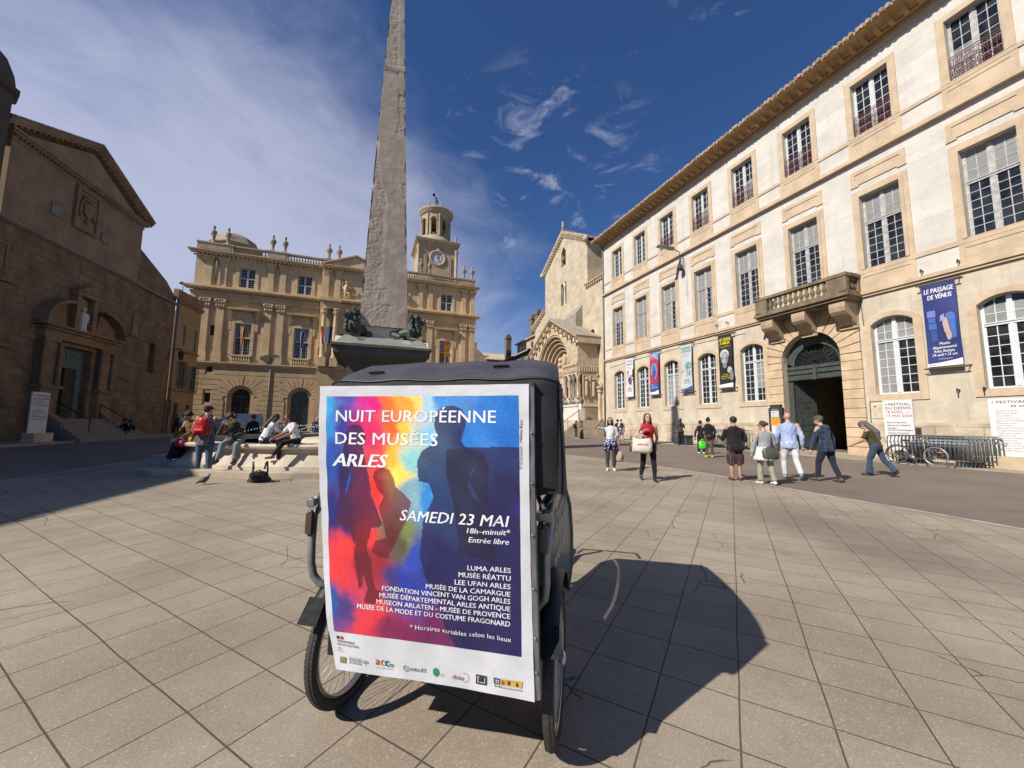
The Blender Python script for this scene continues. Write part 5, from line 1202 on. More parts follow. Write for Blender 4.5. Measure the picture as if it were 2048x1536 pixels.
    for x in (26.9, 30.8): m.hexa([(x - .25, -2.0, -.2), (x + .25, -2.0, -.2), (x + .25, 0, -.2), (x - .25, 0, -.2), (x - .25, -2.0, .75), (x + .25, -2.0, .75), (x + .25, 0, 2.3), (x - .25, 0, 2.3)])
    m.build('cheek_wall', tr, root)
    m = MB()
    for x in (27.3, 30.4): m.tube([(x, -2.3, 1.4), (x, -.5, 2.5)], .03, 6); m.tube([(x, -2.2, .5), (x, -2.2, 1.46)], .025, 6); m.tube([(x, -.6, 1.5), (x, -.6, 2.44)], .025, 6)
    m.build('handrail', MATS['dark_iron'], root)
    # octagonal stair turret at the left
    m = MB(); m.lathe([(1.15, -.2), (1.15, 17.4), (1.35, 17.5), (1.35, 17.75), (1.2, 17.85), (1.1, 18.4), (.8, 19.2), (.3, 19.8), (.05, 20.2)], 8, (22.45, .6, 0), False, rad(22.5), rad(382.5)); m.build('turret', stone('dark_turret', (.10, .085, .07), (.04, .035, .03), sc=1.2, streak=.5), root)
build_anne()

def build_left_row():
    # ochre house between the church and the town hall
    root = frame('house', 20.5, nL, ANG_L); tag(root, 'small ochre rendered house with barred windows between church and town hall', 'house')
    oc = stone('ochre_render', (.40, .265, .135), (.19, .115, .06), sc=.7, var=.14, streak=.35, blotch=.35, bump=.2); dk = plain('dark_grille', (.018, .016, .014))
    wins = [(39.47, 40.0, 8.15, 10.0), (41.22, 41.8, 7.85, 9.83), (39.38, 40.38, 4.4, 6.65), (41.2, 42.2, 4.27, 6.45)]; doors = [(39.3, 39.9, .2, 3.0), (41.1, 41.7, .2, 2.9), (38.5, 39.0, 1.9, 3.2)]
    m = MB(); wall_holes(m, 38.32, 42.25, -.2, 11.9, wins + doors, .1, .25); m.add([(42.25, .1, -.2), (42.25, 12, -.2), (42.25, 12, 11.9), (42.25, .1, 11.9)], [(0, 1, 2, 3)]); m.build('wall', oc, root)
    m = MB(); m.box(38.32, 42.35, -.12, .1, 11.88, 12.02); m.box(38.32, 42.3, -.02, .1, 11.7, 11.88); m.box(38.32, 42.3, .02, .4, 12.02, 12.85); m.box(38.32, 42.3, -.02, .1, 7.55, 7.68); m.box(38.32, 42.3, -.06, .1, 4.05, 4.2); m.build('string_course', MATS['portal_stone'], root)
    wp = plain('pale_window_paint', (.46, .45, .42))
    for i, (a, b, za, zb) in enumerate(wins):
        f, p = MB(), MB(); casement(f, p, a, b, za, zb, .25, 2, 5, 0, None, 0, .05, .025); o = f.build('window', wp, root); p.build('pane', glass_mat(), o)
        if i > 1:
            g = MB()
            for j in range(6): x = a - .08 + (b - a + .16) * j / 5; g.bar((x, -.1, za - .1), (x, -.1, zb + .05), .03)
            for j in range(8): z = za - .05 + (zb - za) * j / 7; g.bar((a - .1, -.1, z), (b + .1, -.1, z), .03)
            g.build('grille', dk, o)
    for (a, b, za, zb) in doors: m = MB(); m.box(a, b, .22, .28, za, zb); surround(m, a + .1, b - .1, za + .15, zb - .15, .05, .2, .22); m.build('door', plain('brown_door', (.09, .05, .03), .6), root)
    m = MB(); m.tube([(38.25, -.1, 12.0), (38.25, -.1, .3)], .07, 6); m.build('drainpipe', MATS['zinc'], root)
    # the row that goes on outside the frame to the left; its eaves cast the shade across the square
    root = frame('terrace_building', 20.5, nL, ANG_L); tag(root, 'plain stone terrace building to the left of the turret', 'building')
    m = MB(); m.box(-16, 21.2, .2, 14, -.2, 13.6); m.build('wall', oc, root)
    m = MB(); m.hexa([(-16.2, -.5, 13.5), (21.2, -.5, 13.5), (21.2, 8, 16), (-16.2, 8, 16), (-16.2, -.5, 13.7), (21.2, -.5, 13.7), (21.2, 8, 16.2), (-16.2, 8, 16.2)]); m.build('roof', MATS['roof_tile'], root)
    for i in range(9):
        for z in (.8, 4.8, 9.0): w = MB(); w.box(-14 + i * 4, -12.8 + i * 4, .12, .2, z, z + 2.3); w.build('window', glass_mat(), root)
build_left_row()
# ================================================================ obelisk, lions, fountain
def build_obelisk():
    c = nH * 17.25 + dH * .55
    root = empty('obelisk', (c.x, c.y, 0), ANG_H); tag(root, 'tall weathered granite obelisk on a grey pedestal in the middle of the square', 'obelisk')
    gr = stone('old_granite', (.405, .330, .265), (.20, .16, .13), sc=1.6, var=.18, streak=.22, blotch=.30, bump=.4)
    pale = stone('pale_limestone', (.58, .54, .46), (.3, .26, .2), sc=1.2, var=.10, streak=.2, blotch=.25, bump=.15)
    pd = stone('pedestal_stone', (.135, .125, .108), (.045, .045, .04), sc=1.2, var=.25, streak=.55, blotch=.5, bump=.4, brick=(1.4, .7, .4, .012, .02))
    # shaft: subdivided so its arrises are chipped and its lower left face is spalled
    m = MB(); z0, z1 = 5.36, 22.3; rr = np.random.RandomState(3)
    nz, nx = 220, 16
    def half(z): return .95 + (.335 - .95) * (z - 5.4) / (20.2 - 5.4)
    from mathutils import noise as mn
    def spall(u, z):      # depth of the rough spalled zone on the front (u: -1 left .. 1 right)
        edge = -.15 + .35 * mn.noise(Vector((z * .9, 3.1, u * .4))) + (.25 if z < 7 else 0) - max(0, (z - 11.2)) * .32
        t = max(0, min(1, (edge - u) * 6))
        if z < 6.3: t = max(t, max(0, min(1, (.55 - abs(u + .1)) * 5)) * .9)
        if 14.2 < z < 16.2 : t = max(t, max(0, min(1, (u - .35 - .4 * mn.noise(Vector((z * 1.3, 9, 0)))) * 6)))
        if 11.1 < z < 11.9: t = max(t, max(0, min(1, (u - .70) * 8)))
        if z > 17.8: t = max(t, .75 * max(0, min(1, (.45 - u) * 5)))
        return t
    for side in range(4):
        ca, sa = math.cos(side * PI / 2), math.sin(side * PI / 2)
        def fn(u, v, side=side, ca=ca, sa=sa):
            z = z0 + (z1 - z0) * v; h = half(z); x = (2 * u - 1); 
            d = 0.0
            n = mn.fractal(Vector((x * h * 4 + side * 13, z * 4, 1.7)), 1.0, 2.0, 5)
            d += .006 * n
            e = abs(x); 
            chip = max(0, mn.noise(Vector((z * 2.3, side * 7 + (1 if x > 0 else 0) * 3, 0.3)))) * max(0, (e - .90) / .10) * .05
            if side == 0:
                s_ = spall(x, z); d -= s_ * (.014 + .010 * mn.fractal(Vector((x * h * 9, z * 9, 4.4)), .75, 2.1, 6))
            if abs(z - 17.45 - .10 * x) < .12: d += .012
            xx, yy = x * (h - chip), -(h + d - chip)
            return (xx * ca - yy * sa, xx * sa + yy * ca, z)
        m.sheet(fn, nx * 4 if side == 0 else nx, nz * 3 if side == 0 else nz, True)
    ht = half(z1); m.add([(-ht, -ht, z1), (ht, -ht, z1), (ht, ht, z1), (-ht, ht, z1), (0, 0, z1 + .8)], [(0, 1, 4), (1, 2, 4), (2, 3, 4), (3, 0, 4)])
    m.build('shaft', gr, root)
    # repaired joint and block at the foot
    m = MB(); zb = 17.45; h = half(zb) + .012
    m.hexa([(-h, -h - .01, zb - .10), (h * .25, -h - .01, zb - .22), (h * .25, -h + .1, zb - .22), (-h, -h + .1, zb - .10), (-h, -h - .01, zb + .08), (h * .25, -h - .01, zb - .06), (h * .25, -h + .1, zb - .06), (-h, -h + .1, zb + .08)])
    m.build('joint_stone', plain('joint_granite', (.27, .225, .185), .9, var=.2), root)
    m = MB(); m.box(-.80, .80, -.80, .80, 4.85, 5.37); m.build('base_block', pale, root)
    # pedestal
    m = MB()
    m.box(-1.30, 1.30, -1.30, 1.30, 1.3, 3.72)
    for (za, zb, a, b) in ((3.72, 3.80, 1.30, 1.34), (3.80, 4.06, 1.38, 1.72)): m.hexa([(-a, -a, za), (a, -a, za), (a, a, za), (-a, a, za), (-b, -b, zb), (b, -b, zb), (b, b, zb), (-b, b, zb)])
    m.box(-1.78, 1.78, -1.78, 1.78, 4.06, 4.32); m.box(-1.86, 1.86, -1.86, 1.86, 4.32, 4.42)
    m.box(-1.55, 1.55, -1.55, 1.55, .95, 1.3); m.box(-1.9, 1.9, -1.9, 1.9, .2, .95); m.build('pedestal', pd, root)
    m = MB()
    for sd in range(4):
        q = Matrix.Rotation(sd * PI / 2, 3, 'Z'); prof = [(-1.8, 4.42), (-1.72, 4.46), (-1.42, 4.74), (-1.22, 4.74), (-1.12, 4.68), (-1.0, 4.56), (-.82, 4.54), (-.7, 4.56), (-.62, 4.66), (-.5, 4.70), (.5, 4.70), (.62, 4.66), (.7, 4.56), (.82, 4.54), (1.0, 4.56), (1.12, 4.68), (1.22, 4.74), (1.42, 4.74), (1.72, 4.46), (1.8, 4.42)]
        b = MB(); b.prism(prof[::-1], -1.74, -1.2); m.add([q @ Vector(v) for v in b.v], b.f)
    m.box(-1.2, 1.2, -1.2, 1.2, 4.42, 4.82); m.box(-.95, .95, -.95, .95, 4.82, 4.86); m.build('plinth', pale, root)
    # bronze lions resting on the corners of the plinth
    br = stone('patina_bronze', (.050, .066, .052), (.018, .020, .018), rough=.45, sc=4, var=.35, streak=.3, blotch=.4, bump=.4)
    def lion(x, y, rz, label, turn):
        lm = MB(); V = Vector
        lm.cap((0, -.62, .30), (0, .10, .40), .26, .25); lm.ball((0, -.66, .28), (.30, .30, .28), 12, 10)
        for sg in (-1, 1):
            lm.cap((sg * .20, -.72, .30), (sg * .30, -.36, .17), .19, .12); lm.cap((sg * .30, -.36, .12), (sg * .30, -.72, .07), .09, .07); lm.cap((sg * .30, -.34, .07), (sg * .29, -.18, .05), .075, .07)
            lm.cap((sg * .19, .18, .42), (sg * .22, .05, .14), .13, .10); lm.cap((sg * .22, .06, .10), (sg * .20, .50, .0), .085, .07); lm.cap((sg * .20, .50, .0), (sg * .20, .62, -.06), .085, .07)
            for t in (-.05, 0, .05): lm.ball((sg * .20 + t, .66, -.07), .035, 6, 5)
        lm.cap((0, .05, .45), (0, .18, .78), .26, .20)
        hz = Matrix.Rotation(turn, 3, 'Z'); hc = V((0, .22, .90))
        def H(p): return hc + hz @ V(p)
        lm.ball(H((0, .02, .02)), (.19, .20, .20), 12, 10); lm.cap(H((0, .14, -.03)), H((0, .28, -.07)), .105, .085); lm.ball(H((0, .36, -.04)), .035, 6, 5); lm.cap(H((0, .16, -.13)), H((0, .26, -.15)), .07, .06)
        for sg in (-1, 1): lm.ball(H((sg * .075, .17, .09)), .045, 6, 5); lm.ball(H((sg * .14, -.02, .19)), .06, 6, 5)
        r = random.Random(4)
        for i in range(70):
            a = r.uniform(0, 2 * PI); zz = r.uniform(-.55, .2); rad_ = .21 + .06 * r.random() + max(0, -.25 - zz) * .15
            p = H((rad_ * math.cos(a), -.05 + rad_ * .9 * math.sin(a), zz))
            if zz > -.2 and math.sin(a) > .55: continue
            lm.cap(p, p + V((r.uniform(-.05, .05), r.uniform(-.05, .05), -.12)), .06, .03, 6)
        o = remesh(lm, 'lion_statue', br, .022, 1)
        o2 = empty('lion_statue'); o2.matrix_world = Matrix.Translation(c) @ Matrix.Rotation(ANG_H, 4, 'Z') @ Matrix.Translation((x, y, 4.80)) @ Matrix.Rotation(rz, 4, 'Z')
        tag(o2, label, 'statue', 'bronze lions on the obelisk base')
        put('body', o, o2); t = MB(); t.tube([(0, -.85, .15), (.2, -1.0, .05), (.42, -.9, .03), (.5, -.6, .04), (.45, -.4, .05)], [.045, .04, .035, .03, .05], 7); t.build('tail', br, o2)
    lion(-1.08, -.98, rad(140), 'green bronze lion facing out at the left corner of the obelisk base', rad(-12))
    lion(1.10, -1.0, rad(-128), 'green bronze lion looking right at the right corner of the obelisk base', rad(-34) * -1)

FC = nH * 17.25 + dH * .55
def build_fountain():
    gz = G(FC.x, FC.y - 7)
    root = empty('fountain_basin', (FC.x, FC.y, gz), ANG_H); tag(root, 'low round pale stone fountain basin ringed by a broad step round the obelisk', 'fountain')
    lime = stone('worn_limestone', (.56, .475, .37), (.22, .165, .11), sc=1.6, var=.20, streak=.22, blotch=.40, bump=.45)
    # plan: a ring with eight projecting blocks
    N = 192; blocks = [rad(-90 + 45 * i - 4.0) for i in range(8)]
    def proj(a, w=.085, rise=.03):
        d = min(abs((a - b + PI) % (2 * PI) - PI) for b in blocks); return max(0, min(1, (w + rise - d) / rise))
    def ring(mb, prof, amp):
        """profile of (radius, z, extra radius on the blocks)"""
        vs = []; n = len(prof)
        for i in range(N):
            a = 2 * PI * i / N; k = proj(a)
            for r, z, e in prof: vs.append(((r + e * k * amp) * math.cos(a), (r + e * k * amp) * math.sin(a), z))
        fs = [(i * n + j, ((i + 1) % N) * n + j, ((i + 1) % N) * n + j + 1, i * n + j + 1) for i in range(N) for j in range(n - 1)]
        mb.add(vs, fs, False)
    m = MB(); ring(m, [(6.95, -.2, .55), (6.95, .145, .55), (6.93, .16, .55), (5.6, .17, 0)], 1.0); m.build('step', stone('step_limestone', (.43, .355, .265), (.15, .12, .09), sc=1.4, var=.22, streak=.12, blotch=.45, bump=.35), root)
    m = MB(); ring(m, [(6.62, .12, .20), (6.62, .25, .20), (6.57, .26, .20), (6.40, .58, .02), (6.40, .66, .02), (6.46, .67, .05), (6.54, .70, .10), (6.56, .75, .10), (6.52, .79, .08), (6.10, .81, 0), (6.06, .78, 0), (6.04, .2, 0)], 1.0); m.build('basin_wall', lime, root)
    w, k, b = new_mat('fountain_water'); tc = k.n('ShaderNodeTexCoord'); n = k.noise(tc.outputs['Object'], 7, 4, .6, .5)
    k.l(k.mix(k.ramp(n, .3, .7), (.055, .085, .062), (.11, .15, .115)), b.inputs['Base Color']); b.inputs['Roughness'].default_value = .12
    bp = k.n('ShaderNodeBump'); bp.inputs['Strength'].default_value = .6; bp.inputs['Distance'].default_value = .05; k.l(n, bp.inputs['Height']); k.l(bp.outputs[0], b.inputs['Normal'])
    m = MB(); m.lathe([(0, .60), (6.05, .60)], 48); struct(m.build('water', w), 'structure'); o = bpy.data.objects['water']; o.location = (FC.x, FC.y, gz)
    # spouting heads and jets round the pedestal
    m = MB(); m.lathe([(2.9, 0.1), (2.9, .62), (2.75, .75), (1.9, .78)], 32)
    m.build('inner_curb', lime, root)
    jet = plain('water_spray', (.75, .78, .80), .3)
    for i in range(8):
        a = blocks[i] + rad(14); m = MB(); rr = random.Random(i)
        for j in range(40):
            t = j / 39; r = 1.95 + 3.6 * t; z = 1.05 + 1.1 * t - 1.55 * t * t; m.ball((r * math.cos(a) + rr.uniform(-.01, .01), r * math.sin(a) + rr.uniform(-.01, .01), z), rr.uniform(.012, .028), 5, 4)
        m.ball((5.55 * math.cos(a), 5.55 * math.sin(a), .60), (.35, .35, .02), 10, 4)
        o = m.build('water_jet', jet); o.location = (FC.x, FC.y, gz); o.rotation_euler = (0, 0, ANG_H); struct(o, 'stuff')
build_obelisk(); build_fountain()
# ================================================================ cycle rickshaw with its poster
RK_O = Vector((-.355, 1.975, 0.0)); RK_ANG = rad(-12.05)
def build_rickshaw():
    root = empty('cycle_rickshaw', (RK_O.x, RK_O.y, G(RK_O.x, RK_O.y)), RK_ANG)
    tag(root, 'black hooded cycle rickshaw seen from behind with a colourful museum-night poster', 'rickshaw')
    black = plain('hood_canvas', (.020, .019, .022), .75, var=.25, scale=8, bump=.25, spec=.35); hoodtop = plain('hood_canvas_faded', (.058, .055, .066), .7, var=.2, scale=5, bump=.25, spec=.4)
    rub = plain('tyre_rubber', (.035, .033, .031), .75, var=.3, scale=12, bump=.2); alu = plain('aluminium', (.55, .55, .55), .35, .95, scale=20); dkp = plain('black_plastic', (.018, .018, .018), .5, var=.3, scale=6)
    steel = plain('grey_painted_steel', (.30, .305, .305), .42, .55, var=.2, scale=14); teal = plain('teal_panel', (.060, .115, .118), .42, var=.12, scale=3, coat=.2)
    # wheels ------------------------------------------------------
    def wheel(x, cover):
        r = .332
        t = MB(); N = 64
        t.tube([(0, (r - .024) * math.cos(a), (r - .024) * math.sin(a)) for a in [2 * PI * i / N for i in range(N)]], .0245, 12, closed=True)
        for i in range(84):           # tread blocks
            a = 2 * PI * i / 84
            for kx, off in ((-.014, 0), (.0, .5), (.014, 0)):
                aa = a + off * 2 * PI / 84; p = Vector((kx, (r - .0025 - abs(kx) * .25) * math.cos(aa), (r - .0025 - abs(kx) * .25) * math.sin(aa))); tg = Vector((0, -math.sin(aa), math.cos(aa))); n = Vector((0, math.cos(aa), math.sin(aa)))
                t.obox(p, Vector((.0058, 0, 0)), tg * .0098, n * .003)
        w = empty('wheel', (x, .098, r)); w.parent = root
        t.build('tyre', rub, w)
        m = MB(); m.tube([(0, (r - .052) * math.cos(a), (r - .052) * math.sin(a)) for a in [2 * PI * i / N for i in range(N)]], .010, 8, closed=True)
        for kx in (-.012, .012): m.tube([(kx, (r - .058) * math.cos(a), (r - .058) * math.sin(a)) for a in [2 * PI * i / N for i in range(N)]], .005, 5, closed=True)
        m.build('rim', alu, w)
        m = MB()
        for i in range(36):
            a = 2 * PI * i / 36; b = a + (.5 if i % 2 else -.5); sx = .028 * (1 if i % 4 < 2 else -1); m.tube([(sx, .03 * math.cos(b), .03 * math.sin(b)), (0, (r - .055) * math.cos(a), (r - .055) * math.sin(a))], .0013, 4)
        m.build('spoke_set', plain('spoke_steel', (.35, .35, .35), .4, .8), w)
        m = MB(); m.lathe([(.018, -.05), (.032, -.04), (.032, -.03), (.016, -.02), (.016, .02), (.032, .03), (.032, .04), (.012, .05)], 14); m.v = [(v[2], v[0], v[1]) for v in m.v]; m.build('hub', alu, w)
        if cover:
            m = MB(); m.lathe([(.03, 0), (.12, .004), (.235, -.002), (.237, -.006)], 40); m.v = [(v[2] + .014, v[0], v[1]) for v in m.v]; m.build('spoke_cover', plain('spoke_cover_plastic', (.36, .33, .31), .5, var=.1), w)
        return w
    wheel(-.517, False); wheel(.567, True)
    ax = MB(); ax.tube([(-.5, .098, .332), (.55, .098, .332)], .018, 10); ax.box(-.42, .46, -.02, .22, .34, .40); ax.build('axle', dkp, root)
    for x in (-.517, .567):
        m = MB(); R = .392
        def fn(u, v, x=x):
            a = rad(28) + (rad(137) - rad(28)) * u; fl = 1; s = (v * 2 - 1)
            rr = R - .018 * s * s
            return (x + s * .042 * fl, .098 + rr * math.cos(a), .332 + rr * math.sin(a))
        m.sheet(lambda u, v: (fn(u, v)[0], fn(u, v)[1] * 1.0, fn(u, v)[2]), 24, 8)
        o = m.build('mudguard', dkp, root); o.scale = (1, -1, 1) if False else (1, 1, 1)
        # flared rear flap
        f = MB(); f.hexa([(x - .050, -.258, .525), (x + .050, -.258, .525), (x + .048, -.248, .528), (x - .048, -.248, .528), (x - .043, -.190, .618), (x + .043, -.190, .618), (x + .043, -.180, .613), (x - .043, -.180, .613)]); f.build('mud_flap', plain('worn_plastic', (.016, .0165, .0165), .75, var=.4, scale=30, spec=.2), root)
    # passenger cell -----------------------------------------------
    m = MB(); m.box(-.40, .49, -.26, .45, .42, .60); m.box(-.40, .49, -.26, -.20, .60, 1.58); m.hexa([(-.40, -.2, .6), (.49, -.2, .6), (.49, .30, .6), (-.40, .30, .6), (-.40, -.2, .92), (.49, -.2, .92), (.49, .32, .88), (-.40, .32, .88)]); m.build('passenger_seat', dkp, root)
    m = MB(); m.box(-.40, .49, .40, 1.05, .36, .42); m.build('footwell', dkp, root)
    # teal side panels with their white script
    def panel(sg):
        m = MB(); x0 = .530 if sg > 0 else -.455
        out = [(-.02, 1.06), (.28, 1.11), (.55, 1.06), (.74, .92), (.82, .72), (.80, .52), (.66, .42), (.44, .42), (.40, .52), (.32, .64), (.20, .715), (.06, .72), (-.03, .70), (-.06, .80), (-.05, .96)]
        def X(y): return x0 + sg * (.088 * y)
        n = len(out); vs = [(X(y), y, z) for y, z in out] + [(X(y) - sg * .025, y, z) for y, z in out]
        m.add(vs, [tuple(range(n)), tuple(range(2 * n - 1, n - 1, -1))] + [(i, n + i, n + (i + 1) % n, (i + 1) % n) for i in range(n)])
        o = m.build('side_panel', teal, root)
        e = MB(); e.tube([(X(y), y, z) for y, z in out[:7]], .014, 7); e.build('edge_trim', plain('grey_trim', (.10, .115, .105), .5), o)
        t = MB()
        def place(x, y):      # script runs up the panel, read from outside
            yy = (.02 + y * .0 + x) if sg > 0 else (.70 - x); zz = .80 + y + (x * .22 if sg > 0 else (x) * .22); return (X(yy) + sg * .003, yy, zz)
        add_text(t, 'Taco', .50, fn=place, shear=.35, bold=.004); add_text(t, 'and co', .36, fn=lambda x, y: place(x + .16, y - .16), shear=.35)
        t.build('lettering', plain('white_print', (.62, .64, .64), .6), o)
    panel(1); panel(-1)
    # steel loops beside the seat: grip, reflector, tube
    for sg, x in ((-1, -.600), (1, .565)):
        m = MB(); m.tube([(x + sg * .005, .12, 1.075), (x, -.06, 1.065), (x - sg * .004, -.16, 1.045)], .019, 10); m.tube([(x - sg * .004, -.16, 1.045), (x - sg * .004, -.185, 1.04)], .0225, 12)
        o = m.build('armrest', steel, root)
        t = MB(); t.tube([(x, -.10, 1.02), (x - sg * .004, -.15, .98), (x - sg * .012, -.165, .86), (x - sg * .012, -.16, .76), (x - sg * .02, -.15, .70), (x - sg * .05, -.14, .66), (x - sg * .11, -.12, .64)], .0185, 10); t.build('tube', steel, o)
        r = MB(); r.box(x - sg * .018 - .016, x - sg * .018 + .016, -.205, -.180, .905, 1.0); r.ball((x - sg * .018, -.19, .905), (.016, .0125, .016), 8, 6); r.ball((x - sg * .018, -.19, 1.0), (.016, .0125, .016), 8, 6); r.build('reflector', plain('brown_reflector', (.085, .045, .035), .35, var=.2, coat=.3), o)
        b = MB(); b.box(x - sg * .06 - .02, x - sg * .06 + .03, -.16, -.13, 1.02, 1.055); b.tube([(x - sg * .05, -.14, 1.12), (x - sg * .02, -.15, 1.05)], .012, 6); b.build('bracket', alu, o)
    # hood ----------------------------------------------------------
    prof = [(-.285, 1.18), (-.290, 1.45), (-.288, 1.60), (-.280, 1.628), (-.25, 1.645), (-.15, 1.69), (-.03, 1.738), (.15, 1.775), (.45, 1.80), (.75, 1.80), (1.0, 1.765), (1.08, 1.73)]
    def hood(u, v):
        # u across, v along the profile
        i = v * (len(prof) - 1); j = min(int(i), len(prof) - 2); f = i - j
        y = prof[j][0] + (prof[j + 1][0] - prof[j][0]) * f; z = prof[j][1] + (prof[j + 1][1] - prof[j][1]) * f
        xc, hw = .075 - .005 * max(0, y), .535 - .085 * min(1, max(0, y + .2)); s = 2 * u - 1
        x = xc + hw * math.copysign(abs(s) ** .97, s); edge = abs(s) ** 16
        z2 = z - .035 * edge * (1 if z > 1.63 else .3) + .004 * math.sin(11 * s + 5 * y); 
        return (x, y + .012 * math.sin(9 * s) * (1 if z < 1.6 else .2) + .035 * edge * (1 if y < -.2 else 0), z2)
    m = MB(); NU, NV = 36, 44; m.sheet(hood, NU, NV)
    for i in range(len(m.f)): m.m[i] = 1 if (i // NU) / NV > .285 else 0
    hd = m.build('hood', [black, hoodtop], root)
    m = MB()
    for sg in (-1, 1):
        def side(u, v, sg=sg):
            y = -.285 + u * 1.36; top = hood(1 if sg > 0 else 0, 0)
            jj = 0
            pz = np.interp(y, [p[0] for p in prof[2:]], [p[1] for p in prof[2:]]) - .046
            lo = 1.14 - .02 * math.sin(u * 9) + max(0, u - .62) * 1.1; z = pz + (lo - pz) * v
            x = .075 - .005 * max(0, y) + sg * (.535 - .085 * min(1, max(0, y + .2))) + sg * (.022 * v + .008 * math.sin(u * 14 + v * 4) * v)
            return (x, y + (.035 if u == 0 else 0), z)
        m.sheet(side, 26, 14)
    m.sheet(lambda u, v: (.40 + .228 * u + .022 * v * u, -.27 + .03 * u, 1.60 - .46 * v - .015 * math.sin(u * 6)), 8, 10)
    m.sheet(lambda u, v: (-.44 - .045 * u, -.26 + .04 * u, 1.58 - .44 * v), 4, 8)
    m.build('side_curtain', black, hd)
    m = MB(); m.tube([hood(u / 30, .262) for u in range(31)], .006, 6); m.build('seam', dkp, hd)
    m = MB()
    for x, y in ((-.26, -.20), (.34, -.14)): 
        zz = np.interp(y, [p[0] for p in prof[2:]], [p[1] for p in prof[2:]]); m.obox((x, y, zz + .008), (.036, .006, .002), (-.002, .006, .003), (0, -.003, .004)); m.obox((x - .012, y - .002, zz + .013), (.009, 0, 0), (0, .004, .002), (0, 0, .002))
    m.build('strap', dkp, hd)
    # driver's half in front: frame, saddle, handlebar, front wheel
    m = MB(); m.tube([(.03, .4, .40), (.03, 1.1, .42), (.03, 1.45, .50), (.03, 1.95, .72)], .03, 8); m.tube([(.03, 1.25, .45), (.03, 1.20, .95)], .02, 8); m.tube([(.03, 1.95, .72), (.03, 1.88, 1.02)], .02, 8)
    for sg in (-1, 1): m.tube([(.03 + sg * .05, 2.12, .33), (.03 + sg * .05, 1.97, .70)], .012, 6)
    m.build('bike_frame', dkp, root)
    m = MB(); m.tube([(-.30, 1.66, 1.12), (-.26, 1.80, 1.14), (-.05, 1.88, 1.06), (.11, 1.88, 1.06), (.32, 1.80, 1.14), (.36, 1.66, 1.12)], .013, 8); m.build('handlebar', dkp, root)
    m = MB(); m.ball((.03, 1.14, .98), (.10, .14, .04), 10, 6); m.build('saddle', dkp, root)
    w = empty('wheel', (.03, 2.12, .332)); w.parent = root
    m = MB(); m.tube([(0, .31 * math.cos(a), .31 * math.sin(a)) for a in [2 * PI * i / 40 for i in range(40)]], .022, 8, closed=True); m.build('tyre', rub, w)
    # poster board ---------------------------------------------------
    Y = -.312
    zs_ = [1.599, 1.262, 1.119, .884, .705, .557, .399]; xl = [-.470, -.460, -.448, -.423, -.393, -.364, -.317]; xr = [.500, .503, .505, .510, .517, .522, .529]
    def edge(z, arr): return float(np.interp(-z, [-q for q in zs_], arr))
    def board_y(x, z): return Y + .010 * math.sin((x + .2) * 5) * math.sin(z * 5) + .0035 * math.sin(x * 31 + z * 17) * math.sin(z * 23) + (.03 * max(0, (.62 - z)) * max(0, (-.15 - x)) * 6)
    def on_board(u, v): z = 1.599 + (.400 - 1.599) * v; a, b = edge(z, xl), edge(z, xr); x = a + (b - a) * u; return (x, board_y(x, z), z)
    white = plain('banner_white', (.60, .60, .62), .5, var=.06, scale=5, bump=.15)
    m = MB(); m.sheet(on_board, 50, 60); bd = m.build('banner', white, root)
    m = MB(); m.hexa([(.502, Y - .004, 1.601), (.520, Y - .002, 1.606), (.520, Y + .03, 1.606), (.502, Y + .03, 1.601), (.502, Y - .004, 1.60), (.520, Y - .002, 1.605), (.520, Y + .03, 1.605), (.502, Y + .03, 1.60)])
    m.sheet(lambda u, v: (edge(1.603 - 1.2 * v, xr) + .001 + .019 * u, Y + .004 + .006 * u, 1.603 - 1.203 * v), 2, 20); m.sheet(lambda u, v: (edge(1.603 - 1.2 * v, xr) + .020, Y + .01 + .045 * u, 1.603 - 1.203 * v), 2, 20)
    for z in (1.4, 1.2, 1.0, .8, .62, .5): m.ball((edge(z, xr) + .010, Y + .002, z), .006, 6, 5)
    m.build('frame_rail', plain('dirty_aluminium', (.24, .235, .225), .5, .5, var=.3), bd)
    # printed artwork: watercolour field with three dark silhouettes
    NX, NY = 220, 250
    pz0, pz1 = 1.552, .551
    def print_pt(u, v):
        z = pz0 + (pz1 - pz0) * v; a = float(np.interp(-z, [-1.554, -1.263, -1.119, -.884, -.851, -.705, -.552], [-.430, -.420, -.410, -.390, -.386, -.362, -.334])); b = .457 + (.477 - .457) * v; x = a + (b - a) * u
        return (x, board_y(x, z) - .0016, z)
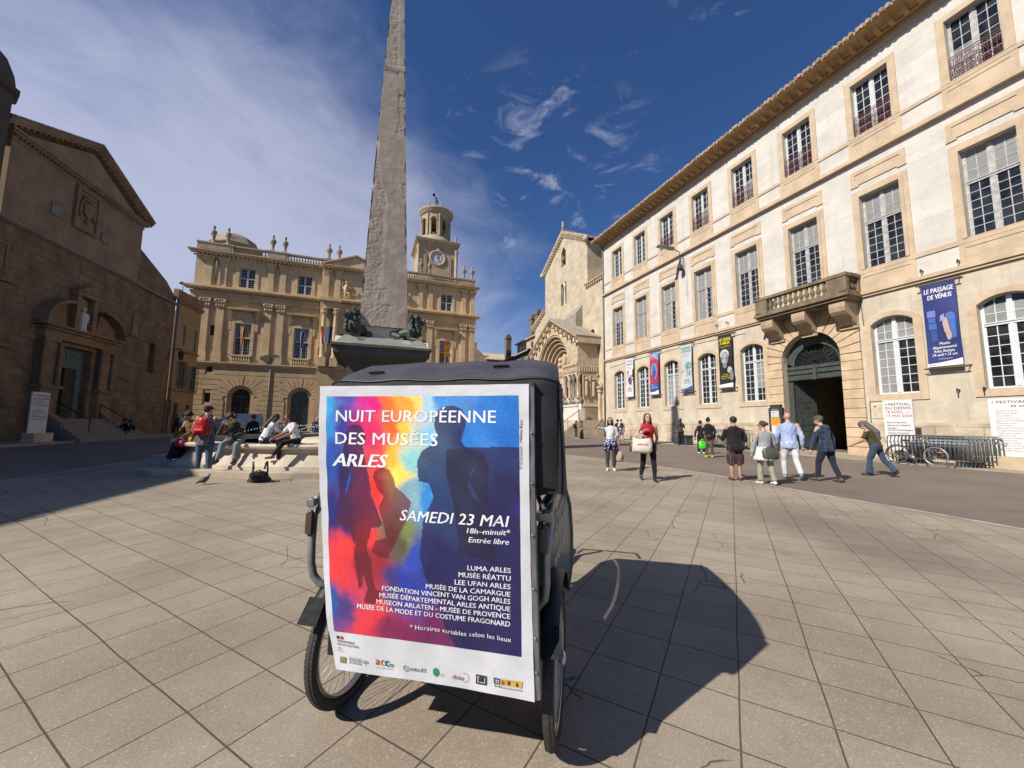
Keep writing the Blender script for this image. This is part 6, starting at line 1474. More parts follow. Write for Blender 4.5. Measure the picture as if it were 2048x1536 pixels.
    cps = [(660,805,60,165,220),(700,805,75,70,165),(728,810,205,45,140),(760,820,230,40,125),(793,810,245,110,50),(820,815,250,155,45),(848,812,252,215,110),(868,820,165,210,232),(905,810,60,130,200),(1000,830,40,110,190),(1030,880,42,105,188),(960,880,45,118,195),
        (660,875,60,140,210),(690,870,60,55,140),(720,870,165,40,120),(765,880,228,45,100),(795,880,240,95,45),(830,885,242,190,60),(850,895,195,215,175),(880,905,125,190,228),(660,950,48,85,165),(690,960,50,50,115),(765,940,228,62,72),(800,935,250,180,60),(822,960,252,220,90),(850,930,140,205,205),(870,960,70,160,215),
        (660,1050,42,48,115),(690,1060,42,45,105),(757,1000,225,55,55),(745,1090,230,60,55),(692,1125,230,62,62),(665,1175,225,62,62),(660,1240,40,85,155),(690,1250,70,60,120),(720,1280,220,60,70),(690,1190,215,60,70),(770,1240,222,60,68),(800,1285,120,42,80),(845,1000,125,165,175),(875,1010,52,125,195),(900,1000,60,150,210),(830,1080,120,128,72),(815,1100,95,85,65),(850,1120,52,72,165),(840,1180,45,60,150),(800,1190,60,60,120),(900,1150,45,45,110),(1030,1100,40,40,100),(1030,1300,62,50,122),(950,1300,48,42,80),(880,1290,110,40,85),(760,1150,150,45,55),(1020,1020,45,40,95)]
    cp = np.array(cps, float); lin = np.array([s2l(*q[2:]) for q in cps])
    gx, gy = np.meshgrid(np.linspace(655, 1040, NX + 1), np.linspace(799, 1300, NY + 1))
    rs = np.random.RandomState(2); wx = np.zeros_like(gx); wy = np.zeros_like(gx)
    for i in range(10):
        kx, ky = rs.normal(size=2) * (.02 + .013 * i); ph = rs.uniform(0, 6.3, 2); amp = 11 / (1 + .6 * i)
        wx += amp * np.sin(gx * kx + gy * ky + ph[0]); wy += amp * np.sin(gx * ky - gy * kx + ph[1])
    X_, Y_ = gx + wx * .8, gy + wy * .8
    d2 = (X_[..., None] - cp[:, 0]) ** 2 + ((Y_[..., None] - cp[:, 1]) * .8) ** 2; wgt = 1 / (d2 + 60) ** 2.1
    field = (wgt[..., None] * lin).sum(2) / wgt.sum(2)[..., None]
    pig = np.zeros_like(gx)
    for i in range(14):
        kx, ky = rs.normal(size=2) * (.06 + .05 * i); pig += np.sin(gx * kx + gy * ky + rs.uniform(0, 6.3)) / 6
    field *= (1 + .10 * pig)[..., None]
    def inside(poly):
        p = np.array(poly, float); r = np.zeros(gx.shape, bool); j = len(p) - 1
        for i in range(len(p)):
            c = ((p[i, 1] > gy) != (p[j, 1] > gy)) & (gx < (p[j, 0] - p[i, 0]) * (gy - p[i, 1]) / (p[j, 1] - p[i, 1] + 1e-9) + p[i, 0]); r ^= c; j = i
        return r.astype(float)
    c1 = lambda L: [(590 + x / 3.657, 720 + y / 3.657) for x, y in L]; c2_ = lambda L: [(590 + x / 3.657, 1100 + y / 3.657) for x, y in L]
    child = c1([(605, 935), (618, 890), (650, 862), (690, 855), (735, 875), (768, 935), (785, 1000), (850, 1050), (900, 1110), (860, 1250), (800, 1380), (720, 1536)]) + c2_([(650, 150), (590, 110)]) + c1([(620, 1420), (708, 1388), (690, 1290), (650, 1160), (688, 1082), (640, 1030)])
    woman = c1([(372, 700), (365, 760), (350, 870), (335, 1050), (310, 1310), (400, 1330), (430, 1400), (455, 1500)]) + c2_([(462, 30), (442, 100), (450, 200), (462, 330), (462, 410), (500, 380), (510, 285), (525, 300), (545, 390), (500, 480), (520, 500), (570, 505), (622, 478), (660, 400), (610, 385), (590, 300), (585, 190), (555, 110), (560, 20)]) + c1([(572, 1420), (590, 1330), (660, 1312), (680, 1290), (640, 1180), (590, 1075), (572, 930), (552, 830), (545, 770), (528, 690), (550, 650), (545, 590), (520, 540), (490, 520), (460, 515), (415, 530), (392, 570), (385, 620)])
    man = c1([(1052, 525), (1062, 455), (1085, 400), (1140, 370), (1200, 365), (1252, 392), (1282, 445), (1285, 510), (1262, 590), (1252, 640), (1280, 682), (1660, 672), (1660, 1040), (1600, 1085), (1575, 1130), (1590, 1172), (1660, 1180), (1660, 1540)]) + c2_([(1670, 840), (1200, 760), (1120, 620), (1060, 420), (990, 250), (965, 120)]) + c1([(965, 1460), (985, 1250), (1062, 1060), (1030, 965), (950, 950), (938, 800), (965, 725), (1025, 680), (1082, 602)])
    arm = c1([(1150, 700), (1290, 690), (1420, 730), (1445, 830), (1440, 1100), (1395, 1090), (1320, 960), (1310, 880), (1360, 800), (1300, 960), (1330, 1050), (1420, 1130), (1440, 1300), (1500, 1536)]) + c2_([(1400, 100), (1240, 60)]) + c1([(1240, 1400), (1200, 1100), (1150, 900)])
    gap = c1([(428, 905), (435, 960), (400, 1060), (384, 1092), (392, 1030), (415, 940)])
    def blend(poly, top, bot, k, y0=850, y1=1250):
        global _f
        msk = inside(poly) * k; t = np.clip((gy - y0) / (y1 - y0), 0, 1)[..., None]; col = np.array(s2l(*top)) * (1 - t) + np.array(s2l(*bot)) * t
        return field * (1 - msk[..., None]) + col * msk[..., None]
    field = blend(child, (120, 35, 48), (95, 30, 45), .80, 900, 1100); field = blend(man, (44, 42, 78), (40, 38, 78), .90)
    field = blend(arm, (44, 38, 52), (40, 36, 52), .75)
    sv = field.copy(); field = blend(woman, (46, 40, 76), (92, 34, 42), .86, 1000, 1110); gm = inside(gap)[..., None]; field = field * (1 - gm) + np.array(s2l(45, 75, 160)) * gm
    m = MB(); m.sheet(print_pt, NX, NY, False); pr = m.build('print', vcol_mat('poster_print', .42, .35, fine=.20), bd)
    at = pr.data.color_attributes.new('col', 'FLOAT_COLOR', 'POINT'); cc = np.ones((len(pr.data.vertices), 4), np.float32); cc[:, :3] = np.clip(field, 0, 1).reshape(-1, 3); at.data.foreach_set('color', cc.ravel())
    # lettering
    def at_line(x0, x1, zb, txt, cap, mb, shear=0, bold=0.0, sp=1.0):
        add_text(mb, txt, x1 - x0, fn=lambda x, y: (x0 + x, board_y(x0 + x, zb + y) - .0032, zb + y), shear=shear, bold=bold, spacing=sp, height=cap)
    lw = plain('poster_white', (.78, .78, .80), .5, var=.03)
    t = MB()
    at_line(-.384, .357, 1.439, 'NUIT EUROPÉENNE', .054, t, 0, .012, 1.04); at_line(-.383, .102, 1.339, 'DES MUSÉES', .055, t, 0, .012, 1.04)
    at_line(-.386, -.118, 1.242, 'ARLES', .058, t, .22, .030); at_line(-.050, .420, 1.027, 'SAMEDI 23 MAI', .046, t, .20, .014, 1.03)
    at_line(.243, .421, .995, '18h–minuit*', .022, t, .18, .014); at_line(.256, .421, .960, 'Entrée libre', .022, t, .18, .014)
    for x0, z, s in ((.255, .853, 'LUMA ARLES'), (.218, .8235, 'MUSÉE RÉATTU'), (.203, .7935, 'LEE UFAN ARLES'), (.079, .7655, 'MUSÉE DE LA CAMARGUE'), (-.118, .7385, 'FONDATION VINCENT VAN GOGH ARLES'), (-.129, .7105, 'MUSÉE DÉPARTEMENTAL ARLES ANTIQUE'), (-.142, .683, 'MUSEON ARLATEN - MUSÉE DE PROVENCE'), (-.231, .6555, 'MUSÉE DE LA MODE ET DU COSTUME FRAGONARD')):
        at_line(x0, .430, z, s, .0195, t, 0, .012)
    at_line(.015, .437, .601, '* Horaires variables selon les lieux', .018, t, 0, .004, 1.05)
    t.build('lettering', lw, bd)
    # small print and partner marks on the white border
    ink = plain('ink', (.035, .035, .06), .6); t = MB()
    at_line(-.318, -.235, .511, 'MINISTÈRE', .0085, t, 0, .012); at_line(-.317, -.214, .4985, 'DE LA CULTURE', .0085, t, 0, .012)
    for i, s in enumerate(('Liberté', 'Égalité', 'Fraternité')): at_line(-.315, -.315 + (.022, .022, .03)[i], .486 - .007 * i, s, .004, t)
    at_line(-.257, -.198, .4445, 'BOUCHES', .0085, t, 0, .012); at_line(-.257, -.198, .4335, 'DU RHÔNE', .0085, t, 0, .012); at_line(-.257, -.195, .4545, 'DÉPARTEMENT', .004, t)
    add_text(t, '© Illustration : Hélène Blanc', .20, fn=lambda x, y: (.470 + .004 - y, board_y(.47, 1.28 + x) - .003, 1.255 + x))
    at_line(-.0, .087 , .4405, 'ARLES', .012, t) if False else at_line(.016, .087, .4385, 'ARLES', .0125, t)
    at_line(.372, .482, .4305, 'RÉPUBLIQUE FRANÇAISE', .005, t, 0, .01)
    t.build('small_print', ink, bd)
    def decal(name, col, shapes):
        m = MB()
        for sh in shapes:
            n = len(sh); m.add([(x, board_y(x, z) - .0028, z) for x, z in sh], [tuple(range(n))])
        m.build(name, plain(name + '_ink', col, .6, var=.03), bd)
    rc = lambda a, b, c, d: [(a, c), (b, c), (b, d), (a, d)]
    ci = lambda x, z, r, n=16, k=1.0: [(x + r * math.cos(2 * PI * i / n), z + k * r * math.sin(2 * PI * i / n)) for i in range(n)]
    def ringp(x, z, r, w, n=18, k=1.0, a0=0, a1=2 * PI): return [[(x + r * math.cos(a), z + k * r * math.sin(a)), (x + r * math.cos(b), z + k * r * math.sin(b)), (x + (r - w) * math.cos(b), z + k * (r - w) * math.sin(b)), (x + (r - w) * math.cos(a), z + k * (r - w) * math.sin(a))] for a, b in [(a0 + (a1 - a0) * i / n, a0 + (a1 - a0) * (i + 1) / n) for i in range(n)]]
    decal('state_mark', (.04, .04, .07), [rc(-.321, -.309, .523, .535)]); decal('state_mark_red', (.55, .04, .05), [rc(-.303, -.290, .523, .535)])
    decal('county_mark', (.23, .16, .07), [rc(-.300, -.272, .430, .453)] ); 
    t = MB(); add_text(t, 'E', .010, fn=lambda x, y: (-.290 + x, board_y(-.29, .44) - .0034, .4355 + y), bold=.01); 
    for q in ringp(-.286, .4415, .0095, .0016): t.add([(x, board_y(x, z) - .0034, z) for x, z in q], [(0, 1, 2, 3)])
    t.build('county_mark_detail', plain('gold_ink', (.50, .38, .18), .5), bd)
    decal('tree_mark', (.20, .28, .40), [rc(-.181, -.179, .432, .445), ci(-.180, .450, .005), ci(-.188, .447, .0045), ci(-.172, .447, .0045), ci(-.180, .444, .003)])
    for j, (ch, col) in enumerate((('a', (.62, .06, .05)), ('c', (.65, .30, .05)), ('c', (.05, .25, .45)), ('m', (.10, .38, .16)))):
        t = MB(); add_text(t, ch, .017, fn=lambda x, y, j=j: (-.137 + j * .0205 + x, board_y(-.1, .44) - .0032, .441 + y), bold=.03); t.build('agglomeration_mark', plain('mark_colour_%s' % 'abcd'[j], col, .6), bd)
    decal('mark_underline', (.25, .35, .50), [rc(-.133, -.058, .432, .4335)])
    decal('city_mark', (.20, .20, .22), ringp(.0, .4445, .0125, .002) + ringp(-.004, .447, .006, .0015, 12) + ringp(.004, .441, .006, .0015, 12))
    decal('green_mark', (.02, .24, .09), [ci(.128, .4445, .0135, 18, 1.2)]); decal('green_mark_inner', (.62, .64, .60), [ci(.128, .443, .006, 10, 1.3)])
    t = MB(); at_line(.146, .162, .440, 'parc', .005, t); at_line(.146, .165, .433, 'naturel', .005, t); add_text(t, 'Arles', .050, fn=lambda x, y: (.197 + x, board_y(.22, .44) - .0032, .4335 + y), shear=.35, bold=.01)
    for q in ringp(.249, .443, .018, .0015, 16, .95, -1.9, 1.9): t.add([(x, board_y(x, z) - .003, z) for x, z in q], [(0, 1, 2, 3)])
    t.build('tourism_mark', plain('red_ink', (.45, .05, .08), .6), bd)
    decal('museum_mark', (.030, .030, .034), [rc(.296, .340, .428, .461)]); t = MB(); add_text(t, 'm', .013, fn=lambda x, y: (.3115 + x, board_y(.318, .445) - .0036, .440 + y), bold=.03)
    for (a, b, c, d) in ((.303, .305, .434, .455), (.331, .333, .434, .455), (.303, .309, .453, .455), (.327, .333, .453, .455), (.303, .309, .434, .436), (.327, .333, .434, .436), (.312, .324, .453, .455), (.312, .324, .434, .436)): t.add([(x, board_y(x, z) - .0036, z) for x, z in rc(a, b, c, d)], [(0, 1, 2, 3)])
    t.build('museum_mark_detail', lw, bd)
    decal('access_mark', (.58, .34, .06), [rc(.396, .481, .441, .463)]); decal('access_mark_blue', (.05, .06, .16), [rc(.369, .396, .441, .463)]); decal('access_mark_detail', (.06, .045, .02), [rc(.425, .434, .445, .459), ci(.461, .456, .003), ci(.462, .449, .0055), rc(.402, .405, .444, .459), rc(.408, .411, .444, .457), rc(.39, .395, .433, .437), rc(.372, .377, .433, .437)]); decal('access_mark_white', (.7, .7, .7), [rc(.377, .382, .453, .457), rc(.385, .390, .453, .457), rc(.377, .382, .446, .450), rc(.385, .390, .446, .450)])
    return root
build_rickshaw()
# ================================================================ people
def cloth(name, col, pat=None, rough=.85):
    if name in MATS: return MATS[name]
    m, k, b = new_mat(name); tc = k.n('ShaderNodeTexCoord'); P = tc.outputs['Object']
    n = k.noise(P, 5, 5, .6); c = k.mix(k.ramp(n, .3, .7), tuple(x * .78 for x in col), tuple(min(1, x * 1.12) for x in col))
    if pat:
        kind, c2 = pat
        if kind == 'plaid':
            f = None
            for ax in ((26, 0, 0), (0, 26, 0), (0, 0, 22)):
                s = k.math('SINE', k.dot(P, tuple(2 * a for a in ax))); s = k.ramp(s, .55, .8); f = s if f is None else k.math('MAXIMUM', f, s)
            c = k.mix(k.math('MULTIPLY', f, .55), c, c2)
        elif kind == 'stripe': c = k.mix(k.ramp(k.math('SINE', k.dot(P, (120, 60, 0))), .2, .6), c, c2)
        else:
            v = k.n('ShaderNodeTexVoronoi'); k.l(P, v.inputs['Vector']); v.inputs['Scale'].default_value = 22; c = k.mix(k.ramp(v.outputs['Distance'], .42, .34), c, c2)
    k.l(c, b.inputs['Base Color']); b.inputs['Roughness'].default_value = rough; b.inputs['Specular IOR Level'].default_value = .2; b.inputs['Sheen Weight'].default_value = .15
    return m
SKINS = {}
def skin(i):
    cols = [(.44, .24, .16), (.36, .18, .11), (.50, .29, .21), (.10, .05, .03)]
    return plain('skin_%s' % 'abcd'[i], cols[i], .5, var=.10, scale=12, spec=.4)
HAIR = {'dark': (.016, .011, .009), 'brown': (.055, .028, .016), 'grey': (.105, .09, .085), 'white': (.52, .48, .42), 'red': (.17, .055, .025)}
def V3(*a): return Vector(a).normalized()
def person(label, at, H, face, top=None, sleeves='long', legs='trousers', cols=None, armL=None, armR=None, legL=None, legR=None, lean=0.0, side=0.0, head=(0, 0),
           hair='short', hcol='dark', sk=0, bulk=1.0, seat=None, detail=1, group=None, extras=None):
    """at: world point under the body (or the seat point); face: degrees the figure faces, 0 away from the camera, 90 to the right, 180 towards it"""
    cols = cols or {}
    g = at; az = math.atan2(g.x, g.y) + rad(face)
    root = empty('person', (g.x, g.y, 0), -az); tag(root, label, 'person', group)
    a0 = V3(0, 0, -1)
    aL, fL = armL or (V3(-.22, 0, -1), V3(-.08, .18, -1)); aR, fR = armR or (V3(.22, 0, -1), V3(.08, .18, -1))
    tL, sL = legL or (V3(-.04, .0, -1), V3(-.02, 0, -1)); tR, sR = legR or (V3(.04, .0, -1), V3(.02, 0, -1))
    th, sh, fh = .245 * H, .235 * H, .045 * H
    hipw = .052 * H; T = Matrix.Rotation(rad(-lean), 3, 'X') @ Matrix.Rotation(rad(side), 3, 'Y')
    if seat is not None: pz = seat + .062 * H * bulk
    else: pz = max(-(tL.z * th + sL.z * sh), -(tR.z * th + sR.z * sh)) + fh
    base = g.z
    P0 = Vector((0, 0, pz))                     # pelvis centre
    hL, hR = P0 + Vector((-hipw, 0, 0)), P0 + Vector((hipw, 0, 0))
    kL, kR = hL + tL * th, hR + tR * th; nL_, nR_ = kL + sL * sh, kR + sR * sh
    def tp(x, y, z): return P0 + T @ Vector((x * H, y * H, z * H))
    sw = .104 * (1 + .35 * (bulk - 1))
    SL, SR = tp(-sw, -.005, .272), tp(sw, -.005, .272); eL, eR = SL + aL * .175 * H, SR + aR * .175 * H; wL, wR = eL + fL * .150 * H, eR + fR * .150 * H
    neck0, neck1 = tp(0, -.005, .300), tp(0, .008, .345)
    HD = Matrix.Rotation(rad(head[0]), 3, 'Z') @ Matrix.Rotation(rad(head[1] - lean * .4), 3, 'X')
    hc = neck1 + (T @ Vector((0, .006 * H, 0))) + HD @ Vector((0, .008 * H, .052 * H))
    def hd(x, y, z): return hc + HD @ Vector((x * H, y * H, z * H))
    skm = skin(sk); b = bulk; vox = .015 if detail else .026
    # ---- the body: one continuous surface
    m = MB()
    m.ball(tp(0, 0, .235), (.092 * H * b, .058 * H * b, .075 * H), 12, 10, T); m.ball(tp(0, .004, .12), (.074 * H * b, .055 * H * b, .10 * H), 12, 10, T); m.ball(tp(0, -.004, .015), (.086 * H * b, .066 * H * b, .065 * H), 12, 10, T)
    m.cap(neck0 - T @ Vector((0, 0, .02 * H)), neck1, .034 * H, .030 * H)
    for S, e, w in ((SL, eL, wL), (SR, eR, wR)): m.cap(S, e, .030 * H * b, .025 * H); m.cap(e, w, .024 * H, .0165 * H)
    for h, kn, an in ((hL, kL, nL_), (hR, kR, nR_)): m.cap(h, kn, .052 * H * b, .034 * H); m.cap(kn, kn + (an - kn) * .35, .034 * H, .033 * H); m.cap(kn + (an - kn) * .35, an, .033 * H, .021 * H)
    m.ball(hd(0, -.004, .012), (.0455 * H, .056 * H, .056 * H), 14, 12, HD); m.ball(hd(0, .014, -.030), (.034 * H, .038 * H, .040 * H), 12, 10, HD); m.ball(hd(0, .034, -.052), (.016 * H, .016 * H, .014 * H), 8, 6, HD)
    m.cap(hd(0, .047, .006), hd(0, .056, -.018), .0065 * H, .0095 * H, 8)
    for s in (-1, 1): m.ball(hd(s * .046, -.004, -.008), (.006 * H, .012 * H, .018 * H), 8, 6, HD)
    def foot(an, sdir, out):
        f = Vector((out, 1, 0)).normalized() if sdir.y > -.85 else Vector((out, .55, -.8)).normalized()
        if sdir.y < -.45: f = Vector((out, .75, -.65)).normalized()
        return f
    fL_, fR_ = foot(nL_, sL, -.12), foot(nR_, sR, .12)
    for an, f in ((nL_, fL_), (nR_, fR_)): m.cap(an - Vector((0, 0, .012 * H)) - f * .02 * H, an + f * .085 * H - Vector((0, 0, .026 * H)), .021 * H, .016 * H)
    hands = MB()
    for w, fd, s in ((wL, fL, -1), (wR, fR, 1)):
        q = fd.to_track_quat('Y', 'X').to_matrix(); pc = w + fd * .030 * H
        m.cap(w, w + fd * .045 * H, .016 * H, .020 * H, 8)
        sidev = q @ Vector((0, 0, 1)); nrm = q @ Vector((1, 0, 0)) * s
        for i, (o, L) in enumerate(((-1.5, .034), (-.5, .040), (.5, .038), (1.5, .030))):
            p0 = w + fd * .055 * H + sidev * o * .0095 * H; p1 = p0 + (fd + nrm * -.25).normalized() * L * .55 * H; p2 = p1 + (fd * .6 + nrm * -.8).normalized() * L * .5 * H
            hands.cap(p0, p1, .0052 * H, .0047 * H, 6); hands.cap(p1, p2, .0047 * H, .0040 * H, 6)
        t0 = w + fd * .022 * H + sidev * -.016 * H; t1 = t0 + (fd * .7 - sidev * .8).normalized() * .024 * H; hands.cap(t0, t1, .0065 * H, .0055 * H, 6); hands.cap(t1, t1 + (fd * .9 - nrm * .4).normalized() * .020 * H, .0055 * H, .0045 * H, 6)
    me = remesh(m, 'body', skm, vox, 2)
    bm = bmesh.new(); bm.from_mesh(me); hm = hands.mesh('hands_src', skm); bm.from_mesh(hm); bm.to_mesh(me); bm.free(); bpy.data.meshes.remove(hm)
    put('body', me, root); loc0 = Vector((0, 0, base))
    if detail:
        e = MB()
        for s in (-1, 1): e.ball(hd(s * .0185, .0485, .006), (.0068 * H, .004 * H, .0042 * H), 8, 6, HD); e.bar(hd(s * .010, .053, .0155), hd(s * .027, .0475, .0165), .003 * H)
        e.build('eye', plain('eye_dark', (.02, .014, .011), .3), root)
        l = MB(); l.bar(hd(-.0135, .0485, -.0335), hd(.0135, .0485, -.0335), .0065 * H, .0055 * H, HD @ Vector((0, 0, 1)))
        if 'smile' in (extras or ()):
            l2 = MB(); l2.bar(hd(-.0115, .052, -.032), hd(.0115, .052, -.032), .0035 * H, .005 * H, HD @ Vector((0, 0, 1))); l2.build('teeth', plain('tooth_white', (.75, .72, .66), .3), root)
        l.build('mouth', plain('lip', (.30, .09, .08), .5), root)
    # ---- clothes
    if top:
        c = MB(); k = 1.10
        hz = min(-.03, cols.get('hem', .02) - .05); wa = .088 if b > 1 else .080
        rings = [(hz, .097, .078), (.0, .096, .077), (.07, .5 * (wa + .094), .072), (.13, wa, .068), (.20, .098, .070), (.245, .104, .068), (.278, .098, .058), (.30, .070, .048), (.315, .042, .040)]
        vs = []; NR = 16
        for z, rx, ry in rings:
            for i in range(NR): a = 2 * PI * i / NR; vs.append(tp(rx * b * math.cos(a) * (1 if z < .28 else 1 / b), ry * b * math.sin(a) * (1 if z < .28 else 1 / b), z))
        c.add(vs, [(j * NR + i, j * NR + (i + 1) % NR, (j + 1) * NR + (i + 1) % NR, (j + 1) * NR + i) for j in range(len(rings) - 1) for i in range(NR)] + [tuple(range(NR - 1, -1, -1)), tuple((len(rings) - 1) * NR + i for i in range(NR))])
        if hair == 'hood' or cols.get('hood'): c.ball(tp(0, -.05, .275), (.065 * H, .045 * H, .05 * H), 10, 8, T)
        for S, e, w in ((SL, eL, wL), (SR, eR, wR)):
            if sleeves == 'none': continue
            c.cap(S - T @ Vector((0, 0, .012 * H)), S + (e - S) * (1 if sleeves == 'long' else .72), .033 * H * (1 + .5 * (b - 1)), (.034 if sleeves == 'long' else .037) * H)
            if sleeves in ('long',): c.cap(e, e + (w - e) * .92, .034 * H, .026 * H)
            if sleeves == 'elbow': c.cap(S + (e - S) * .7, e + (w - e) * .2, .036 * H, .032 * H)
        remesh(c, cols.get('top_name', 'shirt'), top, vox, 3, root, noise=.011 if sleeves == 'long' else .007, nscale=13, seed=int(H * 1000))
    lm = cols.get('legs')
    if lm and legs in ('trousers', 'flared', 'shorts'):
        c = MB(); c.ball(tp(0, -.006, .02), (.090 * H * b, .071 * H * b, .062 * H), 12, 10, T); c.ball(P0 + Vector((0, -.004 * H, -.02 * H)), (.090 * H * b, .071 * H * b, .06 * H), 12, 10)
        for h, kn, an in ((hL, kL, nL_), (hR, kR, nR_)):
            r1 = .041
            c.cap(h, kn, .058 * H * b, r1 * H)
            if legs == 'trousers': c.tube([kn, kn + (an - kn) * .5, an + (kn - an).normalized() * .012 * H], [.0405 * H, .038 * H, cols.get('cuff', .033) * H], 12)
            elif legs == 'flared': c.tube([kn, kn + (an - kn) * .45, an], [.040 * H, .042 * H, .054 * H], 12)
            else: c.tube([h + (kn - h) * .5, kn, kn + (an - kn) * .13], [.058 * H * b, .054 * H * b, .052 * H * b], 12)
        remesh(c, 'trousers' if legs != 'shorts' else 'shorts', lm, vox, 3, root, noise=.009, nscale=11, seed=int(H * 777))
    elif lm and legs == 'skirt':
        c = MB(); c.ball(tp(0, -.006, .02), (.088 * H * b, .072 * H * b, .062 * H), 12, 10, T); kn = (kL + kR) / 2; an = (nL_ + nR_) / 2
        for t in np.linspace(0, 1, 7):
            p = P0 + (kn - P0) * min(1, t * 2) if t < .5 else kn + (an - kn) * (t - .5) * 2 * .88; c.ball(p, (.095 * H + .05 * t * H, .08 * H + .045 * t * H, .07 * H), 12, 8)
        remesh(c, 'skirt', lm, vox, 3, root, noise=.012, nscale=12, seed=3)
    sm = cols.get('shoes', plain('shoe_dark', (.03, .025, .022), .6))
    c = MB()
    for an, f in ((nL_, fL_), (nR_, fR_)):
        zoff = Vector((0, 0, -.024 * H)); c.cap(an + zoff * .7 - f * .022 * H, an + f * .095 * H + zoff - Vector((0, 0, .003 * H)), .024 * H, .019 * H); c.cap(an, an + zoff, .026 * H, .026 * H)
        if cols.get('boot'): c.cap(an + (Vector((0, 0, .07 * H))), an, .029 * H, .027 * H); 
    remesh(c, 'shoes', sm, .012, 2, root)
    # ---- hair and hats
    hmn = plain('hair_' + hcol, HAIR[hcol], .6, var=.35, scale=30, bump=.5)
    if hair != 'bald':
        c = MB(); c.ball(hd(0, -.014, .020), (.0525 * H, .056 * H, .056 * H), 14, 12, HD)
        if hair in ('long', 'shoulder'):
            L = .10 if hair == 'shoulder' else .19
            for s in (-1, 1): c.cap(hd(s * .034, -.012, 0), hd(s * .044, -.02, -L * .9), .026 * H, .022 * H)
            c.cap(hd(0, -.035, 0), hd(0, -.055, -L) , .045 * H, .040 * H)
        if hair == 'mane':       # long loose hair falling down the back
            c.cap(hd(0, -.04, .01), tp(0, -.095, .22), .050 * H, .050 * H); c.cap(tp(0, -.095, .22), tp(0, -.085, .10), .050 * H, .025 * H); c.ball(hd(0, .012, .018), (.05 * H, .05 * H, .05 * H), 12, 10, HD)
        if hair == 'bun': c.ball(hd(0, -.045, .065), .030 * H, 10, 8); 
        if hair == 'lowbun': c.ball(hd(0, -.075, .02), .027 * H, 10, 8)
        if hair == 'curly':
            for i in range(26):
                a, bb = random.uniform(0, 6.3), random.uniform(-.2, 1.4); c.ball(hd(.058 * math.cos(a) * math.cos(bb), -.02 + .058 * math.sin(a) * math.cos(bb), .03 + .055 * math.sin(bb)), .022 * H, 7, 6)
        o = remesh(c, 'hair', hmn, .012 if detail else .02, 2, root, noise=.004, nscale=30)
    if 'cap' in cols:
        c = MB(); c.ball(hd(0, -.008, .030), (.055 * H, .062 * H, .046 * H), 14, 10, HD); c.ball(hd(0, .062, .022), (.038 * H, .040 * H, .006 * H), 12, 6, HD); remesh(c, 'cap', cols['cap'], .012, 2, root)
    if 'band' in cols: c = MB(); c.tube([hd(.056 * math.cos(t), -.01 + .06 * math.sin(t), .028) for t in [2 * PI * i / 18 for i in range(18)]], .007 * H, 6, closed=True); c.build('headband', cols['band'], root)
    if 'glasses' in cols: c = MB(); c.bar(hd(-.03, .052, .008), hd(.03, .052, .008), .004 * H, .014 * H, HD @ Vector((0, 0, 1))); [c.bar(hd(s * .03, .05, .01), hd(s * .05, -.005, .008), .004 * H) for s in (-1, 1)]; c.build('glasses', plain('eye_dark', (.02, .014, .011)), root)
    if 'tied' in cols:           # jacket tied round the waist by its sleeves
        c = MB(); q = .095 * H * b
        for t in range(16):
            a = 2 * PI * t / 16; r1 = q * 1.08; c.cap(P0 + Vector((r1 * math.cos(a), r1 * .8 * math.sin(a), .045 * H)), P0 + Vector((r1 * 1.2 * math.cos(a), r1 * 1.05 * math.sin(a), (-.13 if math.sin(a) < .5 else -.03) * H)), .022 * H, .024 * H, 7)
        for s in (-1, 1): c.cap(P0 + Vector((s * .02 * H, q * .95, .04 * H)), P0 + Vector((s * .05 * H, q * 1.1, -.14 * H)), .02 * H, .016 * H, 7)
        remesh(c, 'tied_jacket', cols['tied'], vox, 2, root, noise=.006, nscale=20)
    root.location.z = base if seat is None else base
    q = Matrix.Translation((g.x, g.y, base)) @ Matrix.Rotation(-az, 4, 'Z')
    pts = dict(wL=q @ wL, wR=q @ wR, SL=q @ SL, SR=q @ SR, hip=q @ P0, head=q @ hc, back=q @ tp(0, -.075 * b, .19), az=az, M=q, hipR=q @ tp(.11, .04, 0), hipL=q @ tp(-.11, .04, 0), T=T, tp=lambda x, y, z: q @ tp(x, y, z))
    return root, pts

